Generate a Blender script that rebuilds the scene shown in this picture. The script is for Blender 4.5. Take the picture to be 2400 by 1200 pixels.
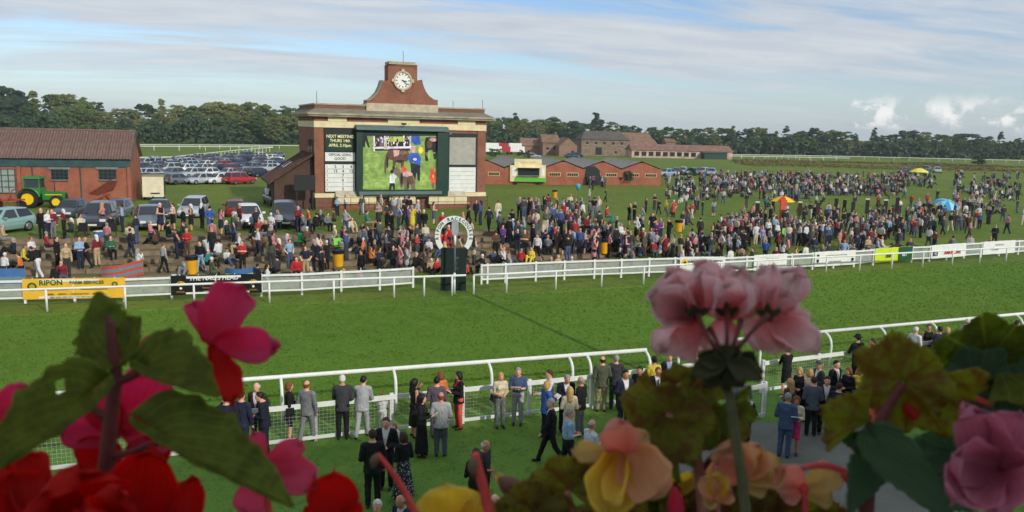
import bpy, bmesh, math, random
import numpy as np
from mathutils import Vector, Matrix
random.seed(7); RNG = np.random.default_rng(7)
R_ = math.radians
for o in list(bpy.data.objects): bpy.data.objects.remove(o)
SC = bpy.context.scene
COL = SC.collection

# ---------------------------------------------------------------- camera
CAM_H = 8.6; FPX = 1884.0; PITCH = R_(9.05); ROLL = R_(1.4)
_F = np.array([0, math.cos(PITCH), -math.sin(PITCH)]); _U0 = np.array([0, math.sin(PITCH), math.cos(PITCH)]); _R0 = np.array([1., 0, 0])
_R = _R0*math.cos(ROLL)+_U0*math.sin(ROLL); _U = _U0*math.cos(ROLL)-_R0*math.sin(ROLL)
_C = np.array([0, 0, CAM_H])
cam_d = bpy.data.cameras.new('camera'); cam = bpy.data.objects.new('camera', cam_d); COL.objects.link(cam)
cam_d.sensor_width = 36; cam_d.lens = 36*FPX/2400; cam_d.clip_start = 0.05; cam_d.clip_end = 9000
cam.matrix_world = Matrix(((_R[0], _U[0], -_F[0], 0), (_R[1], _U[1], -_F[1], 0), (_R[2], _U[2], -_F[2], CAM_H), (0, 0, 0, 1)))
cam_d.dof.use_dof = True; cam_d.dof.focus_distance = 60; cam_d.dof.aperture_fstop = 12
SC.camera = cam

# ---------------------------------------------------------------- sky, sun, exposure
SUN_AZ = R_(42); SUN_EL = R_(28)            # behind the camera, to its right
sun_dir = Vector((math.sin(SUN_AZ)*math.cos(SUN_EL), -math.cos(SUN_AZ)*math.cos(SUN_EL), math.sin(SUN_EL)))
sd = bpy.data.lights.new('sun', 'SUN'); sd.energy = 2.6; sd.angle = R_(1.2); sd.color = (1.0, 0.94, 0.84)
sun = bpy.data.objects.new('sun', sd); COL.objects.link(sun)
sun.rotation_euler = sun_dir.to_track_quat('Z', 'Y').to_euler()
SC.view_settings.view_transform = 'Standard'; SC.view_settings.look = 'None'
SC.view_settings.exposure = 0.1; SC.view_settings.gamma = 1.0
try: SC.view_settings.use_curve_mapping = False
except Exception: pass
try:
    SC.cycles.use_denoising = True; SC.cycles.use_adaptive_sampling = True; SC.cycles.adaptive_threshold = .03; SC.cycles.max_bounces = 6; SC.cycles.diffuse_bounces = 3; SC.cycles.glossy_bounces = 2; SC.cycles.transparent_max_bounces = 8
    SC.cycles.volume_bounces = 0; SC.cycles.sample_clamp_indirect = 8
except Exception: pass

def srgb(r, g, b):
    def c(v):
        v /= 255.
        return v/12.92 if v <= .04045 else ((v+.055)/1.055)**2.4
    return (c(r), c(g), c(b), 1.0)

class NT:                                     # small node-tree helper
    def __init__(s, tree): s.t = tree; s.n = tree.nodes; s.l = tree.links
    def node(s, typ, **kw):
        nd = s.n.new(typ)
        for k, v in kw.items():
            if k == 'inp':
                for kk, vv in v.items(): s.set(nd.inputs[kk], vv)
            else: setattr(nd, k, v)
        return nd
    def set(s, sock, v):
        if isinstance(v, bpy.types.NodeSocket): s.l.new(v, sock)
        else: sock.default_value = v
    def math(s, op, a, b=0.0, c=None, clamp=False):
        nd = s.n.new('ShaderNodeMath'); nd.operation = op; nd.use_clamp = clamp
        s.set(nd.inputs[0], a); s.set(nd.inputs[1], b)
        if c is not None: s.set(nd.inputs[2], c)
        return nd.outputs[0]
    def mix(s, f, a, b, blend='MIX'):
        nd = s.n.new('ShaderNodeMix'); nd.data_type = 'RGBA'; nd.blend_type = blend
        s.set(nd.inputs[0], f); s.set(nd.inputs[6], a); s.set(nd.inputs[7], b)
        return nd.outputs[2]
    def noise(s, vec, scale, detail=3, rough=.5, dist=0):
        nd = s.n.new('ShaderNodeTexNoise'); nd.inputs['Scale'].default_value = scale
        nd.inputs['Detail'].default_value = detail; nd.inputs['Roughness'].default_value = rough
        nd.inputs['Distortion'].default_value = dist
        if vec is not None: s.l.new(vec, nd.inputs['Vector'])
        return nd.outputs[0]
    def ramp(s, fac, stops, interp='LINEAR'):
        nd = s.n.new('ShaderNodeValToRGB'); cr = nd.color_ramp; cr.interpolation = interp
        while len(cr.elements) < len(stops): cr.elements.new(0.5)
        for e, (p, c) in zip(cr.elements, stops):
            e.position = p; e.color = c if len(c) == 4 else (*c, 1)
        s.set(nd.inputs[0], fac); return nd.outputs[0]
    def smooth(s, v, a, b):
        nd = s.n.new('ShaderNodeMapRange'); nd.interpolation_type = 'SMOOTHSTEP'
        s.set(nd.inputs[0], v); nd.inputs[1].default_value = a; nd.inputs[2].default_value = b
        return nd.outputs[0]
    def comb(s, x, y, z=0.0):
        nd = s.n.new('ShaderNodeCombineXYZ')
        for i, q in enumerate((x, y, z)): s.set(nd.inputs[i], q)
        return nd.outputs[0]

def build_world():
    w = bpy.data.worlds.new('World'); SC.world = w; w.use_nodes = True
    t = NT(w.node_tree); t.n.clear()
    out = t.node('ShaderNodeOutputWorld'); bg = t.node('ShaderNodeBackground')
    sky = t.node('ShaderNodeTexSky'); sky.sky_type = 'NISHITA'; sky.sun_disc = False
    sky.sun_elevation = SUN_EL; sky.sun_rotation = math.atan2(sun_dir.x, sun_dir.y); sky.air_density = 1.0; sky.dust_density = 0.6; sky.ozone_density = 1.3
    tc = t.node('ShaderNodeTexCoord'); sp = t.node('ShaderNodeSeparateXYZ'); t.l.new(tc.outputs['Generated'], sp.inputs[0])
    x, y, z = sp.outputs
    zc = t.math('MAXIMUM', z, 0.0)
    den = t.math('ADD', zc, 0.10)
    u = t.math('DIVIDE', x, den); v = t.math('DIVIDE', y, den)
    # rotate a little so that the streaks of high cloud run from lower left to upper right
    a = R_(-16)
    ur = t.math('ADD', t.math('MULTIPLY', u, math.cos(a)), t.math('MULTIPLY', v, -math.sin(a)))
    vr = t.math('ADD', t.math('MULTIPLY', u, math.sin(a)), t.math('MULTIPLY', v, math.cos(a)))
    p1 = t.comb(t.math('MULTIPLY', ur, .34), t.math('MULTIPLY', vr, 1.05), 3.7)
    n1 = t.noise(p1, 1.0, 7, .56, .6)
    p2 = t.comb(t.math('MULTIPLY', ur, .8), t.math('MULTIPLY', vr, 2.0), 9.1)
    n2 = t.noise(p2, 1.5, 5, .6, .4)
    cov = t.math('ADD', t.math('MULTIPLY', n1, .78), t.math('MULTIPLY', n2, .22))
    mask = t.smooth(cov, .37, .55)
    low = t.smooth(z, .02, .085)              # the sheet thins out towards the horizon
    mask = t.math('MULTIPLY', mask, t.math('ADD', t.math('MULTIPLY', low, .60), .34))
    skyc = t.mix(1.0, sky.outputs[0], (0.092, 0.106, 0.130, 1), 'MULTIPLY')
    hz = t.math('SUBTRACT', 1.0, t.smooth(z, -.01, .10))
    skyc = t.mix(t.math('MULTIPLY', hz, .45), skyc, srgb(196, 217, 229))
    cl = t.ramp(n2, [(.25, srgb(180, 189, 204)), (.5, srgb(198, 205, 213)), (.75, srgb(214, 217, 220))])
    c = t.mix(mask, skyc, cl)
    # small cumulus low over the horizon
    az = t.math('ARCTAN2', x, y)
    p3 = t.comb(t.math('MULTIPLY', az, 1.0), t.math('MULTIPLY', z, 1.25), 2.2)
    n3 = t.noise(p3, 34, 5, .58, .3)
    n4 = t.noise(t.comb(az, t.math('MULTIPLY', z, .5), 5.0), 8.0, 2, .5)
    band = t.math('MULTIPLY', t.smooth(z, .004, .016), t.math('SUBTRACT', 1.0, t.smooth(z, .026, .052)))
    side = t.math('ADD', t.math('MULTIPLY', t.smooth(az, .34, .46), .16), t.math('MULTIPLY', t.smooth(az, .08, .16), .07))
    cu = t.math('ADD', t.math('ADD', n3, t.math('MULTIPLY', n4, .30)), side)
    cum = t.math('MULTIPLY', t.math('MULTIPLY', t.smooth(cu, .87, .97), band), t.smooth(az, .03, .10))
    n5 = t.noise(t.comb(az, t.math('MULTIPLY', t.math('SUBTRACT', z, .004), 1.25), 2.2), 34, 5, .58, .3)
    cuc = t.ramp(n5, [(.40, srgb(192, 201, 212)), (.58, srgb(250, 249, 246))])
    c = t.mix(t.math('MULTIPLY', cum, .9), c, cuc)
    t.l.new(c, bg.inputs[0]); bg.inputs[1].default_value = 1.0
    t.l.new(bg.outputs[0], out.inputs[0])
build_world()

# ---------------------------------------------------------------- measuring helpers: pixel of the 2400x1200 photograph -> place
def ray(px, py): return _F+_R*((px-1200)/FPX)-_U*((py-600)/FPX)
def at(px, py, z=0.0):
    d = ray(px, py); t = (z-CAM_H)/d[2]; return _C+d*t
def near(px, py, depth): return Vector(_C+ray(px, py)*depth)
def proj(p):
    v = np.array(p)-_C; zf = v@_F
    return 1200+FPX*(v@_R)/zf, 600-FPX*(v@_U)/zf
def hit(px, py, o, n):
    d = ray(px, py); o = np.array(o); n = np.array(n)
    return _C+d*(((o-_C)@n)/(d@n))
def sstep(a, b, x):
    t = min(1, max(0, (x-a)/(b-a))); return t*t*(3-2*t)
def rail_y(x):                                 # line of the far running rail
    return 41.6+(0.3212*x if x < -0.6 else 0.43*x+.065)
def vdist(x, y): return (y-rail_y(x))*0.93     # distance beyond that rail
def mound(x): return 1-sstep(5, 17, x)
STEP0, NSTEP, TREAD, RISE = 6.6, 6, 1.22, 0.25
def gz(x, y):                                  # the lie of the land
    v = vdist(x, y)
    if v < STEP0-.6 or v > 42: return 0.0
    if v < STEP0+NSTEP*TREAD: h = NSTEP*RISE*max(0, (v-STEP0))/(NSTEP*TREAD)
    elif v < 18: h = NSTEP*RISE
    else: h = NSTEP*RISE*(1-sstep(18, 42, v))
    return h*mound(x)
def top_z(x, y):                               # what one stands on (steps included)
    v = vdist(x, y)
    if STEP0 <= v < STEP0+NSTEP*TREAD and x < 9.5:
        k = int((v-STEP0)/TREAD)+1
        return max(gz(x, y), k*RISE*mound(x)+.02)
    return gz(x, y)
def ground(px, py, dz=0.0):                    # pixel -> point on the land
    z = 0.6
    for _ in range(40):
        p = at(px, py, z+dz); z2 = top_z(p[0], p[1])
        if abs(z2-z) < .003: break
        z += (z2-z)*.5
    p = at(px, py, z+dz); return Vector((p[0], p[1], top_z(p[0], p[1])))

# ---------------------------------------------------------------- materials
MATS = {}
def mat(name, col, rough=.7, var=.12, scale=4.0, bump=0.0, bscale=30, metal=0.0, emit=0.0, spec=.3, coord='Object', col2=None, det=4, coat=0.0, alpha=1.0):
    if name in MATS: return MATS[name]
    m = bpy.data.materials.new(name); m.use_nodes = True; t = NT(m.node_tree); b = t.n['Principled BSDF']
    if len(col) == 3: col = (*col, 1)
    tc = t.node('ShaderNodeTexCoord'); vec = tc.outputs[coord]
    if var > 0:
        n = t.noise(vec, scale, det, .6)
        if col2 is None:
            lo = tuple(c*(1-var*1.6) for c in col[:3]); hi = tuple(min(1, c*(1+var*1.6)) for c in col[:3])
        else: lo, hi = col[:3], col2[:3]
        t.l.new(t.ramp(n, [(.3, lo), (.7, hi)]), b.inputs['Base Color'])
    else: b.inputs['Base Color'].default_value = col
    b.inputs['Roughness'].default_value = rough; b.inputs['Metallic'].default_value = metal
    b.inputs['Specular IOR Level'].default_value = spec; b.inputs['Coat Weight'].default_value = coat
    b.inputs['Alpha'].default_value = alpha
    if emit: b.inputs['Emission Color'].default_value = col; b.inputs['Emission Strength'].default_value = emit
    if bump:
        bn = t.node('ShaderNodeBump'); bn.inputs['Strength'].default_value = bump; bn.inputs['Distance'].default_value = .02
        t.l.new(t.noise(vec, bscale, 4, .6), bn.inputs['Height']); t.l.new(bn.outputs[0], b.inputs['Normal'])
    MATS[name] = m; return m

def grass_mat(name, c1, c2, c3, fine=9.0, mow=0.0, tk=.62):
    m = bpy.data.materials.new(name); m.use_nodes = True; t = NT(m.node_tree); b = t.n['Principled BSDF']
    tc = t.node('ShaderNodeTexCoord'); vec = tc.outputs['Object']
    big = t.noise(vec, .07, 4, .55); mid = t.noise(vec, .8, 5, .65); sm = t.noise(vec, fine, 4, .7)
    mp = t.node('ShaderNodeMapping'); t.l.new(vec, mp.inputs[0]); mp.inputs['Rotation'].default_value = (0, 0, R_(-20)); mp.inputs['Scale'].default_value = (1.9, 1.1, 1)
    tuft = t.noise(mp.outputs[0], 1.5, 6, .78); pale = t.noise(mp.outputs[0], .55, 5, .7)
    f = t.math('ADD', t.math('MULTIPLY', mid, .45), t.math('MULTIPLY', sm, .55))
    c = t.ramp(f, [(.33, c1), (.5, c2), (.68, c3)])
    c = t.mix(t.math('MULTIPLY', t.smooth(big, .38, .64), .45), c, tuple(q*w for q, w in zip(c3, (1.12, 1.0, .8, 1))))
    c = t.mix(t.math('MULTIPLY', t.smooth(tuft, .53, .63), tk), c, tuple(q*.55 for q in c1[:3])+(1,)); c = t.mix(t.math('MULTIPLY', t.smooth(pale, .52, .66), .35), c, (c3[0]*1.25, c3[1]*1.12, c3[2]*.9, 1))
    if mow:
        sp = t.node('ShaderNodeSeparateXYZ'); t.l.new(mp.outputs[0], sp.inputs[0])
        wv = t.math('SINE', t.math('MULTIPLY', sp.outputs[1], .42))
        c = t.mix(t.math('MULTIPLY', t.smooth(wv, -.25, .25), mow*1.3), c, tuple(q*1.25 for q in c2[:3])+(1,))
    t.l.new(c, b.inputs['Base Color']); b.inputs['Roughness'].default_value = .85; b.inputs['Specular IOR Level'].default_value = .15
    bn = t.node('ShaderNodeBump'); bn.inputs['Strength'].default_value = .9; bn.inputs['Distance'].default_value = .09
    t.l.new(t.math('ADD', sm, t.math('MULTIPLY', tuft, .8)), bn.inputs['Height']); t.l.new(bn.outputs[0], b.inputs['Normal'])
    MATS[name] = m; return m

def brick_mat(name, c1, c2, mortar, rough=.85):
    m = bpy.data.materials.new(name); m.use_nodes = True; t = NT(m.node_tree); b = t.n['Principled BSDF']
    tc = t.node('ShaderNodeTexCoord'); sp = t.node('ShaderNodeSeparateXYZ'); t.l.new(tc.outputs['Object'], sp.inputs[0])
    hv = t.math('ADD', sp.outputs[0], sp.outputs[1])
    bk = t.node('ShaderNodeTexBrick'); t.l.new(t.comb(hv, sp.outputs[2]), bk.inputs['Vector'])
    bk.inputs['Color1'].default_value = c1; bk.inputs['Color2'].default_value = c2; bk.inputs['Mortar'].default_value = mortar
    bk.inputs['Scale'].default_value = 1; bk.inputs['Brick Width'].default_value = .225; bk.inputs['Row Height'].default_value = .075
    bk.inputs['Mortar Size'].default_value = .008
    st = t.noise(tc.outputs['Object'], .7, 5, .65); st2 = t.noise(tc.outputs['Object'], 5, 3, .6)
    c = t.mix(t.math('MULTIPLY', t.smooth(st, .4, .7), .45), bk.outputs[0], tuple(q*.5 for q in c1[:3])+(1,))
    c = t.mix(t.math('MULTIPLY', t.smooth(st2, .5, .7), .25), c, tuple(min(1, q*1.5) for q in c2[:3])+(1,))
    t.l.new(c, b.inputs['Base Color']); b.inputs['Roughness'].default_value = rough; b.inputs['Specular IOR Level'].default_value = .2
    bn = t.node('ShaderNodeBump'); bn.inputs['Strength'].default_value = .5; bn.inputs['Distance'].default_value = .01; bn.invert = True
    t.l.new(bk.outputs['Fac'], bn.inputs['Height']); t.l.new(bn.outputs[0], b.inputs['Normal'])
    MATS[name] = m; return m

WHITE = mat('white_paint', (.78, .79, .76), .45, .05, 3)
MESHW = mat('white_plastic_net', (.55, .57, .55), .6, .1, 3)
BLACKM = mat('black_metal', (.02, .022, .024), .5, .1)
DKGREEN = mat('dark_green_paint', srgb(38, 66, 58), .5, .1, 2)
GLASS = mat('dark_glass', (.025, .032, .04), .08, 0, spec=.6)
TYRE = mat('rubber', (.018, .018, .018), .85, .1)
RIM = mat('alloy', (.42, .43, .45), .35, .05, metal=.8)
CONC = mat('concrete', srgb(128, 126, 118), .9, .16, 1.3, .3, 20)
STONE = mat('pale_stone', srgb(188, 176, 150), .85, .14, 1.6, .2, 14)
CREAM = mat('cream_paint', srgb(224, 209, 166), .6, .08, 1.2)
BRICK = brick_mat('red_brick', srgb(138, 82, 62), srgb(152, 94, 72), srgb(146, 124, 110))
BRICK2 = brick_mat('orange_brick', srgb(156, 86, 64), srgb(170, 98, 74), srgb(154, 122, 104))
BRICKD = brick_mat('brown_brick', srgb(126, 84, 66), srgb(138, 92, 70), srgb(120, 104, 92))

# ---------------------------------------------------------------- mesh helpers
class MB:
    def __init__(s): s.v = []; s.f = []; s.m = []; s.uv = None
    def add(s, vs, fs, m=0):
        o = len(s.v); s.v += [tuple(p) for p in vs]; s.f += [tuple(i+o for i in q) for q in fs]; s.m += [m]*len(fs); return s
    def box(s, c, d, rz=0.0, m=0, top=None):
        x, y, z = (q/2 for q in d); tx, ty = (x, y) if top is None else (top[0]/2, top[1]/2)
        P = [(-x, -y, -z), (x, -y, -z), (x, y, -z), (-x, y, -z), (-tx, -ty, z), (tx, -ty, z), (tx, ty, z), (-tx, ty, z)]
        ca, sa = math.cos(rz), math.sin(rz)
        P = [(c[0]+a*ca-b*sa, c[1]+a*sa+b*ca, c[2]+h) for a, b, h in P]
        return s.add(P, [(0, 3, 2, 1), (4, 5, 6, 7), (0, 1, 5, 4), (1, 2, 6, 5), (2, 3, 7, 6), (3, 0, 4, 7)], m)
    def bar(s, a, b, w, h, m=0, up=(0, 0, 1)):                 # rectangular bar from a to b
        a, b = Vector(a), Vector(b); d = (b-a).normalized(); sd_ = d.cross(Vector(up))
        if sd_.length < 1e-4: sd_ = d.cross(Vector((0, 1, 0)))
        sd_.normalize(); u = sd_.cross(d); P = []
        for c in (a, b):
            for i, j in ((-1, -1), (1, -1), (1, 1), (-1, 1)): P.append(c+sd_*(w/2*i)+u*(h/2*j))
        return s.add(P, [(0, 1, 2, 3), (7, 6, 5, 4), (0, 4, 5, 1), (1, 5, 6, 2), (2, 6, 7, 3), (3, 7, 4, 0)], m)
    def tube(s, pts, r, n=8, m=0, caps=True):
        pts = [Vector(p) for p in pts]; k = len(pts); rs = r if isinstance(r, (list, tuple)) else [r]*k
        P = []; ref = Vector((0, 0, 1))
        for i, p in enumerate(pts):
            d = (pts[min(i+1, k-1)]-pts[max(i-1, 0)]).normalized()
            if abs(d.dot(ref)) > .95: ref = Vector((0, 1, 0)) if abs(d.y) < .9 else Vector((1, 0, 0))
            sx = d.cross(ref).normalized(); sy = sx.cross(d)
            for j in range(n):
                a = 2*math.pi*j/n; P.append(p+(sx*math.cos(a)+sy*math.sin(a))*rs[i])
        F = []
        for i in range(k-1):
            for j in range(n):
                F.append((i*n+j, i*n+(j+1) % n, (i+1)*n+(j+1) % n, (i+1)*n+j))
        if caps: F += [tuple(range(n))[::-1], tuple((k-1)*n+j for j in range(n))]
        return s.add(P, F, m)
    def lathe(s, prof, c=(0, 0, 0), n=16, m=0, axis='Z'):
        P = []; F = []; k = len(prof)
        for r, z in prof:
            for j in range(n):
                a = 2*math.pi*j/n; q = (r*math.cos(a), r*math.sin(a), z)
                if axis == 'X': q = (q[2], q[0], q[1])
                if axis == 'Y': q = (q[1], q[2], q[0])
                P.append((c[0]+q[0], c[1]+q[1], c[2]+q[2]))
        for i in range(k-1):
            for j in range(n): F.append((i*n+j, i*n+(j+1) % n, (i+1)*n+(j+1) % n, (i+1)*n+j))
        F += [tuple(range(n))[::-1], tuple((k-1)*n+j for j in range(n))]
        return s.add(P, F, m)
    def prism(s, pts, d, m=0):                                 # polygon (3D points) extruded by vector d
        n = len(pts); d = Vector(d); P = [Vector(p) for p in pts]+[Vector(p)+d for p in pts]
        F = [tuple(range(n))[::-1], tuple(range(n, 2*n))]+[(i, (i+1) % n, n+(i+1) % n, n+i) for i in range(n)]
        return s.add(P, F, m)
    def mesh(s, name, mats):
        me = bpy.data.meshes.new(name); me.from_pydata(s.v, [], s.f)
        for q in (mats if isinstance(mats, (list, tuple)) else [mats]): me.materials.append(q)
        if len(set(s.m)) > 1 or (s.m and s.m[0]): me.polygons.foreach_set('material_index', s.m)
        me.update(); return me
    def build(s, name, mats, parent=None, smooth=False, fix=True, loc=None, rz=0.0):
        me = s.mesh(name, mats)
        if fix:
            bm = bmesh.new(); bm.from_mesh(me); bmesh.ops.recalc_face_normals(bm, faces=bm.faces); bm.to_mesh(me); bm.free()
        if smooth: me.polygons.foreach_set('use_smooth', [True]*len(me.polygons))
        return link(name, me, parent, loc, rz)
def link(name, me, parent=None, loc=None, rz=0.0):
    o = bpy.data.objects.new(name, me); COL.objects.link(o)
    if loc is not None: o.location = loc
    if rz: o.rotation_euler = (0, 0, rz)
    if parent is not None: o.parent = parent
    return o
def tag(o, label, cat, group=None):
    o['label'] = label; o['category'] = cat
    if group: o['group'] = group
    return o
def struct(o, kind='structure'): o['kind'] = kind; return o
def thing(name, label, cat, loc=(0, 0, 0), rz=0.0, group=None):
    return tag(link(name, None, None, loc, rz), label, cat, group)
def copy_tree(o, parent=None):
    c = o.copy(); COL.objects.link(c)
    if parent is not None:
        c.parent = parent
    for ch in o.children: copy_tree(ch, c)
    return c
TEXTS = []
def text(body, size, mtx, material, parent, name='lettering', ext=.004, align='CENTER', sx=1.0, bold=0.0):
    cu = bpy.data.curves.new(name, 'FONT'); cu.body = body; cu.size = size; cu.align_x = align; cu.align_y = 'CENTER'
    TEXTS.append(None); cu.extrude = ext; cu.offset = bold; cu.resolution_u = 3; cu.materials.append(material)
    o = bpy.data.objects.new(name, cu); COL.objects.link(o)
    if parent is not None: o.parent = parent
    o.matrix_local = mtx @ Matrix.Diagonal((sx, 1, 1, 1)); TEXTS[-1] = o; return o
def frame(o, ex, ey):                                          # matrix with origin o, axes ex, ey
    ex = Vector(ex).normalized(); ey = Vector(ey).normalized(); ez = ex.cross(ey)
    return Matrix(((ex.x, ey.x, ez.x, o[0]), (ex.y, ey.y, ez.y, o[1]), (ex.z, ey.z, ez.z, o[2]), (0, 0, 0, 1)))
ORD = ['first', 'second', 'third', 'fourth', 'fifth', 'sixth', 'seventh', 'eighth', 'ninth', 'tenth', 'eleventh', 'twelfth', 'thirteenth', 'fourteenth', 'fifteenth', 'sixteenth', 'seventeenth', 'eighteenth', 'nineteenth', 'twentieth']
def nth(i): return ORD[i] if i < 20 else f'{i+1}th'
# ---------------------------------------------------------------- ground, track, lawn, path
GRASS = grass_mat('infield_grass', srgb(68, 92, 30), srgb(92, 116, 40), srgb(116, 130, 52), 7)
TRACK = grass_mat('race_turf', srgb(68, 100, 26), srgb(86, 120, 34), srgb(102, 132, 42), 8, mow=.25, tk=.42)
LAWN = grass_mat('lawn_grass', srgb(80, 120, 44), srgb(98, 138, 54), srgb(114, 150, 64), 11, 0.0, .5)
def axis(lo, hi, step, far, n):
    core = list(np.arange(lo, hi+.01, step)); g = []
    return [lo-q for q in np.geomspace(step*1.5, far, n)][::-1]+core+[hi+q for q in np.geomspace(step*1.5, far, n)]
def build_ground():
    xs = axis(-70, 70, 1.6, 1400, 14); ys = [-40, -20, 0, 12]+list(np.arange(20, 100, 1.2))+[100+q for q in np.geomspace(2, 1500, 24)]
    nx = len(xs); V = []; F = []
    for y in ys:
        for x in xs: V.append((x, y, gz(x, y)-.03 if (STEP0-1 < vdist(x, y) < STEP0+NSTEP*TREAD and x < 10) else gz(x, y)))
    for j in range(len(ys)-1):
        for i in range(nx-1): F.append((j*nx+i, j*nx+i+1, (j+1)*nx+i+1, (j+1)*nx+i))
    m = MB(); m.add(V, F); o = m.build('ground', GRASS, smooth=True, fix=False); return struct(o)
build_ground()
NRAIL = [(-60, 4.0), (-26.5, 15.6), (-7.6, 22.1), (4.6, 26.4), (21.9, 33.6), (60, 49.6), (150, 90)]
def nrail_y(x): return float(np.interp(x, [p[0] for p in NRAIL], [p[1] for p in NRAIL]))
def sheet(name, fy0, fy1, xs, z, mt, kind='structure'):
    V = []; F = []
    for x in xs: V += [(x, fy0(x), z), (x, fy1(x), z)]
    for i in range(len(xs)-1): F.append((2*i, 2*i+2, 2*i+3, 2*i+1))
    m = MB(); m.add(V, F); o = m.build(name, mt, fix=False); o['kind'] = kind; return o
XS = list(np.arange(-60, 151, 3.0))
sheet('race_track', lambda x: nrail_y(x)-.3, lambda x: rail_y(x)-.1, XS, .004, TRACK)
EDGE = grass_mat('long_edge_grass', srgb(70, 96, 30), srgb(96, 126, 46), srgb(120, 146, 62), 9)
sheet('track_edge', lambda x: rail_y(x)-.75, lambda x: rail_y(x)-.35, XS, .008, EDGE)
sheet('lawn', lambda x: nrail_y(x)-30, lambda x: nrail_y(x)-.5, XS, .004, LAWN)
# mown mark of the finish across the course
a, b = at(1108, 691), at(1420, 830); d = Vector(b-a).normalized(); sd_ = Vector((d.y, -d.x, 0))
DARKTURF = grass_mat('cut_turf', srgb(50, 78, 22), srgb(62, 92, 26), srgb(76, 106, 34), 9)
m = MB(); A = Vector(a); B = A+d*15.5
m.add([A-sd_*.11+Vector((0, 0, .010)), A+sd_*.11+Vector((0, 0, .010)), B+sd_*.11+Vector((0, 0, .010)), B-sd_*.11+Vector((0, 0, .010))], [(0, 1, 2, 3)])
struct(m.build('finish_line', DARKTURF, fix=False))
# concrete path by the stand
PAVE = mat('path_concrete', srgb(104, 106, 98), .9, .14, .8, .25, 18)
pp = [at(1640, 1010), at(1760, 990), at(2060, 1000), at(2160, 1060), at(2300, 1260), at(1500, 1300), at(1560, 1120)]
m = MB(); m.prism([(p[0], p[1], .012) for p in pp], (0, 0, .02)); struct(m.build('path', PAVE))

# ---------------------------------------------------------------- terrace steps
EARTH = mat('trodden_earth', srgb(120, 104, 80), .95, .2, 1.1, .5, 9, col2=srgb(92, 98, 56))
SLEEP = mat('weathered_sleeper', srgb(128, 112, 92), .9, .2, 2.2, .4, 18)
ter = struct(thing('terrace', 'long grey brown viewing steps of sleepers and trodden earth', 'terrace'), 'structure')
TX = list(np.arange(-50, 9.6, 1.5))
for k in range(NSTEP):
    v0 = STEP0+k*TREAD; v1 = v0+TREAD
    m = MB(); V = []; F = []
    for x in TX:
        zt = (k+1)*RISE*mound(x)+.02
        V += [(x, rail_y(x)+(v0+.10)/.93, zt), (x, rail_y(x)+(v1+.02)/.93, zt), (x, rail_y(x)+(v0+.10)/.93, zt-.4)]
    for i in range(len(TX)-1):
        a = 3*i; b = a+3; F += [(a, b, b+1, a+1), (a+2, b+2, b, a)]
    m.add(V, F); m.build('tread', EARTH, ter)
    for i in range(0, len(TX)-2, 2):                       # sleepers laid end to end
        x0, x1 = TX[i]+.02, TX[i+2]-.02; j = random.uniform(-.02, .02)
        z0 = (k+1)*RISE*mound(x0)+.035+j; z1 = (k+1)*RISE*mound(x1)+.035+j
        p0 = Vector((x0, rail_y(x0)+(v0+.04)/.93, z0-.13)); p1 = Vector((x1, rail_y(x1)+(v0+.04)/.93, z1-.13))
        m = MB(); m.bar(p0, p1, .14, .26); m.build('sleeper', SLEEP, ter)

# ---------------------------------------------------------------- running rails
def poly_pts(pts, z): return [Vector((p[0], p[1], z)) for p in pts]
fr = thing('running_rail', 'white running rail on straight posts along the far side of the course', 'rail')
FAR_L = [x for x in np.arange(-46, -3.0, 3.15)]
m = MB(); m.tube([(-60, rail_y(-60), 1.03)]+[(x, rail_y(x), 1.03) for x in (-40, -20, -10, -2.35)], .055, 8); m.build('top_rail', WHITE, fr, True)
fpx = [117, 300, 460, 635, 785, 925, 995, 1060]
for x in list(np.arange(-60, -22, 3.1))+[at(p, 690+(1060-p)*.0405)[0] for p in fpx]:
    m = MB(); m.tube([(x, rail_y(x), 0), (x, rail_y(x), 1.03)], .05, 8); m.build('post', WHITE, fr, True)
fr2 = thing('running_rail', 'white running rail right of the winning post, far side of the course', 'rail')
xsr = [-1.95, -.25, 2.4, 5.0, 7.5, 9.9, 12.4, 14.9, 17.4, 19.9, 22.5, 25.1, 27.7, 30.3, 32.8, 35.3]+list(np.arange(38, 92, 2.6))
m = MB(); m.tube([(x, rail_y(x), 1.03) for x in xsr], .055, 8); m.build('top_rail', WHITE, fr2, True)
for x in xsr:
    m = MB(); m.tube([(x, rail_y(x), 0), (x, rail_y(x), 1.03)], .05, 8); m.build('post', WHITE, fr2, True)
NN = Vector((.35, -.937, 0))
def near_rail(label, p0, p1, posts):
    t = thing('running_rail', label, 'rail')
    m = MB(); m.tube([Vector(p) for p in (p0, p1)], .065, 10); m.build('top_rail', WHITE, t, True)
    for q in posts:
        q = Vector((q[0], nrail_y(q[0]) if False else q[1], 0))
        arc = [q+NN*.42+Vector((0, 0, z)) for z in (0, .5, .85)]+[q+NN*(.42*math.cos(a))+Vector((0, 0, .85+.42*math.sin(a))) for a in (.4, .8, 1.15, 1.4)]+[q+Vector((0, 0, 1.27))]
        m = MB(); m.tube(arc, .048, 8); m.build('post', WHITE, t, True)
A = at(570, 890, 1.3); B = at(1515, 820, 1.3); dirv = (B-A); L0 = A-dirv*1.6
near_rail('white running rail with curved posts, stand side, left of its gap', L0, B, [A+dirv*((p-570)/945.) for p in (-420, -120, 130, 400, 645, 885, 1105, 1305, 1352, 1510)])
A = at(1545, 812, 1.3); B = at(2400, 735, 1.3); dirv = B-A
near_rail('white running rail with curved posts, stand side, right of its gap', A, A+dirv*2.2, [A+dirv*q for q in (.03, .07, .22, .40, .55, .70, .83, .97, 1.12, 1.3, 1.5, 1.75, 2.0)])

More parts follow.
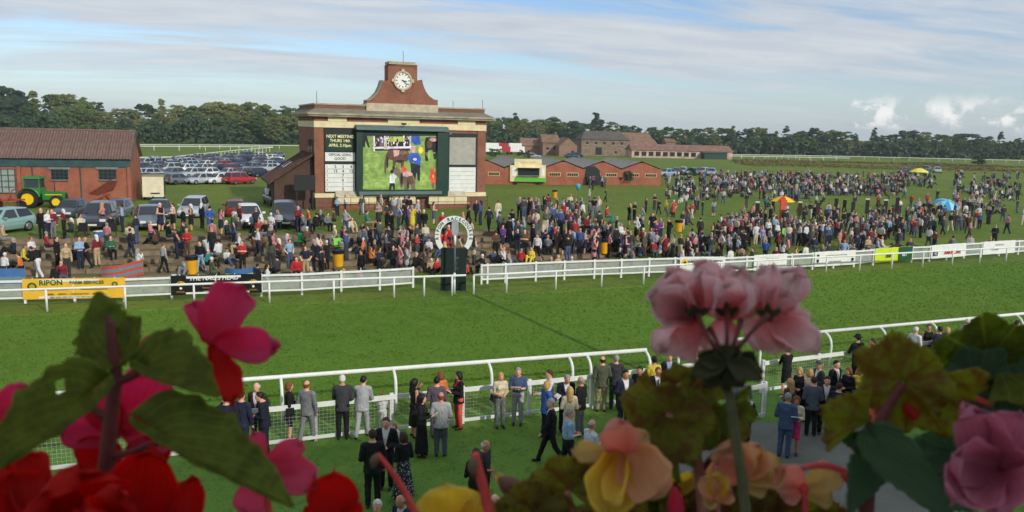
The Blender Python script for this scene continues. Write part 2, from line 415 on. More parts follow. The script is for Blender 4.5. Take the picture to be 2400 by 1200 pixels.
# ---------------------------------------------------------------- fences
WIRE = mat('fence_wire', (.42, .44, .40), .6, .1)
def mesh_panel(p0, p1, z0, z1, pitch, r):
    p0, p1 = Vector(p0), Vector(p1); L = (p1-p0).length; d = (p1-p0)/L; m = MB(); n = max(2, int(L/pitch))
    for i in range(1, n):
        q = p0+d*(L*i/n); m.bar(q+Vector((0, 0, z0)), q+Vector((0, 0, z1)), r, r, up=(0, 1, 0))
    k = max(2, int((z1-z0)/pitch))
    for i in range(1, k): m.bar(p0+Vector((0, 0, z0+(z1-z0)*i/k)), p1+Vector((0, 0, z0+(z1-z0)*i/k)), r, r)
    return m
def crowd_fence(label, pts, spacing=2.35, wire=True, h=1.12):
    t = thing('crowd_fence', label, 'fence')
    for p0, p1 in zip(pts[:-1], pts[1:]):
        p0 = Vector((p0[0], p0[1], 0)); p1 = Vector((p1[0], p1[1], 0)); L = (p1-p0).length; n = max(1, round(L/spacing))
        for i in range(n+1):
            q = p0.lerp(p1, i/n); m = MB(); m.box((q.x, q.y, h/2+.01), (.1, .1, h+.02), R_(19)); m.build('post', WHITE, t)
        off = NN*.065
        m = MB(); m.bar(p0+off+Vector((0, 0, h-.07)), p1+off+Vector((0, 0, h-.07)), .03, .14); m.build('top_rail', WHITE, t)
        m = MB(); m.bar(p0+off+Vector((0, 0, .13)), p1+off+Vector((0, 0, .13)), .03, .1); m.build('bottom_rail', WHITE, t)
        if wire:
            o = mesh_panel(p0+off*1.5, p1+off*1.5, .18, h-.14, .1, .0045).build('wire_mesh', WIRE, t, fix=False); o['kind'] = 'stuff'
    return t
a = at(740, 1033); b = at(1385, 957); d = b-a
crowd_fence('white post and rail crowd fence with wire mesh in front of the lawn', [a-d*1.35, a+d*0, b])
crowd_fence('short white crowd fence behind the men in suits, beside the gap', [at(1400, 955), at(1625, 925)], wire=False)
a = at(1800, 844, 1.12); b = at(1995, 820, 1.12); d = b-a
crowd_fence('white crowd fence at right, behind the woman in black', [a-d*.05, a+d*4.5])
crowd_fence('short white fence panel returning to the concrete path', [at(1788, 978), at(1700, 998)], spacing=.9)
# fence between the crowd and the course, far side
ipx = [(-95, 716), (60, 711), (176, 709), (291, 706), (403, 701), (508, 698), (613, 694), (708, 691), (800, 685), (890, 680), (968, 674)]
ipr = [(1128, 666), (1142, 665), (1184, 663), (1255, 659), (1322, 656), (1392, 653), (1455, 651), (1520, 648), (1580, 646), (1640, 646), (1695, 645), (1748, 642), (1802, 639), (1853, 635), (1903, 632), (1952, 629), (2000, 626), (2045, 622), (2090, 618), (2135, 615), (2177, 613), (2217, 610), (2258, 606), (2298, 603), (2340, 600), (2385, 597), (2440, 593), (2520, 587)]
NET = mat('grey_wind_net', (.50, .53, .50), .8, .1, 3, alpha=.42)
def inner(label, px):
    t = thing('infield_fence', label, 'fence'); P = [Vector(at(*q)) for q in px]
    for p in P:
        m = MB(); m.box((p.x, p.y, .57), (.1, .1, 1.14), R_(19)); m.build('post', WHITE, t)
    off = Vector((.33, -.94, 0))*.06
    for p0, p1 in zip(P[:-1], P[1:]):
        for z, hh, nm in ((1.06, .11, 'top_rail'), (.28, .09, 'bottom_rail')):
            m = MB(); m.bar(p0+off+Vector((0, 0, z)), p1+off+Vector((0, 0, z)), .025, hh); m.build(nm, WHITE, t)
    m = MB()
    for p0, p1 in zip(P[:-1], P[1:]): m.bar(p0-off+Vector((0, 0, .65)), p1-off+Vector((0, 0, .65)), .004, .66)
    m.build('wind_net', NET, t)
    return P
IL = inner('white rail fence before the terrace crowd, left of the winning post', ipx)
IR = inner('white rail fence before the infield crowd, right of the winning post', ipr)

# ---------------------------------------------------------------- banners on that fence
OFFB = Vector((.33, -.94, 0))*.09
def banner(label, p0, p1, mt, z0=.2, z1=1.17):
    p0 = Vector(at(*p0))+OFFB; p1 = Vector(at(*p1))+OFFB; ex = (p1-p0).normalized(); W = (p1-p0).length
    t = tag(link('banner', None, None, p0+Vector((0, 0, z0))), label, 'banner'); t.matrix_world = frame(p0+Vector((0, 0, z0)), ex, (0, 0, 1))
    m = MB(); n = 10; H = z1-z0
    top = [(W*i/n, H, .012*math.sin(i*1.7)) for i in range(n+1)]; bot = [(W*i/n, 0, .02*math.sin(i*1.3+1)) for i in range(n+1)]
    V = top+bot+[(x, y, z-.006) for x, y, z in top+bot]; k = n+1; F = []
    for i in range(n):
        F += [(k+i, k+i+1, i+1, i), (2*k+i, 2*k+i+1, 3*k+i+1, 3*k+i), (i, i+1, 2*k+i+1, 2*k+i), (3*k+i, 3*k+i+1, k+i+1, k+i)]
    m.add(V, F); m.build('sheet', mt, t)
    for i in range(5):                                       # ties to the rail
        q = MB(); q.box((W*(i+.5)/5, H+.015, -.01), (.03, .05, .03)); q.build('tie', WHITE, t)
    return t, W, H
def T(x, y, z=.03): return Matrix.Translation((x, y, z))
YEL = mat('yellow_vinyl', srgb(236, 186, 58), .5, .05, 2); BLK = mat('black_vinyl', (.012, .012, .012), .45, .1)
GRN = mat('green_print', srgb(36, 92, 40), .6, 0); INK = mat('dark_print', srgb(40, 44, 30), .6, 0); GOLD = mat('gold_print', srgb(200, 150, 40), .6, 0)
WV = mat('white_vinyl', srgb(232, 233, 228), .5, .04, 2); LIME = mat('lime_vinyl', srgb(204, 222, 44), .5, .04, 2); REDP = mat('red_print', srgb(190, 44, 44), .6, 0); NAVYP = mat('navy_print', srgb(40, 44, 90), .6, 0)
ORP = mat('orange_print', srgb(214, 120, 60), .6, 0); GREYP = mat('grey_print', srgb(120, 122, 120), .6, 0); TEALP = mat('green_vinyl', srgb(30, 84, 54), .5, .05)
def disc(t, x, y, r, mt, name='emblem', z=.028, n=20):
    m = MB(); m.lathe([(r, 0), (r, .006)], (x, y, z), n); return m.build(name, mt, t)
t, W, H = banner('yellow farm services banner with green lettering on the fence', (56, 711), (296, 706), YEL)
disc(t, .42, .6, .2, GRN); disc(t, .42, .6, .12, GOLD, z=.036); disc(t, W-.45, .66, .13, GRN); disc(t, W-.45, .66, .07, GOLD, z=.036)
text('RIPON', .34, T(1.22, .77), GRN, t, bold=.006); text('FARM SERVICES', .215, T(2.75, .76), GRN, t, bold=.004); text('LTD', .13, T(W*.5, .48), GRN, t, bold=.003)
for a, b in ((.75, W*.44), (W*.56, W-.75)):
    m = MB(); m.box(((a+b)/2, .44, .03), (b-a, .025, .006)); m.build('printed_line', GRN, t)
text('THIRSK  -  RIPON  -  DARLINGTON  -  SKIPTON', .12, T(W*.5, .22), INK, t); text('NEW AND USED TRACTORS AND MACHINERY', .10, T(W*.5, .08), INK, t)
t, W, H = banner("black pub banner with white lettering on the fence", (402, 701), (614, 694), BLK)
text("THE NAG'S HEAD", .29, T(W*.47, .80), WV, t, bold=.006)
for x in (.45, W-.4):                                        # gold horse-and-chair crest at both ends
    m = MB(); arc = [(x+.24*math.cos(a), .42+.24*math.sin(a), .03) for a in np.linspace(.3, 2.85, 9)]; m.tube(arc, .03, 6); m.tube([(x-.1, .45, .03), (x, .62, .03), (x+.14, .58, .03)], [.03, .05, .03], 6); m.build('crest', GOLD, t)
    disc(t, x, .34, .06, WV, 'crest_disc'); text('PICKHILL', .10, T(x, .16), GOLD, t)
text('Restaurant - Bar - Rooms', .13, T(W*.5, .34), ORP, t); text('www.nagsheadpickhill.co.uk', .11, T(W*.5, .16), WV, t)
t, W, H = banner('white banner about racing with a yellow emblem, beyond the pink geranium', (1590, 646), (1695, 645), WV)
text('JUMP RACING AT RIPON', .2, T(W*.56, .68), INK, t, bold=.004); disc(t, .3, .62, .22, mat('yellow_print', srgb(230, 190, 40), .6, 0)); disc(t, .3, .6, .1, INK, z=.036)
text('riponraces.co.uk', .16, T(W*.56, .3), GREYP, t)
t, W, H = banner('plain white banner with two grey lines, middle of the right fence', (1763, 641), (1840, 636), WV)
text('Weatherbys', .2, T(W*.55, .66), GREYP, t); text('BANK', .14, T(W*.5, .3), ORP, t)
t, W, H = banner('white banner with two lines of small grey print and shields', (1905, 632), (2000, 626), WV)
text('GO RACING IN YORKSHIRE', .15, T(W*.52, .68), GREYP, t); text('nine racecourses', .15, T(W*.5, .3), GREYP, t)
for x, y in ((.25, .68), (.25, .36), (W-.25, .34)):
    m = MB(); m.prism([(x-.1, y+.12, .028), (x+.1, y+.12, .028), (x+.1, y-.02, .028), (x, y-.14, .028), (x-.1, y-.02, .028)], (0, 0, .006)); m.build('shield', INK, t)
t, W, H = banner('lime yellow banner fading to green with white lettering', (2046, 622), (2134, 615), LIME)
m = MB(); m.box((W*.80, H*.5, .022), (W*.38, H*.98, .004)); m.build('green_panel', TEALP, t)
text('oxi', .42, T(W*.35, .42), INK, t, bold=.006); text('BET', .32, T(W*.78, .42, .035), WV, t, bold=.004)
t, W, H = banner('white banner with a navy block and red lettering', (2178, 613), (2259, 606), WV)
m = MB(); m.box((.42, .36, .025), (.55, .36, .006)); m.build('navy_block', NAVYP, t); text('AJ', .3, T(.42, .36, .04), WV, t); text('AMERICAN', .38, T(W*.6, .36), REDP, t, bold=.008)
t, W, H = banner('white banner with pale lettering, last on the right', (2299, 603), (2374, 598), WV)
text('The Original', .16, T(W*.36, .34), GREYP, t); text('RACING POST', .15, T(W*.5, .68), GREYP, t)

# ---------------------------------------------------------------- winning post
wb = Vector(at(1060, 688)); ex = Vector((math.cos(R_(8)), math.sin(R_(8)), 0)); ey = Vector((0, 0, 1)); WPM = frame(wb+Vector((0, .75, 0)), ex, ey)
wp = thing('winning_post', 'dark green winning post board with a white horseshoe sign on top', 'winning post'); wp.matrix_world = WPM
DG = mat('board_green', srgb(24, 40, 38), .55, .12, 2)
m = MB(); m.box((0, 1.14, -.15), (1.34, 2.28, .3), 0); m.build('board', DG, wp)
m = MB(); n = 40; R1, R0 = 1.02, .76; V = []; F = []
for z in (0, -.12):
    for i in range(n+1):
        a = R_(-42)+R_(264)*i/n; e = 1.0
        cx, cy = math.cos(a), math.sin(a)
        V += [(R1*cx*.98, 2.92+R1*cy*1.04, z), (R0*cx*.95, 2.92+R0*cy*1.05, z)]
k = 2*(n+1)
for i in range(n): F += [(2*i, 2*i+1, 2*i+3, 2*i+2), (k+2*i, k+2*i+2, k+2*i+3, k+2*i+1), (2*i, 2*i+2, k+2*i+2, k+2*i), (2*i+1, k+2*i+1, k+2*i+3, 2*i+3)]
F += [(0, k, k+1, 1), (k-2, k-1, 2*k-1, 2*k-2)]
m.add(V, F); hs = m.build('horseshoe', WV, wp)
for i, ch in enumerate('RIPON RACECOURSE'):
    if ch == ' ': continue
    a = R_(188)-R_(196)*i/15; rr = .885
    text(ch, .23, Matrix.Translation((rr*math.cos(a), 2.92+rr*math.sin(a)*1.03, .006)) @ Matrix.Rotation(a-math.pi/2, 4, 'Z'), INK, hs, ext=.006, bold=.006)
for i, ch in enumerate('WIN'): text(ch, .2, T(.16, 1.75-.28*i, .006), GREYP, wp, ext=.003)
m = MB(); m.tube([(0, 0, .75), (0, 1.1, .75)], .06, 10); m.build('pole_base', WHITE, wp, True)
GREYM = mat('grey_metal', (.34, .36, .38), .5, .1)
m = MB(); m.tube([(0, 1.1, .72), (0, 2.55, .72)], .05, 10); m.build('pole', mat('slate_paint', srgb(84, 94, 98), .5, .1), wp, True)
m = MB(); m.tube([(0, 2.55, .72), (0, 3.05, .72)], .065, 10); m.build('pole_collar', WHITE, wp, True)
m = MB(); pr = [(.09, 3.05), (.17, 3.2), (.19, 3.45), (.17, 3.75), (.1, 3.86)]
m.prism([(-x, y, .70) for x, y in pr]+[(x, y, .70) for x, y in pr[::-1]], (0, 0, .05)); m.build('paddle', GREYM, wp)

# ---------------------------------------------------------------- tufts of the turf
def tufts(name, label, n, seed, xr, f0, f1, mt, h0, h1):
    rng = np.random.default_rng(seed); x = rng.uniform(xr[0], xr[1], n); y0 = np.array([f0(a) for a in x]); y1 = np.array([f1(a) for a in x]); y = y0+(y1-y0)*rng.random(n); k = 3
    c = np.repeat(np.stack([x, y, np.zeros(n)], 1), k, 0); a = rng.random(n*k)*6.283; w = .012+.02*rng.random(n*k); h = rng.uniform(h0, h1, n*k)
    d = np.stack([np.cos(a), np.sin(a), 0*a], 1); c = c+d*.05*rng.random((n*k, 1)); t = np.stack([rng.normal(size=n*k)*.04, rng.normal(size=n*k)*.04, h], 1)
    V = np.stack([c-d*w[:, None], c+d*w[:, None], c+t], 1).reshape(-1, 3); F = np.arange(n*k*3).reshape(-1, 3); TODO.append((name, label, V, F, mt))
TODO = []
# ---------------------------------------------------------------- screen and clock tower
TH = R_(22); EX = Vector((math.cos(TH), math.sin(TH), 0)); EB = Vector((-math.sin(TH), math.cos(TH), 0))
TO = Vector(at(740, 488, .15)); TO.z = 0
tw = thing('clock_tower', 'brick tote tower with a clock gable and a giant screen', 'tower'); tw.matrix_world = frame(TO, EX, EB)
def FP(px, py, off=0.0):                         # pixel -> (along, height) on the front plane moved 'off' towards us
    o = TO-EB*off; p = Vector(hit(px, py, o, EB))-o; return p.dot(EX), p.z
W = FP(1134, 460)[0]; TD = 12.0
MOSS = mat('mossy_stone', srgb(112, 108, 92), .95, .25, 1.4, .6, 10, col2=srgb(134, 130, 116))
CORN = mat('weathered_cornice', srgb(168, 158, 134), .9, .18, 1.1, .3, 12)
def fbox(name, x0, y0, x1, y1, off, thick, mt, parent=tw, m=None):
    a0, z1 = FP(x0, y0, off); a1, z0 = FP(x1, y1, off)
    q = MB(); q.box(((a0+a1)/2, -off+thick/2, (z0+z1)/2), (a1-a0, thick, z1-z0)); return q.build(name, mt, parent)
def abox(name, a0, a1, b0, b1, z0, z1, mt, parent=tw):
    q = MB(); q.box(((a0+a1)/2, (b0+b1)/2, (z0+z1)/2), (a1-a0, b1-b0, z1-z0)); return q.build(name, mt, parent)
zc0 = FP(740, 284)[1]; zb = FP(740, 453)[1]; zt = FP(740, 298)[1]
abox('wall', 0, W, 0, TD, 0, zc0+.02, BRICK)
# pilasters left and right of the boards
aL = FP(760, 400)[0]; aR = FP(1116, 400)[0]
abox('pilaster', -.06, aL-.08, -.10, .02, zb, zt, BRICK); abox('pilaster', aR+.08, W+.06, -.10, .02, zb, zt, BRICK)
# cream string courses
abox('cream_band', -.09, W+.09, -.16, TD+.05, zt, zt+.62, CREAM)
for x0, x1 in ((768, 812), (908, 982), (1072, 1113)):
    a0 = FP(x0, 290)[0]; a1 = FP(x1, 290)[0]; abox('cream_block', a0, a1, -.20, .01, zt+.61, zt+1.02, CREAM)
for x0, x1 in ((738, 766), (814, 906), (984, 1070), (1115, 1138)):
    a0 = FP(x0, 290)[0]; a1 = FP(x1, 290)[0]; abox('brick_panel', a0, a1, -.12, .01, zt+.625, zt+1.0, BRICK)
abox('frieze', -.06, W+.06, -.06, TD+.03, zt+.62, zt+1.06, BRICK)
q = MB(); z0 = zt+1.05; e = .78                    # cornice with a weathered slope
def ringp(off, z): return [(-off, -off, z), (W+off, -off, z), (W+off, TD+off, z), (-off, TD+off, z)]
rings = [ringp(.1, z0), ringp(.62, z0+.02), ringp(.66, z0+.16), ringp(e, z0+.2), ringp(e, z0+.36), ringp(-.1, z0+.82)]
V = [p for r in rings for p in r]; F = [(4*i+j, 4*i+(j+1) % 4, 4*i+4+(j+1) % 4, 4*i+4+j) for i in range(5) for j in range(4)]
mi = [0]*16+[1]*4; q.v = V; q.f = F; q.m = mi; q.build('cornice', [CORN, MOSS], tw)
zp = z0+.75; zq = FP(760, 242, -.3)[1]
abox('parapet', .05, W-.05, .12, TD-.1, zp, zq-.14, BRICKD); abox('coping', -.02, W+.02, .04, TD-.03, zq-.14, zq, CORN)
# clock gable
def gp(px, py): a, z = FP(px, py, .05); return (a, -.05, z)
out = [(860, 258), (1026, 258), (1026, 236), (1016, 234), (1006, 227), (998, 216), (992, 202), (989, 189), (978, 189), (978, 152), (910, 152), (910, 189), (897, 189), (893, 203), (886, 217), (876, 228), (868, 234), (860, 236)]
q = MB(); q.prism([gp(*p) for p in out], (0, 1.7, 0)); g = q.build('clock_gable', BRICK, tw)
out2 = [(858, 240), (858, 258), (1028, 258), (1028, 240)]
a0, z1 = FP(859, 241, .12); a1, z0_ = FP(1027, 258, .12); abox('gable_base', a0, a1, -.12, 1.8, z0_-.3, z1, STONE)
a0, z1 = FP(912, 143, .1); a1, z0_ = FP(974, 153, .1); abox('gable_cap', a0, a1, -.12, 1.75, z0_, z1, CORN)
a0, z1 = FP(907, 152, .1); a1, z0_ = FP(980, 156, .1); abox('gable_cap', a0, a1, -.14, 1.77, z0_, z1-.002, CORN)
for sx in ((1026, 236), (1016, 234), (1006, 227), (998, 216), (992, 202), (989, 189)), ((860, 236), (868, 234), (876, 228), (886, 217), (893, 203), (897, 189)):
    q = MB(); pts = [gp(*p) for p in sx]
    for i in range(5): q.bar((pts[i][0], .8, pts[i][2]+.02), (pts[i+1][0], .8, pts[i+1][2]+.02), 1.82, .10, up=(0, 1, 0)) if False else q.prism([(pts[i][0], -.1, pts[i][2]), (pts[i+1][0], -.1, pts[i+1][2]), (pts[i+1][0], -.1, pts[i+1][2]+.09), (pts[i][0], -.1, pts[i][2]+.09)], (0, 1.85, 0))
    q.build('gable_coping', CORN, tw)
ca, cz = FP(944, 189, .1); CR = .80
SURR = mat('clock_surround', srgb(190, 178, 150), .85, .1, 4)
q = MB(); n = 40; V = []; F = []
for y in (-.06, -.22):
    for i in range(n):
        a = 2*math.pi*i/n; V += [(ca+CR*math.cos(a), y, cz+CR*math.sin(a)), (ca+(CR+.17)*math.cos(a), y, cz+(CR+.17)*math.sin(a))]
k = 2*n
for i in range(n):
    j = (i+1) % n; F += [(k+2*i, k+2*j, k+2*j+1, k+2*i+1), (2*i, k+2*i, k+2*j, 2*j), (2*i+1, 2*j+1, k+2*j+1, k+2*i+1)]
q.add(V, F)
for a in range(4):
    c, s = math.cos(a*math.pi/2), math.sin(a*math.pi/2); q.box((ca+c*(CR+.2), -.15, cz+s*(CR+.2)), (.34 if s else .3, .22, .3 if s else .34))
clk = q.build('clock', SURR, tw)
q = MB(); q.lathe([(CR, 0), (CR, .03)], (ca, -.12, cz), 40, axis='Y'); q.build('dial', mat('dial_white', srgb(232, 232, 226), .4, .03), clk)
for i in range(12):
    q = MB(); a = i*math.pi/6; c, s = math.sin(a), math.cos(a); r0, r1 = .56, .74
    q.bar((ca+c*r0, -.135, cz+s*r0), (ca+c*r1, -.135, cz+s*r1), .085, .02, up=(0, 1, 0)); q.build('hour_mark', BLACKM, clk)
for L, w, ang in ((.42, .085, 3.37*30), (.66, .06, 22*6)):
    a = R_(ang); q = MB(); q.bar((ca-math.sin(a)*.12, -.16, cz-math.cos(a)*.12), (ca+math.sin(a)*L, -.16, cz+math.cos(a)*L), w, .02, up=(0, 1, 0)); q.build('clock_hand', BLACKM, clk)
for px, p0, p1, b in ((945, 120, 146, .8), (742, 214, 244, .5), (1062, 236, 250, .5), (1131, 234, 256, .5)):
    a, zA = FP(px, p0, -b); _, zB = FP(px, p1, -b); q = MB(); q.tube([(a, b, zB), (a, b, zA)], .025, 6); q.build('lightning_rod', BLACKM, tw)
# lower part: plinth, sloping sills, cream sills
abox('lower_band', -.12, W+.12, -.34, TD+.05, zb-.42, zb, CREAM)
abox('plinth', -.03, W+.03, -.26, .02, 0, zb-.425, BRICKD)
for x0, x1 in ((788, 880), (914, 972), (1006, 1092)):
    a0, zA = FP(x0, 462, .9); a1, zB = FP(x1, 477, .9)
    q = MB(); q.prism([(a0, -.95, zB), (a0, -.95, zA), (a0, -.27, zA+.55), (a0, -.27, zB)], (a1-a0, 0, 0)); q.build('sloping_sill', STONE, tw)
    abox('sill_front', a0-.06, a1+.06, -1.02, -.955, zB, zA, CREAM); abox('bay', a0+.15, a1-.15, -.90, -.27, 0, zB, BRICK)
# big screen box
SF = mat('screen_frame', srgb(34, 62, 52), .45, .1, 1.5); SH = mat('screen_hood', srgb(96, 114, 112), .5, .1, 1)
o_ = .95
fbox('screen_case', 836, 306, 1050, 458, .6, .58, SF); sc = fbox('screen_face', 846, 314, 1040, 450, .62, .03, BLACKM)
for x0, x1 in ((836, 850), (1026, 1050)): fbox('screen_cheek', x0, 310, x1, 459, o_, .4, SF)
fbox('screen_sill', 838, 446, 1042, 458, o_+.1, .5, SF); fbox('screen_sill_lip', 842, 449, 1036, 455, o_+.16, .05, SH)
a0, zA = FP(836, 294, 1.1); a1, zB = FP(1052, 311, 1.1)
q = MB(); q.prism([(a0, -1.15, zB+.1), (a0, -1.15, zA-.14), (a0, -.85, zA+.02), (a0, -.02, zA+.10), (a0, -.02, zB+.1)], (a1-a0, 0, 0)); q.build('screen_hood', SH, tw)
a, z = FP(947, 292, 1.3); q = MB(); q.box((a, -1.2, z+.06), (.42, .5, .2)); q.tube([(a, -1.2, z-.1), (a, -1.25, z+.1)], .05, 6); q.build('floodlight', BLACKM, tw)
q = MB(); a, z = FP(1056, 312, .8); q.box((a, -.7, z), (.3, .3, .26)); q.build('junction_box', SH, tw)
# picture on the screen: flat shapes, each a hair in front of the last
def em(name, r, g, b, e=.24):
    m = mat('led_'+name, srgb(r, g, b), .6, .22, 2.2, det=6); t = NT(m.node_tree); b_ = t.n['Principled BSDF']; t.l.new(b_.inputs['Base Color'].links[0].from_socket, b_.inputs['Emission Color']); b_.inputs['Emission Strength'].default_value = e; return m
LED = [em('lawn', 124, 152, 76), em('lawn_light', 142, 168, 88), em('bay_horse', 92, 66, 50), em('dark', 32, 34, 40), em('blue', 48, 84, 168), em('red', 206, 74, 64), em('rail', 214, 200, 212), em('pink', 200, 152, 150), em('grey_horse', 110, 92, 82), em('yellow', 236, 190, 60), em('white', 214, 216, 226), em('lime', 176, 188, 70)]
LI = dict(lawn=0, lawn2=1, bay=2, dark=3, blue=4, red=5, rail=6, pink=7, grey=8, yellow=9, white=10, lime=11)
pic = MB(); lay = [0]
def shp(c, pts):
    lay[0] += 1; off = .625+.0005*lay[0]
    P = []
    for x, y in pts:
        a, z = FP(740+x/6., 280+y/6., off); P.append((a, -off, z))
    pic.add(P, [tuple(range(len(P)))], LI[c])
def ellp(c, x, y, rx, ry, n=12): shp(c, [(x+rx*math.cos(2*math.pi*i/n), y+ry*math.sin(2*math.pi*i/n)) for i in range(n)])
shp('lawn', [(665, 232), (1700, 232), (1700, 985), (665, 985)])
for x, y, rx, ry in ((800, 640, 120, 40), (900, 900, 230, 60), (1520, 840, 60, 90), (780, 500, 110, 30)): ellp('lawn2', x, y, rx, ry)
shp('dark', [(830, 232), (1340, 232), (1340, 440), (830, 440)])
shp('rail', [(960, 232), (1030, 232), (1030, 420), (960, 420)]); shp('lime', [(1040, 240), (1250, 240), (1250, 310), (1040, 310)]); shp('grey', [(895, 240), (950, 240), (950, 380), (895, 380)])
shp('rail', [(805, 385), (1400, 375), (1400, 405), (805, 415)]); shp('rail', [(812, 232), (832, 232), (832, 450), (812, 450)]); shp('rail', [(1318, 232), (1338, 232), (1338, 380), (1318, 380)])
shp('blue', [(1350, 232), (1460, 232), (1480, 350), (1400, 360), (1350, 320)]); shp('dark', [(640, 232), (720, 232), (760, 390), (735, 395), (700, 300), (690, 395), (665, 380)])
# bay horse walking away
shp('bay', [(1010, 450), (1070, 420), (1200, 425), (1290, 440), (1330, 500), (1290, 580), (1240, 600), (1235, 720), (1205, 720), (1195, 620), (1130, 600), (1105, 690), (1075, 690), (1085, 580), (1030, 560), (1000, 640), (985, 760), (965, 740), (965, 600), (985, 500)])
shp('pink', [(1090, 430), (1180, 430), (1170, 500), (1100, 530)]); shp('dark', [(1080, 660), (1110, 660), (1110, 720), (1075, 720)])
# handler in blue
shp('blue', [(1290, 520), (1340, 470), (1440, 470), (1480, 540), (1470, 660), (1400, 650), (1380, 600), (1320, 600), (1300, 560)])
shp('dark', [(1330, 600), (1470, 650), (1465, 860), (1435, 860), (1420, 720), (1400, 860), (1350, 850)]); ellp('pink', 1365, 420, 40, 50); ellp('yellow', 1478, 430, 34, 50)
# dark horse, right
shp('dark', [(1550, 250), (1700, 250), (1700, 420), (1690, 560), (1660, 560), (1640, 430), (1590, 430), (1580, 590), (1540, 580), (1535, 420), (1530, 320)]); ellp('pink', 1650, 285, 55, 28)
# grey-brown horse, front
shp('grey', [(1095, 700), (1140, 670), (1180, 690), (1200, 750), (1270, 735), (1350, 750), (1395, 830), (1400, 985), (1350, 985), (1320, 900), (1290, 985), (1250, 985), (1240, 900), (1210, 985), (1185, 940), (1175, 840), (1150, 780), (1110, 770)])
ellp('pink', 1290, 770, 75, 36); shp('red', [(1200, 690), (1235, 640), (1275, 690), (1285, 730), (1215, 735)])
# groom in white, woman in red
shp('white', [(1040, 790), (1075, 750), (1120, 780), (1145, 810), (1110, 840), (1115, 900), (1040, 900)]); shp('dark', [(1040, 895), (1112, 895), (1115, 985), (1090, 985), (1076, 930), (1060, 985), (1030, 985)]); ellp('dark', 1072, 735, 26, 28)
shp('red', [(1610, 740), (1650, 700), (1690, 760), (1690, 900), (1640, 920), (1600, 850)]); ellp('red', 1640, 700, 26, 30); shp('grey', [(1630, 900), (1690, 880), (1665, 985), (1635, 985)])
rp = random.Random(9)
for _ in range(70):
    x, y = rp.uniform(670, 1690), rp.uniform(470, 980); w_ = rp.uniform(10, 40)
    if not (960 < x < 1500 and y < 985): ellp(rp.choice(['lawn', 'lawn2']), x, y, w_, w_*.3, 7)
for _ in range(60):
    x, y = rp.uniform(836, 1320), rp.uniform(240, 372); w_ = rp.uniform(6, 14); ellp(rp.choice(['dark', 'white', 'blue', 'pink', 'grey', 'rail', 'lime']), x, y, w_, w_*1.6, 6)
for c_, x, y, rx, ry in (('bay', 1050, 500, 40, 60), ('dark', 1180, 585, 70, 14), ('grey', 1230, 470, 60, 26), ('dark', 1010, 600, 12, 90), ('dark', 1210, 830, 18, 90), ('bay', 1330, 850, 50, 60), ('dark', 1300, 930, 14, 50), ('rail', 1395, 560, 30, 20), ('blue', 1440, 520, 20, 30), ('dark', 1430, 700, 26, 60), ('white', 1090, 830, 16, 20), ('pink', 1075, 770, 12, 14), ('yellow', 1650, 800, 12, 30), ('bay', 1600, 350, 40, 60), ('lawn2', 1590, 500, 20, 60)): ellp(c_, x, y, rx, ry, 9)
pic.build('screen_picture', LED, sc, fix=False)
# boards left and right of the screen
BG = mat('board_dark_green', srgb(26, 56, 44), .5, .1, 2); BW = mat('board_white', srgb(226, 228, 222), .5, .05, 2); BGR = mat('board_grey', srgb(168, 166, 154), .6, .08, 2)
fbox('board_frame', 760, 300, 836, 452, .14, .13, BLACKM); fbox('board_frame', 1050, 312, 1117, 456, .14, .13, BLACKM)
b1 = fbox('message_board', 762, 312, 832, 355, .2, .05, BG); b2 = fbox('going_board', 762, 357, 832, 378, .2, .05, BW); b3 = fbox('number_board', 762, 385, 832, 449, .2, .05, BW)
TXM = Matrix.Rotation(math.pi/2, 4, 'X')
def ftext(s, px, py, size, mt, parent, bold=.004, sx=1.0, off=.21):
    a, z = FP(px, py, off); return text(s, size, Matrix.Translation((a, -off, z)) @ TXM, mt, parent, ext=.004, bold=bold*.5, sx=sx)
AMB = mat('amber_lamp', srgb(228, 220, 160), .6, 0, emit=.3)
for s, y in (('NEXT MEETING', 320), ('THURS 14th', 330), ('APRIL 2:10pm', 341)): ftext(s, 797, y, .42, AMB, b1, .008, .92)
ftext('OFFICIAL GOING', 797, 363, .36, INK, b2, .01, .82); ftext('GOOD', 797, 372, .36, INK, b2, .01)
for i in range(6):
    y = 391+i*10.4; ftext(str(i+1), 767, y, .24, INK, b3)
    for x, s in zip((786, 804, 823), (('2', '3', '4'), ('13', '4', '12'), ('', '7', ''), ('', '6', ''), ('', '1', ''), ('', '5', ''))[i]):
        if s: ftext(s, x, y, .42, INK, b3, .012)
    q = MB(); a0, z = FP(763, y+5, .21); a1, _ = FP(831, y+5, .21); q.box(((a0+a1)/2, -.205, z), (a1-a0, .012, .03)); q.build('row_line', GREYP, b3)
r1 = fbox('blank_board', 1054, 322, 1083, 386, .2, .05, BGR); fbox('blank_board', 1084, 322, 1114, 386, .2, .05, BGR); r2 = fbox('result_board', 1053, 392, 1114, 450, .2, .05, BW)
for i in range(1, 6):
    y = 392+i*9.7; q = MB(); a0, z = FP(1054, y, .21); a1, _ = FP(1113, y, .21); q.box(((a0+a1)/2, -.205, z), (a1-a0, .012, .03)); q.build('row_line', BGR, r2)
# left flank: tall slit windows and cream return
for b in (1.6, 2.8, 4.0):
    q = MB(); q.box((-.03, b, 5.6), (.1, .5, 2.7)); wn = q.build('slit_window', GLASS, tw); q = MB(); q.box((-.07, b, 4.2), (.16, .62, .12)); q.build('window_sill', STONE, wn)
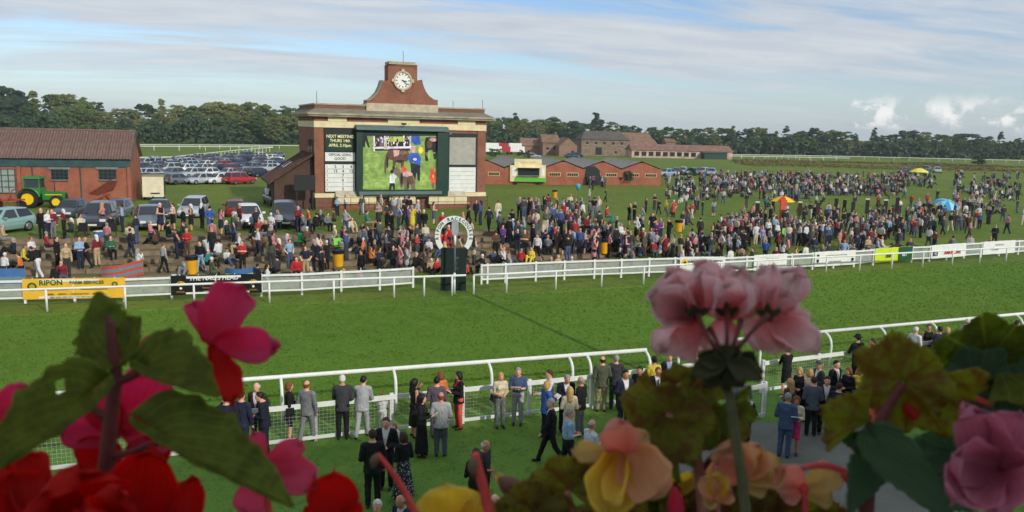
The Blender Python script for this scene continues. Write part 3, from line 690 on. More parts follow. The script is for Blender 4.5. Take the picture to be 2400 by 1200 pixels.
# lean-to outbuilding on the left flank
lt = thing('lean_to_shed', 'dark tiled lean-to shed against the left flank of the clock tower', 'shed'); lt.matrix_world = frame(TO, EX, EB)
TILE = mat('dark_tiles', srgb(86, 64, 54), .9, .25, 1.5, .5, 9); DBR = brick_mat('dark_brick', srgb(84, 62, 52), srgb(96, 70, 58), srgb(90, 80, 72))
q = MB(); q.prism([(-3.9, .8, 0), (-.1, .8, 0), (-.1, .8, 5.4), (-3.9, .8, 2.9)], (0, 8, 0)); q.build('wall', DBR, lt)
rf = MB(); rf.prism([(-4.5, .3, 2.52), (-.08, .3, 5.42), (-.08, .3, 5.6), (-4.5, .3, 2.7)], (0, 9, 0)); ro = rf.build('roof', TILE, lt)
for i in range(7):
    q = MB(); b0 = .35+i*1.28; q.bar((-4.5, b0, 2.72), (-.1, b0, 5.62), .14, .07); q.build('roof_batten', TILE, ro)
for b in (4.8, 6.6):
    q = MB(); q.bar((-2.6, b, 3.99), (-1.7, b, 4.58), .5, .03); q.build('roof_light', mat('roof_light', srgb(176, 180, 178), .3, .1), ro)
q = MB(); p0 = FP(689, 410, 1.2); p1 = FP(739, 446, 1.2); q.box(((p0[0]+p1[0])/2, -1.2, (p0[1]+p1[1])/2), (p1[0]-p0[0], .15, p0[1]-p1[1]))
for x in (p0[0]+.25, p1[0]-.25): q.box((x, -1.1, p1[1]/2), (.1, .1, p1[1]))
tag(q.build('notice_board', BLACKM), 'blank dark notice board on two legs at the tower corner', 'notice board').matrix_world = frame(TO, EX, EB)
# handrail round the tower's foot
hr = thing('iron_railing', 'thin dark iron railing along the foot of the clock tower', 'railing'); hr.matrix_world = frame(TO-EB*2.3, EX, EB); hr.location.z = .35
for i in range(11):
    q = MB(); q.tube([(-.5+i*1.8, 0, 0), (-.5+i*1.8, 0, 1.05)], .025, 6); q.build('post', BLACKM, hr)
for z in (.55, 1.03):
    q = MB(); q.tube([(-.5, 0, z), (17.5, 0, z)], .02, 6); q.build('rail', BLACKM, hr)

# ---------------------------------------------------------------- general gabled building
def corrug(p0, p1, up, rows, mt, parent, name='roof_sheet', n=10, amp=.035, width=1.0, thick=.03):
    """corrugated roof laid from eave line p0-p1 up the slope vector 'up': separate sheets side by side"""
    p0, p1, up = Vector(p0), Vector(p1), Vector(up); L = (p1-p0).length; ex = (p1-p0)/L; k = max(1, round(L/width)); w = L/k; nn = ex.cross(up).normalized()
    if nn.z < 0: nn = -nn
    V = []; F = []; me = None
    for j in range(n*2+1):
        x = (w-.015)*j/(n*2); h = amp*math.cos(j*math.pi*.5) if n > 3 else amp*(1 if j % 2 else -1)
        V += [ex*x+nn*h, ex*x+nn*h+up]
    V += [v-nn*thick for v in V]; c = 2*(n*2+1)
    for j in range(n*2): F += [(2*j, 2*j+2, 2*j+3, 2*j+1), (c+2*j, c+2*j+1, c+2*j+3, c+2*j+2), (2*j, c+2*j, c+2*j+2, 2*j+2), (2*j+1, 2*j+3, c+2*j+3, c+2*j+1)]
    q = MB(); q.add(V, F); me = q.mesh(name, mt)
    for i in range(k):
        link(name, me, parent, p0+ex*(w*i)+nn*(.012*(i % 2)+.004*random.random()))
# brick shed with corrugated roof, left edge
TH2 = R_(17); ex2 = Vector((math.cos(TH2), math.sin(TH2), 0)); eb2 = Vector((-math.sin(TH2), math.cos(TH2), 0)); SO = Vector(at(309, 473)); SO.z = 0
sh = thing('brick_shed', 'long red brick shed with brown corrugated roof and teal fascia', 'shed'); sh.matrix_world = frame(SO, ex2, eb2)
def SP(px, py, off=0.0):
    o = SO-eb2*off; p = Vector(hit(px, py, o, eb2))-o; return p.dot(ex2), p.z
EH = SP(300, 392)[1]; SD = 7.0; SL = 24.0; RH = 7.2
q = MB(); q.prism([(0, 0, 0), (0, SD, 0), (0, SD, EH+.7), (0, SD/2, RH-.12), (0, 0, EH+.7)], (-SL, 0, 0)); q.build('wall', BRICK2, sh)
TEAL = mat('teal_fascia', srgb(52, 82, 84), .6, .14, 1.5)
q = MB(); q.box((-SL/2, -.06, EH+.42), (SL, .12, .84)); q.build('fascia', TEAL, sh)
RUST = mat('brown_corrugated', srgb(102, 80, 72), .85, .28, 1.2, .3, 12, col2=srgb(126, 104, 94))
up = Vector((0, SD/2+.35, RH-EH-.80))
corrug((-SL-.2, -.4, EH+.84), (.25, -.4, EH+.84), up, 1, RUST, sh, n=8, amp=.05, width=1.1)
corrug((.25, SD+.4, EH+.84), (-SL-.2, SD+.4, EH+.84), Vector((0, -SD/2-.35, RH-EH-.80)), 1, RUST, sh, n=8, amp=.05, width=2.2)
q = MB(); q.tube([(-SL-.2, SD/2-.02, RH+.06), (.27, SD/2-.02, RH+.06)], .14, 8); q.build('ridge_cap', RUST, sh)
q = MB(); q.prism([(.28, -.45, EH+.70), (.28, SD/2, RH-.08), (.28, SD/2, RH+.12), (.28, -.45, EH+.92)], (.06, 0, 0)); q.build('barge_board', TEAL, sh)
for x0, x1, y0, y1 in ((119, 160, 397, 421), (231, 273, 397, 421)):
    a0, z1 = SP(x0, y0, .05); a1, z0 = SP(x1, y1, .05)
    q = MB(); q.box(((a0+a1)/2, -.01, (z0+z1)/2), (a1-a0, .08, z1-z0)); wn = q.build('window', GLASS, sh)
    q = MB(); q.box(((a0+a1)/2, -.08, z1+.12), (a1-a0+.5, .16, .22)); q.build('lintel', CONC, wn)
    q = MB(); q.box(((a0+a1)/2, -.1, z0-.05), (a1-a0+.1, .18, .1)); q.build('window_sill', CONC, wn)
    for i in range(1, 4):
        q = MB(); q.box((a0+(a1-a0)*i/4, -.06, (z0+z1)/2), (.04, .03, z1-z0)); q.build('glazing_bar', TEAL, wn)
    for i in (1, 2):
        q = MB(); q.box(((a0+a1)/2, -.062, z0+(z1-z0)*i/3), (a1-a0, .03, .04)); q.build('glazing_bar', TEAL, wn)
a0, z1 = SP(-30, 396, .05); a1, z0 = SP(38, 452, .05)
q = MB(); q.box(((a0+a1)/2, -.03, (z0+z1)/2), (a1-a0, .1, z1-z0)); dw = q.build('door_window', mat('pale_glass', srgb(150, 158, 152), .25, .1), sh)
for i in range(5):
    q = MB(); q.box((a0+(a1-a0)*i/4, -.10, (z0+z1)/2), (.08, .05, z1-z0)); q.build('glazing_bar', TEAL, dw)
for i in range(5):
    q = MB(); q.box(((a0+a1)/2, -.102, z0+(z1-z0)*i/4), (a1-a0, .05, .07)); q.build('glazing_bar', TEAL, dw)
for px in (190, 78):
    a, _ = SP(px, 430); q = MB(); q.tube([(a, -.08, 0), (a, -.08, EH+.2)], .06, 8); q.build('downpipe', TEAL, sh)
for px in (46, 311):
    a, _ = SP(px, 430); q = MB(); q.box((min(a, -.14), -.1, EH/2), (.34, .2, EH)); q.build('pier', BRICK2, sh)

# ---------------------------------------------------------------- row of gabled brick stables
def GP(o, ex, eb, px, py):
    p = Vector(hit(px, py, o, eb))-o; return p.dot(ex), p.z
TH3 = R_(14); ex3 = Vector((math.cos(TH3), math.sin(TH3), 0)); eb3 = Vector((-math.sin(TH3), math.cos(TH3), 0)); RO = Vector(at(1548, 435)); RO.z = 0
rs = thing('stable_block', 'row of low orange brick gabled sheds with grey roofs behind the crowd', 'shed'); rs.matrix_world = frame(RO, ex3, eb3)
SLATE = mat('grey_sheet_roof', srgb(116, 112, 106), .8, .2, 1.0, .3, 8, col2=srgb(142, 138, 130))
val = [GP(RO, ex3, eb3, p, 410)[0] for p in (1090, 1182, 1272, 1367, 1457, 1550)]
EHs, PHs, DP = 2.45, 3.55, 15.0
CRE = mat('window_surround', srgb(198, 170, 120), .7, .1)
for a0, a1 in zip(val[:-1], val[1:]):
    c = (a0+a1)/2; q = MB(); q.prism([(a0+.01, 0, 0), (a1-.01, 0, 0), (a1-.01, 0, EHs), (c+.4, 0, PHs), (c-.4, 0, PHs), (a0+.01, 0, EHs)], (0, DP, 0)); q.build('wall', BRICK2, rs)
    for s in (0, 1):
        e = (a0-.03, a1+.03)[s]; corrug((e, DP+.1, EHs+.16) if s == 0 else (e, .12, EHs+.16), (e, .12, EHs+.16) if s == 0 else (e, DP+.1, EHs+.16), Vector((c-e, 0, PHs-EHs+.10)), 1, SLATE, rs, n=6, amp=.03, width=3.0)
    for f in (.16, .60):
        q = MB(); w = (a1-a0)*.26; x = a0+(a1-a0)*f+w/2; q.box((x, -.02, 1.62), (w+.25, .1, .62)); fr_ = q.build('window_frame', CRE, rs)
        q = MB(); q.box((x, -.06, 1.62), (w, .06, .40)); q.build('pane', GLASS, fr_)
        for i in range(1, 5):
            q = MB(); q.box((x-w/2+w*i/5, -.10, 1.62), (.05, .03, .40)); q.build('glazing_bar', CRE, fr_)
    for i in range(2):
        y = 4+6*i; q = MB(); q.bar((c+.9, y, PHs-.22), (a1-.9, y, EHs+.5), .7, .05); q.build('roof_light', mat('roof_light', srgb(176, 180, 178), .3, .1), rs)
# ---------------------------------------------------------------- far farm buildings
STW = mat('rubble_stone', srgb(132, 116, 98), .95, .22, 1.0, .5, 5); PANT = mat('old_pantiles', srgb(126, 100, 80), .9, .22, .8, .4, 6); SLT = mat('stone_slates', srgb(92, 86, 78), .9, .15, .8, .3, 5)
REDR = mat('red_pantiles', srgb(130, 100, 86), .9, .2, .8); PINKB = brick_mat('pale_brick', srgb(138, 108, 88), srgb(148, 118, 98), srgb(150, 130, 110))
def farm(name, label, cat, px0, px1, pyb, h, rise, depth, wm, rm, th=14, hip=0.0, wins=(), ridge_x=True, wcol=GLASS):
    """long side (or gable, ridge_x False) faces us between pixel columns px0..px1 with its foot on row pyb"""
    a = Vector(at(px0, pyb)); T_ = R_(th); ex = Vector((math.cos(T_), math.sin(T_), 0)); eb = Vector((-math.sin(T_), math.cos(T_), 0)); a.z = 0
    Wd = GP(a, ex, eb, px1, pyb)[0]; t = thing(name, label, cat); t.matrix_world = frame(a, ex, eb); q = MB()
    if ridge_x:
        q.prism([(0, 0, 0), (0, depth, 0), (0, depth, h), (0, depth/2, h+rise-.1), (0, 0, h)] if not hip else [(0, 0, 0), (0, depth, 0), (0, depth, h), (0, 0, h)], (Wd, 0, 0)); q.build('wall', wm, t)
        r = MB(); e = .4
        V = [(-e, -e, h-.05), (Wd+e, -e, h-.05), (Wd+e, depth+e, h-.05), (-e, depth+e, h-.05), (hip, depth/2, h+rise), (Wd-hip, depth/2, h+rise)]
        r.add(V, [(0, 1, 5, 4), (2, 3, 4, 5), (1, 2, 5), (3, 0, 4), (3, 2, 1, 0)]); r.build('roof', rm, t)
    else:
        q.prism([(0, 0, 0), (Wd, 0, 0), (Wd, 0, h), (Wd/2, 0, h+rise-.08), (0, 0, h)], (0, depth, 0)); q.build('wall', wm, t)
        r = MB(); e = .3
        for s in (0, Wd):
            sg = -1 if s == 0 else 1
            r.prism([(s+sg*e, .2, h-.1), (Wd/2, .2, h+rise+.05), (Wd/2, .2, h+rise+.2), (s+sg*e, .2, h+.05)], (0, depth, 0))
        r.build('roof', rm, t)
    for f, z, w, hh in wins:
        q = MB(); q.box((Wd*f, -.02, z), (w, .12, hh)); wn = q.build('window', wcol, t); q = MB(); q.box((Wd*f, -.06, z-hh/2-.08), (w+.3, .16, .14)); q.build('window_sill', STONE, wn)
    return t
farm('stone_barn', 'large rubble stone barn with a hipped dark slate roof', 'barn', 1362, 1474, 364, 5.4, 2.9, 9, STW, SLT, 10, 2.2, [(f, 4.2, .9, .9) for f in (.12, .3, .48, .66, .84)]+[(.36, 1.5, 2.2, 2.6), (.72, 1.2, .7, .8)])
farm('barn', 'tan roofed barn adjoining the right end of the stone barn', 'barn', 1470, 1538, 364, 4.0, 4.0, 12, PINKB, PANT, 24, 0)
farm('stable_range', 'long low red roofed stable range right of the stone barn', 'stable', 1480, 1716, 369, 2.5, 1.9, 7, mat('stable_white', srgb(196, 168, 150), .8, .2, .6), REDR, 8, 0, [(f, 1.3, 1.6, 1.4) for f in (.05, .12, .19, .26, .33, .4, .47, .54, .61)])
farm('store_shed', 'blue doored bay with a flat roof in the red stable range', 'shed', 1594, 1614, 370, 3.2, .3, 4, mat('blue_door', srgb(72, 92, 120), .6, .1), SLATE, 8, 0)
farm('hut', 'dark green low hut at the right end of the stables', 'hut', 1650, 1704, 373, 2.0, .4, 4, DKGREEN, DKGREEN, 8, 0)
farm('cottage', 'brown brick cottage with two small square windows', 'house', 1272, 1312, 364, 4.2, 2.6, 8, PINKB, PANT, 12, 0, [(.28, 2.2, 1.0, .9), (.7, 2.2, 1.0, .9)])
farm('outhouse', 'brown gabled outhouse beside the two window cottage', 'house', 1310, 1352, 366, 3.2, 2.6, 9, PINKB, PANT, 12, 0, [(.75, 1.0, .9, 1.6)], ridge_x=False)
farm('farm_wing', 'low brown roofed farm wing left of the cottage', 'house', 1222, 1274, 362, 3.0, 2.4, 8, PINKB, REDR, 10, 0)
farm('brick_house', 'small brick house rising behind the red stable range', 'house', 1560, 1582, 362, 4.8, 1.2, 5, PINKB, PANT, 8, 0)
# purple tent and white boards by the far rails
PURP = mat('purple_canvas', srgb(104, 84, 150), .7, .1, 2)
t = thing('marquee', 'purple marquee in front of the left woodland', 'tent', at(364, 334)); q = MB(); q.box((0, 0, 1.3), (7.2, 4, 2.6)); q.build('side_wall', PURP, t); q = MB(); q.box((0, 0, 3.1), (7.6, 4.4, 1.0), top=(5.2, .6)); q.build('canopy', PURP, t); q = MB(); q.box((0, -2.03, .25), (7.25, .05, .5)); q.build('valance', WV, t)
for px, py, w, label in ((528, 333, 1.6, 'tall white course board in front of the left woodland'), (632, 335, 3.4, 'wide white course board beside the clock tower'), (681, 336, 1.4, 'narrow white course sign nearest the clock tower')):
    t = thing('course_sign', label, 'sign', at(px, py)); q = MB(); q.box((0, 0, 2.4), (w*1.6, .12, 2.2)); q.build('panel', WV, t)
    for s in (-1, 1): q = MB(); q.box((s*w*.6, .1, .7), (.12, .1, 1.4)); q.build('leg', WHITE, t)
# far rails
def far_rail(label, pts, step):
    t = thing('far_rail', label, 'rail'); P = [Vector(at(*p)) for p in pts]; m = MB(); m.tube([p+Vector((0, 0, 1.2)) for p in P], .09, 6); m.build('top_rail', WHITE, t)
    me = None; q = MB(); q.tube([(0, 0, 0), (0, 0, 1.2)], .07, 6); me = q.mesh('post', WHITE)
    for a, b in zip(P[:-1], P[1:]):
        n = max(1, int((b-a).length/step))
        for i in range(n): link('post', me, t, a.lerp(b, i/n))
far_rail('distant white rail before the woodland, left of the tower', [(300, 349), (420, 349), (560, 349), (700, 350)], 5)
far_rail('second distant white rail at left, just below the first', [(300, 353), (420, 353.5), (540, 353.5), (640, 354)], 5)
far_rail('slanting white rail beyond the parked cars', [(300, 384), (400, 382), (480, 372), (560, 362), (640, 355)], 3)
far_rail('long distant white rail before the right woodland', [(1705, 370), (1800, 371), (1990, 374), (2200, 379), (2420, 384)], 5)
far_rail('second distant white rail at the right, nearer than the long one', [(1710, 374), (1900, 377), (1990, 379)], 4)
# ---------------------------------------------------------------- trees
def leaf_mat(name, a, b, c):
    m = bpy.data.materials.new(name); m.use_nodes = True; t = NT(m.node_tree); bs = t.n['Principled BSDF']
    oi = t.node('ShaderNodeObjectInfo'); ge = t.node('ShaderNodeNewGeometry'); tc = t.node('ShaderNodeTexCoord')
    n = t.noise(tc.outputs['Object'], .5, 3, .6)
    f = t.math('ADD', t.math('MULTIPLY', n, .55), t.math('MULTIPLY', oi.outputs['Random'], .45))
    col = t.ramp(f, [(.25, a), (.5, b), (.78, c)])
    col = t.mix(t.math('MULTIPLY', ge.outputs['Random Per Island'], .6), col, tuple(q*1.5 for q in b[:3])+(1,))
    t.l.new(col, bs.inputs['Base Color']); bs.inputs['Roughness'].default_value = .7; bs.inputs['Specular IOR Level'].default_value = .2
    tr = t.node('ShaderNodeBsdfTranslucent'); t.l.new(col, tr.inputs[0]); mx = t.node('ShaderNodeMixShader'); mx.inputs[0].default_value = .2
    t.l.new(bs.outputs[0], mx.inputs[1]); t.l.new(tr.outputs[0], mx.inputs[2]); t.l.new(mx.outputs[0], t.n['Material Output'].inputs[0])
    return m
LEAF = leaf_mat('broadleaf', srgb(52, 74, 38), srgb(76, 100, 50), srgb(110, 124, 64))
LEAFD = leaf_mat('dark_leaf', srgb(48, 66, 50), srgb(64, 84, 60), srgb(82, 98, 66))
LEAFY = leaf_mat('olive_leaf', srgb(86, 98, 58), srgb(110, 118, 66), srgb(130, 128, 72))
BARK = mat('bark', srgb(84, 72, 60), .95, .2, 3)
def leaves(centres, radii, per, size, rng, flat=.75):
    n = len(centres)*per; c = np.repeat(np.array(centres), per, 0); r = np.repeat(np.array(radii), per)[:, None]
    d = rng.normal(size=(n, 3)); d /= np.linalg.norm(d, axis=1)[:, None]; d[:, 2] = np.abs(d[:, 2])*.9-.25
    p = c+d*r*(rng.random((n, 1))**.35)*np.array([1, 1, flat])
    nrm = d+rng.normal(size=(n, 3))*.5; nrm /= np.linalg.norm(nrm, axis=1)[:, None]
    t1 = np.cross(nrm, rng.normal(size=(n, 3))); t1 /= np.linalg.norm(t1, axis=1)[:, None]; t2 = np.cross(nrm, t1)
    s = size*(.6+.8*rng.random((n, 1)))
    V = np.concatenate([p-t1*s, p+t2*s*.6, p+t1*s, p-t2*s*.6], 1).reshape(-1, 3); F = np.arange(n*4).reshape(-1, 4)
    return V, F
def np_mesh(name, V, F, mt):
    me = bpy.data.meshes.new(name); me.vertices.add(len(V)); me.vertices.foreach_set('co', V.astype(np.float32).ravel())
    k = F.shape[1]; me.loops.add(F.size); me.loops.foreach_set('vertex_index', F.astype(np.int32).ravel())
    me.polygons.add(len(F)); me.polygons.foreach_set('loop_start', np.arange(0, F.size, k, dtype=np.int32))
    try: me.polygons.foreach_set('loop_total', np.full(len(F), k, dtype=np.int32))
    except Exception: pass
    for q in (mt if isinstance(mt, list) else [mt]): me.materials.append(q)
    me.update(calc_edges=True); return me
def crown(kind, seed, per=105):                       # unit height 1 (crown spans about .16 .. 1)
    rng = np.random.default_rng(seed); C = []; Rr = []
    if kind == 'round':
        for _ in range(74):
            a = rng.random()*6.283; h = rng.random(); rad = .34*math.sqrt(max(.05, 1-((h-.42)/.62)**2)); r = rad*math.sqrt(rng.random())
            C.append((r*math.cos(a), r*math.sin(a), .18+h*.72)); Rr.append(.06+.09*rng.random()**1.5)
    elif kind == 'spread':
        for _ in range(80):
            a = rng.random()*6.283; h = rng.random()**.7; rad = .46*math.sqrt(max(.05, 1-((h-.5)/.6)**2)); r = rad*math.sqrt(rng.random())
            C.append((r*math.cos(a), r*math.sin(a), .22+h*.66)); Rr.append(.06+.10*rng.random()**1.5)
    elif kind == 'cone':
        for _ in range(50):
            a = rng.random()*6.283; h = rng.random()**1.2; rad = .24*(1-h)+.03; r = rad*math.sqrt(rng.random())
            C.append((r*math.cos(a), r*math.sin(a), .1+h*.86)); Rr.append(.05+.05*(1-h))
    else:                                            # poplar
        for _ in range(46):
            a = rng.random()*6.283; h = rng.random(); rad = .11*math.sqrt(max(.1, 1-((h-.5)/.56)**2)); r = rad*math.sqrt(rng.random())
            C.append((r*math.cos(a), r*math.sin(a), .1+h*.85)); Rr.append(.06)
    V, F = leaves(C, Rr, per, .0205, rng); return V, F
PROTO = {}
def proto(kind, k):
    key = (kind, k)
    if key in PROTO: return PROTO[key]
    V, F = crown(kind, 100+k*7+len(kind)); cm = np_mesh('crown', V, F, [LEAF, LEAFD, LEAFY][k % 3])
    q = MB(); rr = random.Random(k); q.tube([(0, 0, 0), (.006, 0, .2), (0, .006, .5)], [.03, .024, .012], 7)
    for i in range(5):
        a = i*1.3+rr.random(); z = .2+.07*i; q.tube([(0, 0, z), (.12*math.cos(a), .12*math.sin(a), z+.12), (.2*math.cos(a), .2*math.sin(a), z+.2)], [.013, .009, .004], 5)
    PROTO[key] = (cm, q.mesh('trunk', BARK)); return PROTO[key]
def tree(label, px, ytop, depth, kind, k, wide=1.0, group='trees along the far woodland'):
    x = (px-1200)/FPX*depth; p = _C+ray(px, ytop)*depth; h = p[2]
    t = thing('tree', label, 'tree', (p[0], p[1], 0), random.random()*6.28, group); cm, tm = proto(kind, k)
    c = link('crown', cm, t); tr = link('trunk', tm, t)
    for o in (c, tr): o.scale = (h*wide, h*wide, h)
    return t
LX = [(-20, 188), (12, 196), (46, 212), (84, 214), (122, 213), (160, 214), (200, 217), (238, 238), (272, 247), (306, 246), (340, 236), (384, 228), (418, 244), (452, 243), (486, 238), (516, 231), (552, 236), (590, 234), (628, 240), (664, 240), (700, 246), (740, 250)]
RX = [(1150, 268), (1178, 268), (1206, 260), (1236, 272), (1264, 274), (1292, 266), (1322, 279), (1350, 279), (1398, 257), (1376, 280), (1430, 282), (1462, 286), (1494, 288), (1528, 289), (1562, 293), (1596, 298), (1630, 299), (1664, 297), (1698, 294), (1722, 291), (1754, 297), (1786, 291), (1820, 304), (1852, 295), (1884, 302), (1912, 296), (1944, 301), (1976, 306), (2008, 307), (2046, 296), (2080, 308), (2112, 303), (2144, 302), (2176, 305), (2208, 306), (2240, 309), (2272, 309), (2304, 311), (2352, 308), (2384, 318), (2420, 320)]
kinds = ['round', 'spread', 'round', 'round', 'spread', 'cone']
def row(lst, place, dep, dy, step, seed, word):
    rr = random.Random(seed)
    for i, (px, yt) in enumerate(lst):
        kd = 'poplar' if px == 1398 else ('cone' if px in (84, 1722) else rr.choice(kinds)); k = rr.randrange(9)
        if px in (628, 1236): k = 2
        shp_ = {'round': 'rounded', 'spread': 'broad', 'cone': 'pointed', 'poplar': 'narrow column'}[kd]; cl = ['green', 'dark green', 'olive'][k % 3]
        tree(f'{shp_} {cl} tree, {nth(i)} from left in the {word} {place}', px+rr.uniform(-7, 7)+step, yt+dy+rr.uniform(-3, 5), dep+rr.uniform(-10, 14), kd, k, rr.uniform(.92, 1.2) if kd != 'poplar' else 1.0)
row(LX, 'behind the car park', 350, 0, 0, 1, 'back row'); row(LX[::1], 'behind the car park', 318, 28, 18, 2, 'front row')
row(RX, 'behind the farm', 400, 0, 0, 3, 'back row'); row(RX, 'behind the farm', 372, 17, 15, 4, 'front row')
# thick undergrowth at the woodland edge and nearer hedges
def hedge(name, label, pts, h, w, n, size, mt, seed):
    rng = np.random.default_rng(seed); P = np.array([at(*p)[:2] for p in pts]); L = np.r_[0, np.cumsum(np.linalg.norm(np.diff(P, axis=0), axis=1))]
    s = rng.random(n)*L[-1]; x = np.interp(s, L, P[:, 0]); y = np.interp(s, L, P[:, 1]); zz = rng.random(n)**.8*h*(.7+.3*np.sin(s*.11)+.2*np.sin(s*.37))
    C = np.stack([x, y+rng.normal(size=n)*w, zz], 1); V, F = leaves(C, np.full(n, size*2.0), 5, size, rng)
    o = link(name, np_mesh(name, V, F, mt)); o['kind'] = 'stuff'; o['label'] = label; o['category'] = 'undergrowth'; return o
hedge('undergrowth', 'dark undergrowth along the foot of the left woodland', [(-60, 336), (200, 336), (420, 336), (720, 338)], 8.5, 2.0, 3800, .75, LEAFD, 5)
hedge('undergrowth', 'dark undergrowth along the foot of the right woodland', [(1140, 352), (1400, 355), (1710, 361), (2000, 366), (2430, 375)], 6.5, 2.0, 5200, .75, LEAFD, 6)
ROUGH = leaf_mat('rough_grass', srgb(92, 92, 50), srgb(116, 110, 62), srgb(134, 120, 76))
o = hedge('rough_grass', 'brownish rough grass between the crowd and the far rail', [(1740, 386), (1900, 388), (2060, 394), (2240, 396), (2430, 404)], .5, 4.5, 3000, .28, ROUGH, 8)
hedge('rough_grass', 'brownish rough grass strip before the long far rail', [(1720, 379), (2000, 382), (2430, 394)], .5, 2.5, 2000, .3, ROUGH, 9)
def bush(label, px, py, h, w, mt=LEAFD, n=26, seed=1):
    p = at(px, py); rng = np.random.default_rng(seed); C = []; Rr = []
    for _ in range(n):
        a = rng.random()*6.283; z = rng.random(); r = w*.5*math.sqrt(rng.random())*(1-.4*z); C.append((r*math.cos(a), r*math.sin(a), .25*h+z*h*.6)); Rr.append(.22*h)
    V, F = leaves(C, Rr, 30, .05*h+.05, rng); t = thing('bush', label, 'bush', p); link('foliage', np_mesh('foliage', V, F, mt), t)
    q = MB(); q.tube([(0, 0, 0), (0, 0, h*.5)], [.08, .04], 6); q.build('stem', BARK, t)
bush('round dark green bush against the right end of the stables', 1466, 434, 2.6, 2.6)
bush('lone small bush in the far right field', 2292, 392, 4.2, 3.4, seed=3); bush('low dark bush beside the rough grass, right of centre', 2122, 376, 2.2, 3, seed=4)
bush('green bush beside the horseboxes near the tower', 1162, 372, 3, 6, LEAF, seed=5); bush('dark bush in front of the farm wing', 1228, 372, 2.6, 5, seed=6)

tufts('turf_tufts', 'short tufts of grass on the race track', 34000, 3, (-26, 60), lambda x: nrail_y(x)-.2, lambda x: rail_y(x)-.2, leaf_mat('turf_blade', srgb(58, 88, 24), srgb(82, 116, 30), srgb(112, 140, 44)), .03, .085)
tufts('lawn_tufts', 'short tufts of grass on the lawn before the stand', 9000, 4, (-14, 32), lambda x: nrail_y(x)-11, lambda x: nrail_y(x)-.3, leaf_mat('lawn_blade', srgb(84, 128, 46), srgb(102, 148, 56), srgb(118, 160, 68)), .015, .04)
for nm, lb, V, F, mt in TODO:
    o = link(nm, np_mesh(nm, V, F, mt)); o['kind'] = 'stuff'; o['label'] = lb; o['category'] = 'grass'
# ---------------------------------------------------------------- cars
def paint(name, r, g, b, metal=.12): return mat('paint_'+name, srgb(r, g, b), .32, .04, 2, metal=metal, coat=.5)
PAINT = {'silver': paint('silver', 176, 182, 188), 'grey': paint('grey', 106, 114, 124), 'dark grey': paint('dark_grey', 62, 68, 76), 'black': paint('black', 30, 32, 36), 'blue': paint('blue', 58, 76, 116), 'dark blue': paint('dark_blue', 38, 48, 78), 'red': paint('red', 178, 40, 50, .1), 'white': paint('white', 226, 228, 228, .05), 'pale green': paint('pale_green', 138, 172, 166), 'maroon': paint('maroon', 120, 44, 44, .1), 'light blue': paint('light_blue', 142, 164, 186)}
HEADL = mat('headlamp', (.7, .72, .75), .15, 0, spec=.6); TAILL = mat('tail_lamp', srgb(150, 24, 22), .3, 0); PLATE = mat('number_plate', srgb(226, 224, 200), .5, 0); PLATEY = mat('rear_plate', srgb(226, 190, 60), .5, 0); TRIM = mat('car_trim', (.03, .03, .032), .6, .1)
# stations: (y, half width, z sill, z belt, half width roof, z roof);  nose at -y
CARS = {
 'hatchback': (4.05, 1.74, [(-2.02, .62, .42, .52), (-1.95, .72, .28, .66), (-1.6, .83, .24, .78), (-1.0, .86, .22, .90), (-.55, .87, .22, .95), (.8, .87, .22, .97), (1.7, .84, .26, .98), (1.95, .76, .32, .93), (2.02, .70, .45, .78)], [(-.95, .74, .92), (-.22, .60, 1.43), (.9, .60, 1.47), (1.45, .58, 1.42), (1.93, .68, .95)]),
 'saloon': (4.6, 1.8, [(-2.3, .64, .42, .52), (-2.22, .76, .28, .66), (-1.8, .86, .24, .76), (-1.1, .89, .22, .88), (-.55, .9, .22, .93), (.9, .9, .22, .95), (1.6, .88, .24, .97), (2.2, .80, .30, .95), (2.3, .72, .45, .80)], [(-.95, .76, .90), (-.2, .62, 1.40), (.7, .62, 1.42), (1.15, .60, 1.37), (1.72, .72, .98)]),
 'estate car': (4.5, 1.82, [(-2.25, .66, .5, .62), (-2.18, .78, .34, .78), (-1.8, .88, .30, .90), (-1.1, .91, .28, 1.0), (-.6, .91, .28, 1.04), (.9, .91, .28, 1.06), (1.8, .89, .30, 1.06), (2.2, .82, .36, 1.02), (2.26, .76, .5, .9)], [(-1.0, .78, 1.02), (-.35, .66, 1.60), (.9, .66, 1.65), (1.8, .64, 1.60), (2.15, .74, 1.05)])}
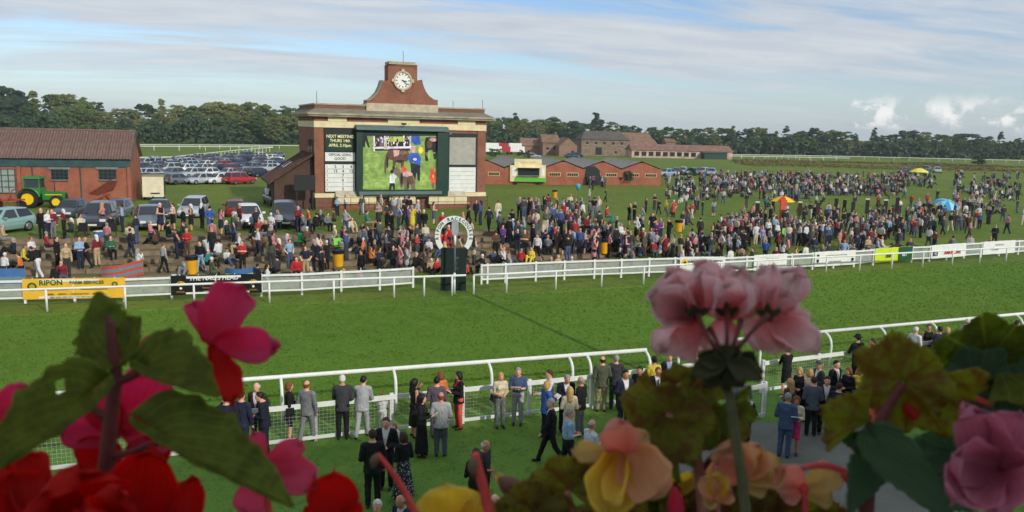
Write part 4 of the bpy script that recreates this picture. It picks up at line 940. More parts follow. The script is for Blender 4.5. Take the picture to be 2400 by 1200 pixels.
def car_meshes(kind):
    L, Wd, st, cab = CARS[kind]; D = {}
    q = MB(); V = []; F = []
    for y, hw, z0, z1 in st:
        prof = [(-hw*.9, z0), (-hw, z0+(z1-z0)*.35), (-hw*.985, z0+(z1-z0)*.7), (-hw*.90, z1-.01), (-hw*.5, z1+.03), (0, z1+.04)]
        prof += [(-x, z) for x, z in prof[:-1][::-1]]; V += [(x, y, z) for x, z in prof]
    k = 11
    for i in range(len(st)-1):
        for j in range(k): F.append((i*k+j, i*k+(j+1) % k, (i+1)*k+(j+1) % k, (i+1)*k+j))
    F += [tuple(range(k)), tuple((len(st)-1)*k+j for j in range(k))[::-1]]
    q.add(V, F)
    # cabin pillars and roof
    V = []; F = []
    (y0, w0, z0), (y1, w1, z1), (y2, w2, z2), (y3, w3, z3), (y4, w4, z4) = cab
    base = [(y0, w0*1.06, z0-.03), (y4, w4*1.06, z4-.03)]
    ring = lambda y, w, z, dz: [(-w, y, z), (-w*.8, y, z+dz), (0, y, z+dz*1.4), (w*.8, y, z+dz), (w, y, z)]
    R1, R2, R3 = ring(y1, w1, z1, .04), ring(y2, w2, z2, .04), ring(y3, w3, z3, .04)
    V = R1+R2+R3+[(-w0*1.06, y0, z0-.03), (w0*1.06, y0, z0-.03), (-w4*1.06, y4, z4-.03), (w4*1.06, y4, z4-.03), (-w0*1.12, (y0+y4)/2, z0-.01), (w0*1.12, (y0+y4)/2, z0-.01)]
    for i in range(2):
        for j in range(4): F.append((i*5+j, i*5+j+1, (i+1)*5+j+1, (i+1)*5+j))
    F += [(15, 16, 4, 3, 2, 1, 0), (18, 17, 10, 11, 12, 13, 14), (15, 0, 5, 19), (19, 5, 10, 17), (16, 20, 9, 4), (20, 18, 14, 9)]
    q.add(V, F); D['body'] = (q, 'PAINT')
    def pane(a, b, c, d, inset, off):                       # window slightly proud of the cabin face
        P = [Vector(p) for p in (a, b, c, d)]; ce = sum(P, Vector())/4; n = (P[1]-P[0]).cross(P[3]-P[0]).normalized()
        if n.dot(ce-Vector((0, (y0+y4)/2, .9))) < 0: n = -n
        m = MB(); m.add([ce+(p-ce)*inset+n*off for p in P], [(0, 1, 2, 3)]); return m
    D['windscreen'] = (pane((-w0*1.06, y0, z0-.03), (w0*1.06, y0, z0-.03), (w1, y1, z1), (-w1, y1, z1), .90, .035), GLASS)
    D['rear_window'] = (pane((-w4*1.06, y4, z4-.03), (w4*1.06, y4, z4-.03), (w3, y3, z3), (-w3, y3, z3), .86, .035), GLASS)
    for s in (-1, 1):
        ym = (y0+y4)/2
        D['side_window', s, 0] = (pane((s*w0*1.10, y0+.22, z0-.01), (s*w0*1.12, ym-.02, z0), (s*w2*1.0, (y1+y2)/2+.1, (z1+z2)/2), (s*w1, y1+.04, z1), .92, .02), GLASS)
        D['side_window', s, 1] = (pane((s*w0*1.12, ym+.04, z0), (s*w4*1.08, y4-.18, z4), (s*w3, y3, z3), (s*w2, (y1+y2)/2+.16, (z1+z2)/2), .92, .02), GLASS)
        f = st[1]; m = MB(); m.box((s*f[1]*.74, f[0]-.02, f[3]-.06), (.34, .14, .16)); D['headlight', s] = (m, HEADL)
        f = st[-2]; m = MB(); m.box((s*f[1]*.84, f[0]+.03, f[3]-.10), (.22, .12, .26)); D['tail_light', s] = (m, TAILL)
        m = MB(); m.box((s*(w0*1.12+.10), y0+.42, z0+.06), (.2, .1, .13)); D['mirror', s] = (m, 'PAINT')
        for yy in (-L*.31, L*.30):
            m = MB(); m.lathe([(.2, -.1), (.31, -.1), (.33, -.05), (.33, .07), (.30, .10), (.2, .10)], (s*(Wd/2-.10), yy, .33), 16, axis='X'); D['wheel', s, yy] = (m, TYRE)
            m = MB(); m.lathe([(.21, 0), (.19, .02), (.05, .03)], (s*(Wd/2-.10)+s*.10, yy, .33), 12, axis='X'); D['rim', s, yy] = (m, RIM)
    m = MB(); m.box((0, st[0][0]-.03, .42), (1.1, .1, .22)); D['grille'] = (m, TRIM); m = MB(); m.box((0, st[0][0]-.09, .44), (.5, .03, .11)); D['number_plate', 0] = (m, PLATE)
    m = MB(); m.box((0, st[-1][0]+.02, .62), (.5, .05, .11)); D['number_plate', 1] = (m, PLATEY)
    out = {}
    for key, (mb, mt) in D.items():
        nm = key if isinstance(key, str) else key[0]
        me = mb.mesh(nm, PAINT['grey'] if mt == 'PAINT' else mt); bm = bmesh.new(); bm.from_mesh(me); bmesh.ops.recalc_face_normals(bm, faces=bm.faces)
        if nm == 'body': bmesh.ops.bevel(bm, geom=[e for e in bm.edges if e.calc_face_angle(0) > .9], offset=.03, segments=1, affect='EDGES')
        bm.to_mesh(me); bm.free()
        if nm in ('wheel',): me.polygons.foreach_set('use_smooth', [True]*len(me.polygons))
        out[key] = (nm, me, mt == 'PAINT')
    return out
CM = {k: car_meshes(k) for k in CARS}
def car(label, kind, colour, pos, heading, group, full=True):
    t = thing('parked_car', label, 'car', pos, heading, group); wheels = {}
    for key, (nm, me, isp) in CM[kind].items():
        if not full and nm in ('mirror', 'number_plate', 'rim', 'grille'): continue
        par = t
        if nm == 'rim': par = wheels[key[1:]]
        o = link(nm, me, par)
        if nm == 'wheel': wheels[key[1:]] = o
        if isp:
            o.material_slots[0].link = 'OBJECT'; o.material_slots[0].material = PAINT[colour]
    return t
rc = random.Random(11)
cols = ['grey', 'silver', 'dark grey', 'dark blue', 'blue', 'black', 'silver', 'light blue', 'white', 'silver', 'grey']
# rows of the car park: (first px, last px, row y at both ends, number, special colours by place)
ROWS = [('front', 330, 560, 431, 431, 6, {3: 'silver', 5: 'red', 4: 'white', 1: 'black', 0: 'dark grey', 2: 'grey'}), ('second', 322, 612, 418, 414, 8, {6: 'grey', 4: 'white', 7: 'dark blue'}), ('third', 322, 628, 406, 403, 9, {3: 'white', 4: 'silver', 6: 'maroon'}), ('fourth', 326, 636, 397, 393, 9, {3: 'light blue', 5: 'red'}), ('fifth', 340, 640, 390, 385, 9, {2: 'silver'}), ('sixth', 372, 646, 384, 377, 8, {}), ('seventh', 460, 650, 376, 370, 6, {4: 'white'})]
for name, x0, x1, y0, y1, n, sp in ROWS:
    for i in range(n):
        f = i/(n-1); px = x0+(x1-x0)*f+rc.uniform(-4, 4); py = y0+(y1-y0)*f+rc.uniform(-1, 1); c = sp.get(i, rc.choice(cols)); kd = rc.choice(['hatchback', 'saloon', 'estate car', 'hatchback'])
        p = at(px, py); car(f'{c} {kd}, {nth(i)} from left in the {name} car park row', kd, c, p, R_(rc.choice([-28, -24, -32, 150])+rc.uniform(-4, 4)), 'cars in the grass car park', full=name in ('front', 'second', 'third'))
near_cars = [('pale green hatchback behind the terrace, at the left edge', 'hatchback', 'pale green', 4, 545, -14), ('dark grey hatchback beside the tractor', 'hatchback', 'dark grey', 168, 511, 8), ('big dark grey estate car behind the two men talking', 'estate car', 'dark grey', 236, 533, 16), ('grey hatchback behind the big dark estate car', 'hatchback', 'grey', 278, 508, 10), ('grey saloon behind the man in black, left of the white shirt', 'saloon', 'grey', 352, 532, 28), ('silver estate car behind the standing group on the terrace', 'estate car', 'silver', 455, 510, 10), ('dark grey saloon behind the grey saloon', 'saloon', 'dark grey', 374, 512, 20), ('maroon hatchback behind the man in green', 'hatchback', 'maroon', 552, 508, -160), ('white hatchback right of the man in green', 'hatchback', 'white', 584, 530, 24), ('black estate car nearest the lean-to shed', 'estate car', 'black', 645, 480, 30), ('dark grey estate car beside the seated couple', 'estate car', 'dark grey', 668, 528, 18)]
for lb, kd, c, px, py, hd in near_cars: car(lb, kd, c, ground(px, py), R_(hd), 'cars parked behind the terrace')
# cars parked beyond the right crowd
for i, (px, py, c) in enumerate([(1562, 413, 'light blue'), (1580, 410, 'dark blue'), (1600, 408, 'silver'), (1622, 410, 'grey'), (1648, 409, 'silver'), (1668, 411, 'light blue'), (2120, 406, 'dark blue'), (2170, 402, 'blue'), (2196, 405, 'silver')]):
    car(f'{c} car beyond the crowd, {nth(i)} from the stables', 'hatchback', c, at(px, py), R_(-60+20*(i % 3)), 'cars beyond the right crowd', full=False)
for i, (px, py, c) in enumerate([(1340, 370, 'blue'), (1352, 368, 'dark blue'), (1250, 370, 'silver')]):
    car(f'{c} car by the farm, {nth(i)} in the yard', 'saloon', c, at(px, py), R_(80), 'cars in the farmyard', full=False)

# ---------------------------------------------------------------- tractor and machinery by the brick shed
JG = mat('tractor_green', srgb(44, 124, 56), .35, .06, 2, coat=.3); JY = mat('wheel_yellow', srgb(240, 200, 20), .4, .04)
p = Vector(at(104, 486)); tr = thing('tractor', 'green tractor with yellow wheels in front of the brick shed', 'tractor', p, R_(12))
def wheel(x, y, r, w):
    m = MB(); m.lathe([(r*.62, -w/2), (r*.92, -w/2), (r, -w/2+.06), (r, w/2-.06), (r*.92, w/2), (r*.62, w/2), (r*.62, -w/2)], (x, y, r), 24, axis='Y'); m.f = m.f[:-2]; m.m = m.m[:-2]; o = m.build('wheel', TYRE, tr, True)
    for i in range(18):
        a = i/18*6.283; pass
    m = MB()
    for i in range(18):
        a = i/18*6.283; m.bar((x+r*math.cos(a)*.98, y-w/2, r+r*math.sin(a)*.98), (x+r*math.cos(a+.15)*.98, y+w*.05, r+r*math.sin(a+.15)*.98), .07, .06); m.bar((x+r*math.cos(a+.17)*.98, y+w/2, r+r*math.sin(a+.17)*.98), (x+r*math.cos(a+.3)*.98, y, r+r*math.sin(a+.3)*.98), .07, .06)
    m.build('tread_lugs', TYRE, o)
    m = MB(); m.lathe([(r*.63, -w*.42), (r*.6, -w*.1), (r*.25, -w*.08), (r*.2, -w*.16), (.04, -w*.18)], (x, y, r), 20, axis='Y'); m.lathe([(r*.63, w*.42), (r*.6, w*.1), (r*.2, w*.05)], (x, y, r), 20, axis='Y'); m.build('rim', JY, o)
for s in (-1, 1): wheel(-1.05, s*.85, .88, .52); wheel(1.35, s*.80, .60, .38)
m = MB(); m.prism([(.0, -.4, .75), (1.95, -.36, .75), (2.0, -.36, 1.05), (1.95, -.34, 1.45), (.0, -.4, 1.62)], (0, .8, 0)); m.build('bonnet', JG, tr)
m = MB(); m.box((1.0, 0, .68), (2.1, .5, .32)); m.box((-.9, 0, .8), (1.2, .7, .6)); m.build('chassis', TRIM, tr)
m = MB(); m.box((-.75, 0, 1.62), (1.5, 1.5, .62), top=(1.5, 1.45)); m.build('cab_base', JG, tr)
m = MB(); m.box((-.75, 0, 2.32), (1.38, 1.36, .92), top=(1.25, 1.2)); m.build('cab_glass', GLASS, tr)
for x in (-1.42, -.1):
    for y in (-.68, .68): m = MB(); m.bar((x, y, 1.85), (x*.97-.02, y*.92, 2.8), .09, .09); m.build('cab_pillar', JG, tr)
m = MB(); m.box((-.75, 0, 2.87), (1.65, 1.55, .2), top=(1.45, 1.35)); m.build('cab_roof', JG, tr)
for s in (-1, 1):
    m = MB(); m.tube([(-1.05+1.0*math.cos(a), s*.85, .9+1.0*math.sin(a)) for a in np.linspace(.2, 2.9, 9)], .06, 6)
    V = []; F = []
    for a in np.linspace(.2, 2.9, 10): V += [(-1.05+1.0*math.cos(a), s*.58, .9+1.0*math.sin(a)), (-1.05+1.0*math.cos(a), s*1.12, .9+1.0*math.sin(a))]
    for i in range(9): F.append((2*i, 2*i+1, 2*i+3, 2*i+2))
    m.add(V, F); m.build('mudguard', JG, tr)
m = MB(); m.tube([(.9, .3, 1.55), (.9, .3, 2.5)], .045, 8); m.build('exhaust', TRIM, tr, True)
m = MB(); m.box((1.0, -.405, 1.25), (1.5, .02, .08)); m.build('side_stripe', JY, tr)
m = MB(); m.box((2.02, 0, 1.1), (.06, .5, .4)); m.build('grille', TRIM, tr)
IRON = mat('red_oxide_iron', srgb(150, 74, 50), .8, .2, 4); REDBR = mat('dark_red_brown', srgb(104, 52, 38), .85, .2, 4)
t = thing('hay_rake', 'orange red hay rake behind the green tractor', 'farm implement', at(22, 490), R_(8)); 
m = MB(); m.bar((-1.2, 0, .8), (1.4, 0, .9), .15, .15); m.bar((0, -.6, .6), (0, .6, 1.4), .12, .12); m.build('frame', IRON, t)
for i in range(8): m = MB(); m.tube([(-1.2+.33*i, 0, .8), (-1.2+.33*i, -.5, .9+.12*(i % 3)), (-1.2+.33*i, -.7, .3)], .03, 5); m.build('tine', IRON, t)
for i in (-1, 1): m = MB(); m.lathe([(.25, -.08), (.38, -.08), (.38, .08), (.25, .08)], (i*1.0, .3, .38), 16, axis='Y'); m.build('wheel', TYRE, t)
m = MB(); m.tube([(.2, 0, .9), (.3, 0, 1.7), (.9, 0, 2.0)], .05, 6); m.build('lift_arm', IRON, t)
t = thing('machine', 'dark red brown tedder leaning against the brick shed', 'farm implement', at(243, 474), R_(17))
m = MB(); m.prism([(-1.3, .3, .9), (1.2, .3, 2.6), (1.35, .3, 2.2), (.9, .3, 1.2), (-.6, .3, .7)], (0, .12, 0)); m.build('slanting_panel', REDBR, t)  # dark red-brown slab slanting up in front of the shed wall
m = MB(); m.bar((-.9, 0, .2), (.6, .2, .9), .1, .1); m.bar((.7, 0, .05), (.2, .2, .9), .1, .1); m.bar((-.2, 0, .05), (.1, .2, .9), .1, .1); m.build('frame', IRON, t)
for i in range(6): m = MB(); m.tube([(-1.1+.38*i, .2, .95+.26*i), (-1.2+.38*i, -.1, 1.15+.26*i)], .025, 5); m.build('tine', REDBR, t)
# white box trailer
CRW = mat('cream_panel', srgb(226, 216, 186), .5, .06, 1.5)
t = thing('box_trailer', 'cream box trailer on the grass right of the brick shed', 'trailer', at(362, 467), R_(20))
m = MB(); m.box((0, 0, 1.45), (2.1, 2.4, 2.2)); m.build('box', CRW, t); m = MB(); m.box((0, 0, 2.59), (2.2, 2.5, .08)); m.build('roof', mat('trailer_roof', srgb(150, 140, 104), .7, .2, 3), t)
m = MB(); m.box((1.06, 0, 1.4), (.03, 2.2, 2.0)); m.build('side_door', DKGREEN, t)
for s in (-1, 1): m = MB(); m.lathe([(.15, -.09), (.3, -.09), (.3, .09), (.15, .09)], (s*.95, .2, .3), 16, axis='X'); m.build('wheel', TYRE, t)
m = MB(); m.bar((0, -1.2, .4), (0, -2.3, .4), .08, .08); m.tube([(0, -2.2, 0), (0, -2.2, .5)], .04, 6); m.build('drawbar', BLACKM, t); m = MB(); m.box((.2, -1.23, .75), (.9, .06, .12)); m.build('bumper', BLACKM, t)
# catering van
t = thing('catering_van', 'cream catering van with an open hatch and green skirt by the stables', 'van', at(1233, 432), R_(12))
m = MB(); m.box((0, 0, 1.75), (5.6, 2.2, 2.5)); m.build('body', CREAM, t); m = MB(); m.box((0, -1.0, 3.35), (4.3, .16, 1.2)); m.build('fascia_sign', CREAM, t)
m = MB(); m.box((.1, -1.12, 2.0), (3.4, .08, 1.1)); ht = m.build('hatch', GLASS, t); m = MB(); m.box((.1, -1.35, 1.42), (3.6, .5, .06)); m.build('counter', RIM, t)
m = MB(); m.prism([(-1.7, -1.13, 2.56), (-1.7, -2.1, 2.66), (-1.7, -2.1, 2.7), (-1.7, -1.13, 2.62)], (3.6, 0, 0)); m.build('awning_flap', CREAM, t)
m = MB(); m.box((.4, -1.15, .78), (4.9, .1, .62)); m.build('skirt', mat('bright_green', srgb(96, 178, 60), .5, .06), t)
for x in (-1.9, 1.9): m = MB(); m.lathe([(.15, -.1), (.35, -.1), (.35, .1), (.15, .1)], (x, -.9, .35), 16, axis='Y'); m.build('wheel', TYRE, t)
m = MB(); m.box((-2.2, -1.13, 2.0), (.6, .05, 1.3)); m.build('price_list', WV, t); m = MB(); m.box((2.35, -1.13, 2.0), (.5, .05, 1.2)); m.build('price_list', WV, t)
text('FISH & CHIPS', .42, Matrix.Translation((0, -1.09, 3.4)) @ TXM, GOLD, t)
# dark hot-food stall in front of the stables
t = thing('food_stall', 'dark peaked food stall before the stables', 'stall', at(1388, 434), R_(14)); m = MB(); m.prism([(-1.5, 0, 0), (1.6, 0, 0), (1.1, 0, 2.4), (.3, 0, 3.0), (-1.0, 0, 2.8)], (0, 2, 0)); m.build('canopy', mat('charcoal_canvas', srgb(44, 50, 52), .8, .1), t); m = MB(); m.box((0, -.1, .9), (2.0, .3, .9)); m.build('counter', BLACKM, t)
# horseboxes behind
for i, (px, c, lb) in enumerate(((1152, WV, 'white horsebox nearest the clock tower'), (1172, mat('box_red', srgb(170, 44, 50), .5, .05), 'red horsebox between two white ones'), (1206, WV, 'white horsebox at the right of the red one'))):
    t = thing('horsebox', lb, 'lorry', at(px, 362), R_(12)); m = MB(); m.box((0, 0, 2.3), (4.2, 2.4, 2.8)); m.build('box', c, t); m = MB(); m.box((2.6, 0, 1.7), (1.2, 2.3, 1.9), top=(1.0, 2.2)); cb = m.build('cab', c, t); m = MB(); m.box((3.12, 0, 2.0), (.25, 2.0, .7)); m.build('windscreen', GLASS, cb)
    for x in (-1.4, 2.3): m = MB(); m.lathe([(.2, -.12), (.48, -.12), (.48, .12), (.2, .12)], (x, -1.05, .48), 14, axis='Y'); m.build('wheel', TYRE, t)

# ---------------------------------------------------------------- bins, umbrellas, tents, betting boards, windbreaks, chairs
BIN = mat('yellow_plastic', srgb(222, 164, 26), .45, .08, 3)
q = MB(); q.lathe([(.24, 0), (.28, .05), (.31, .85), (.33, .86), (.33, .92), (.30, .92), (.27, .5), (.2, .1)], n=18); BINM = q.mesh('body', BIN)
q = MB(); q.lathe([(.30, .80), (.345, .80), (.345, 1.0), (.31, 1.0), (.29, .96)], n=18); LINER = q.mesh('liner', mat('bin_liner', (.015, .015, .017), .35, .1))
for lb, px, py in (('yellow drum bin between the standing group and the winning post', 793, 625), ('yellow drum bin behind the black pub banner', 450, 642), ('yellow drum bin below the crowd on the steps', 1415, 597), ('yellow drum bin on open grass right of the steps', 1590, 543), ('yellow drum bin behind the white shielded banner', 2003, 582), ('small yellow drum bin on the far grass right of the tower', 1300, 464), ('yellow drum bin half hidden beside seated people', 1600, 608)):
    t = thing('litter_bin', lb, 'bin', ground(px, py), 0, 'yellow litter bins'); link('body', BINM, t); link('liner', LINER, t)
def umbrella(lb, px, py, zt, rad, c1, c2, tilt=0.0, n=8):
    g = ground(px, py); t = thing('umbrella', lb, 'umbrella', g); me = {}
    for i in range(n):
        a0, a1 = 2*math.pi*i/n, 2*math.pi*(i+1)/n; V = []; F = []
        for k in range(5):
            r = rad*k/4; z = zt-.42*rad*(k/4)**1.7
            V += [(r*math.cos(a0), r*math.sin(a0), z), (r*math.cos((a0+a1)/2)*.97, r*math.sin((a0+a1)/2)*.97, z-.02), (r*math.cos(a1), r*math.sin(a1), z)]
        for k in range(4): F += [(3*k, 3*k+3, 3*k+4, 3*k+1), (3*k+1, 3*k+4, 3*k+5, 3*k+2)]
        m = MB(); m.add(V, F); o = m.build('panel', c1 if i % 2 else c2, t)
        if tilt: o.rotation_euler = (tilt, 0, 0)
    m = MB(); m.tube([(0, 0, 0), (0, 0, zt+.12)], .025, 6); m.build('pole', BLACKM, t)
RED = mat('red_canvas', srgb(206, 58, 40), .6, .05); YEC = mat('yellow_canvas', srgb(232, 196, 50), .6, .05); BLC = mat('blue_canvas', srgb(60, 150, 196), .6, .05); PBL = mat('pale_blue_canvas', srgb(150, 200, 222), .6, .05); LYE = mat('lemon_canvas', srgb(228, 220, 84), .6, .05); ORC = mat('orange_canvas', srgb(214, 88, 50), .6, .05)
umbrella('red and yellow bookmaker umbrella over the betting boards', 1832, 517, 2.5, 1.25, RED, YEC)
umbrella('tilted blue and white umbrella in the right crowd', 2208, 505, 2.0, 1.3, BLC, PBL, .45)
umbrella('plain lemon umbrella at the back of the right crowd', 2152, 424, 2.6, 1.9, LYE, LYE)
q = MB(); q.box((0, 0, 1.2), (.6, .3, 2.0)); o = q.build('betting_stand', ORC, loc=ground(1833, 520)); tag(o, 'orange bookmaker stand under the red and yellow umbrella', 'betting stand')
BRB = mat('brown_board', srgb(78, 54, 42), .7, .2, 3); DKB = mat('dark_board', srgb(48, 46, 46), .7, .2, 3)
for i, (px, yt, yb, c) in enumerate([(1772, 475, 530, DKB), (1872, 475, 525, BRB), (1915, 478, 522, BRB), (1956, 468, 520, DKB), (1996, 476, 522, DKB), (2029, 468, 522, DKB), (2072, 470, 520, DKB), (2099, 466, 518, DKB)]):
    g = ground(px, yb); h = (yb-yt)/(FPX/(g.y*1.0))*1.0
    t = thing('betting_board', f'bookmaker price board on a post, {nth(i)} from left in the betting line', 'board', g, R_(-20), 'bookmaker boards in the right crowd')
    m = MB(); m.box((0, 0, h*.70), (.36, .08, h*.6)); m.build('panel', c, t); m = MB(); m.box((0, 0, h*1.03), (.38, .1, .14)); m.build('header', WV if i in (0, 1, 5, 6) else DKB, t); m = MB(); m.box((0, .05, h*.2), (.08, .08, h*.4)); m.build('leg', BLACKM, t)
def windbreak(lb, p0, p1, cols_, h=.9, sag=.1):
    a, b = ground(*p0), ground(*p1); t = thing('windbreak', lb, 'windbreak'); n = len(cols_)
    for i, c in enumerate(cols_):
        m = MB(); V = []; F = []
        for k in range(9):
            f = k/8; q = a.lerp(b, f)+Vector((0, -.5*math.sin(f*math.pi), 0)); z0 = h*i/n+sag*math.sin(f*9.4)*.2; z1 = h*(i+1)/n+sag*math.sin(f*9.4)*.2
            V += [(q.x, q.y, q.z+z0), (q.x, q.y, q.z+z1), (q.x, q.y+.012, q.z+z0), (q.x, q.y+.012, q.z+z1)]
        for k in range(8): F += [(4*k, 4*k+4, 4*k+5, 4*k+1), (4*k+2, 4*k+3, 4*k+7, 4*k+6)]
        m.add(V, F); m.build('stripe', c, t)
    for f in (0, .33, .66, 1): q = a.lerp(b, f)+Vector((0, -.5*math.sin(f*math.pi)+.03, 0)); m = MB(); m.tube([q, q+Vector((0, 0, h+.2))], .02, 6); m.build('stake', SLEEP, t)
CLB = mat('canvas_mid_blue', srgb(64, 108, 164), .7, .05); CLG = mat('canvas_slate', srgb(100, 130, 140), .7, .05); CLR = mat('canvas_coral', srgb(184, 78, 68), .7, .05)
windbreak('red and slate striped windbreak behind the yellow banner', (238, 654), (336, 650), [CLR, CLG, CLR, CLG, CLR], .8)
windbreak('bright blue windbreak at the left edge behind the fence', (-30, 668), (60, 664), [CLB, CLG, CLB, CLB], .85)
windbreak('blue and yellow windbreak behind the black banner', (528, 654), (606, 651), [CLG, LYE, CLB, CLB], .62)
def pop_tent(lb, px, py, w, h, c1, c2):
    t = thing('pop_up_tent', lb, 'tent', ground(px, py), R_(10)); n = 10; ms = [MB(), MB()]
    for i in range(n):
        a0, a1 = math.pi*i/n, math.pi*(i+1)/n
        P = [(-w/2*math.cos(a0), 0, h*math.sin(a0)), (-w/2*math.cos(a1), 0, h*math.sin(a1)), (-w/2*.8*math.cos(a1), 1.3, h*.6*math.sin(a1)), (-w/2*.8*math.cos(a0), 1.3, h*.6*math.sin(a0))]
        ms[i % 2 if c1 is not c2 else 0].add(P, [(0, 1, 2, 3)])
    ms[0].build('panel', c1, t)
    if c1 is not c2: ms[1].build('panel', c2, t)
    m = MB(); m.tube([(-w/2*math.cos(a), -.01, h*math.sin(a)) for a in np.linspace(0, math.pi, 11)], .02, 5); m.build('hoop', BLACKM, t)
pop_tent('low turquoise pop-up shelter behind the lime banner', 2142, 604, 2.0, .9, BLC, BLC); pop_tent('red and white pop-up shelter beside the turquoise one', 2100, 605, 2.2, 1.0, RED, WV)
pop_tent('navy blue pop-up shelter right of the lime banner', 2222, 598, 1.8, .8, NAVYP, NAVYP); pop_tent('green pop-up tent at the back beside the stables', 1618, 412, 2.6, 1.6, mat('tent_green', srgb(80, 130, 110), .7, .05), mat('tent_green', srgb(80, 130, 110), .7, .05))
# folding chairs and picnic things on the steps
def chair(lb, px, py, c, rz):
    g = ground(px, py); t = thing('folding_chair', lb, 'chair', g, R_(rz))
    m = MB(); m.prism([(-.25, -.25, .40), (.25, -.25, .40), (.25, .22, .36), (-.25, .22, .36)], (0, 0, .03)); m.build('seat', c, t)
    m = MB(); m.prism([(-.25, .22, .36), (.25, .22, .36), (.25, .38, .86), (-.25, .38, .86)], (0, .03, 0)); m.build('backrest', c, t)
    for s in (-1, 1):
        m = MB(); m.tube([(s*.26, -.28, 0), (s*.26, .25, .40)], .014, 5); m.build('leg', BLACKM, t); m = MB(); m.tube([(s*.26, .28, 0), (s*.26, -.24, .42)], .014, 5); m.build('leg', BLACKM, t)
LIMEC = mat('lime_canvas', srgb(120, 200, 70), .7, .05); EMC = mat('emerald_canvas', srgb(30, 150, 80), .7, .05); DBC = mat('navy_canvas', srgb(40, 50, 80), .7, .05); BKC = mat('black_canvas', srgb(28, 28, 32), .7, .05)
for lb, px, py, c, rz in (('lime green folding chair on the steps above the bin', 795, 592, LIMEC, 30), ('emerald folding chair on the steps left of the lime chair', 700, 580, EMC, -20), ('black folding chair in front of the big dark estate car', 262, 560, BKC, 10), ('navy folding chair on the second step', 420, 600, DBC, 0), ('black folding chair under the man in cream', 190, 560, BKC, 5), ('navy folding chair by the right group on the steps', 1175, 560, DBC, 15), ('black folding chair behind the fence', 120, 672, BKC, -8), ('lime green folding chair at right, under the betting line', 1840, 560, LIMEC, 20)): chair(lb, px, py, c, rz)
BALB = mat('turquoise_foil', srgb(60, 170, 190), .25, .03)
for lb, px, py, zz in (('turquoise balloon on a string above the right steps', 1352, 520, 2.75),):
    g = ground(px, py); t = thing('balloon', lb, 'balloon', g); m = MB(); m.lathe([(.01, zz-.30), (.12, zz-.2), (.2, zz), (.17, zz+.14), (.08, zz+.21), (.01, zz+.23)], n=14); m.build('envelope', BALB, t, True); m = MB(); m.tube([(0, 0, 1.0), (.02, 0, zz-.3)], .006, 4); m.build('string', BLACKM, t)
for i, (lb, px, py, c, s) in enumerate((('blue picnic cool box on the right steps', 1257, 520, CLB, .5), ('lime picnic bag by the fence behind the black banner', 413, 655, LIMEC, .4), ('white picnic box behind the black banner', 432, 660, WV, .4), ('blue drinks box at the left end of the steps', 232, 555, CLB, .45), ('white picnic box on the steps beside a seated man', 492, 590, WV, .7))):
    g = ground(px, py); t = thing('picnic_box', lb, 'picnic box', g, R_(20*i)); m = MB(); m.box((0, 0, s*.35), (s, s*.6, s*.7), top=(s*1.06, s*.66)); m.build('box', c, t); m = MB(); m.box((0, 0, s*.76), (s*1.1, s*.7, s*.1)); m.build('lid', WV, t); m = MB(); m.tube([(-s*.5, 0, s*.6), (-s*.4, 0, s*.95), (s*.4, 0, s*.95), (s*.5, 0, s*.6)], .012, 5); m.build('handle', BLACKM, t)
# ---------------------------------------------------------------- people: bodies grown as one smooth surface from limbs and masses
def nets(Fd, org, h):
    s = Fd < 0; nx, ny, nz = Fd.shape
    off = [(i, j, k) for i in (0, 1) for j in (0, 1) for k in (0, 1)]
    cnt = sum(s[i:nx-1+i, j:ny-1+j, k:nz-1+k].astype(np.int8) for i, j, k in off)
    act = (cnt > 0) & (cnt < 8); ii = np.argwhere(act); idx = np.full(act.shape, -1, np.int32); idx[act] = np.arange(len(ii))
    acc = np.zeros((len(ii), 3)); w = np.zeros(len(ii)); g = lambda o: Fd[ii[:, 0]+o[0], ii[:, 1]+o[1], ii[:, 2]+o[2]]
    for a in off:
        for d in range(3):
            if a[d] == 0:
                b = list(a); b[d] = 1; f0 = g(a); f1 = g(b); c = (f0 < 0) != (f1 < 0); t = np.where(c, f0/np.where(c, f0-f1, 1), 0)
                p = np.array(a, float)[None, :].repeat(len(ii), 0); p[:, d] = t; acc += p*c[:, None]; w += c
    V = org+h*(ii+acc/w[:, None]); Q = []
    for d in range(3):
        a, b = [(1, 2), (2, 0), (0, 1)][d]; sl0 = [slice(1, -1)]*3; sl1 = list(sl0); sl0[d] = slice(0, -1); sl1[d] = slice(1, None)
        sa = s[tuple(sl0)]; sb = s[tuple(sl1)]; P = np.argwhere(sa != sb); flip = sa[sa != sb]
        o = np.array([1, 1, 1]); o[d] = 0; P = P+o; ea = np.zeros(3, int); ea[a] = 1; eb = np.zeros(3, int); eb[b] = 1
        q = np.stack([idx[tuple((P-x).T)] for x in (0*ea, ea, ea+eb, eb)], 1); q[flip] = q[flip][:, ::-1]; Q.append(q[:, ::-1])
    return V, np.concatenate(Q)
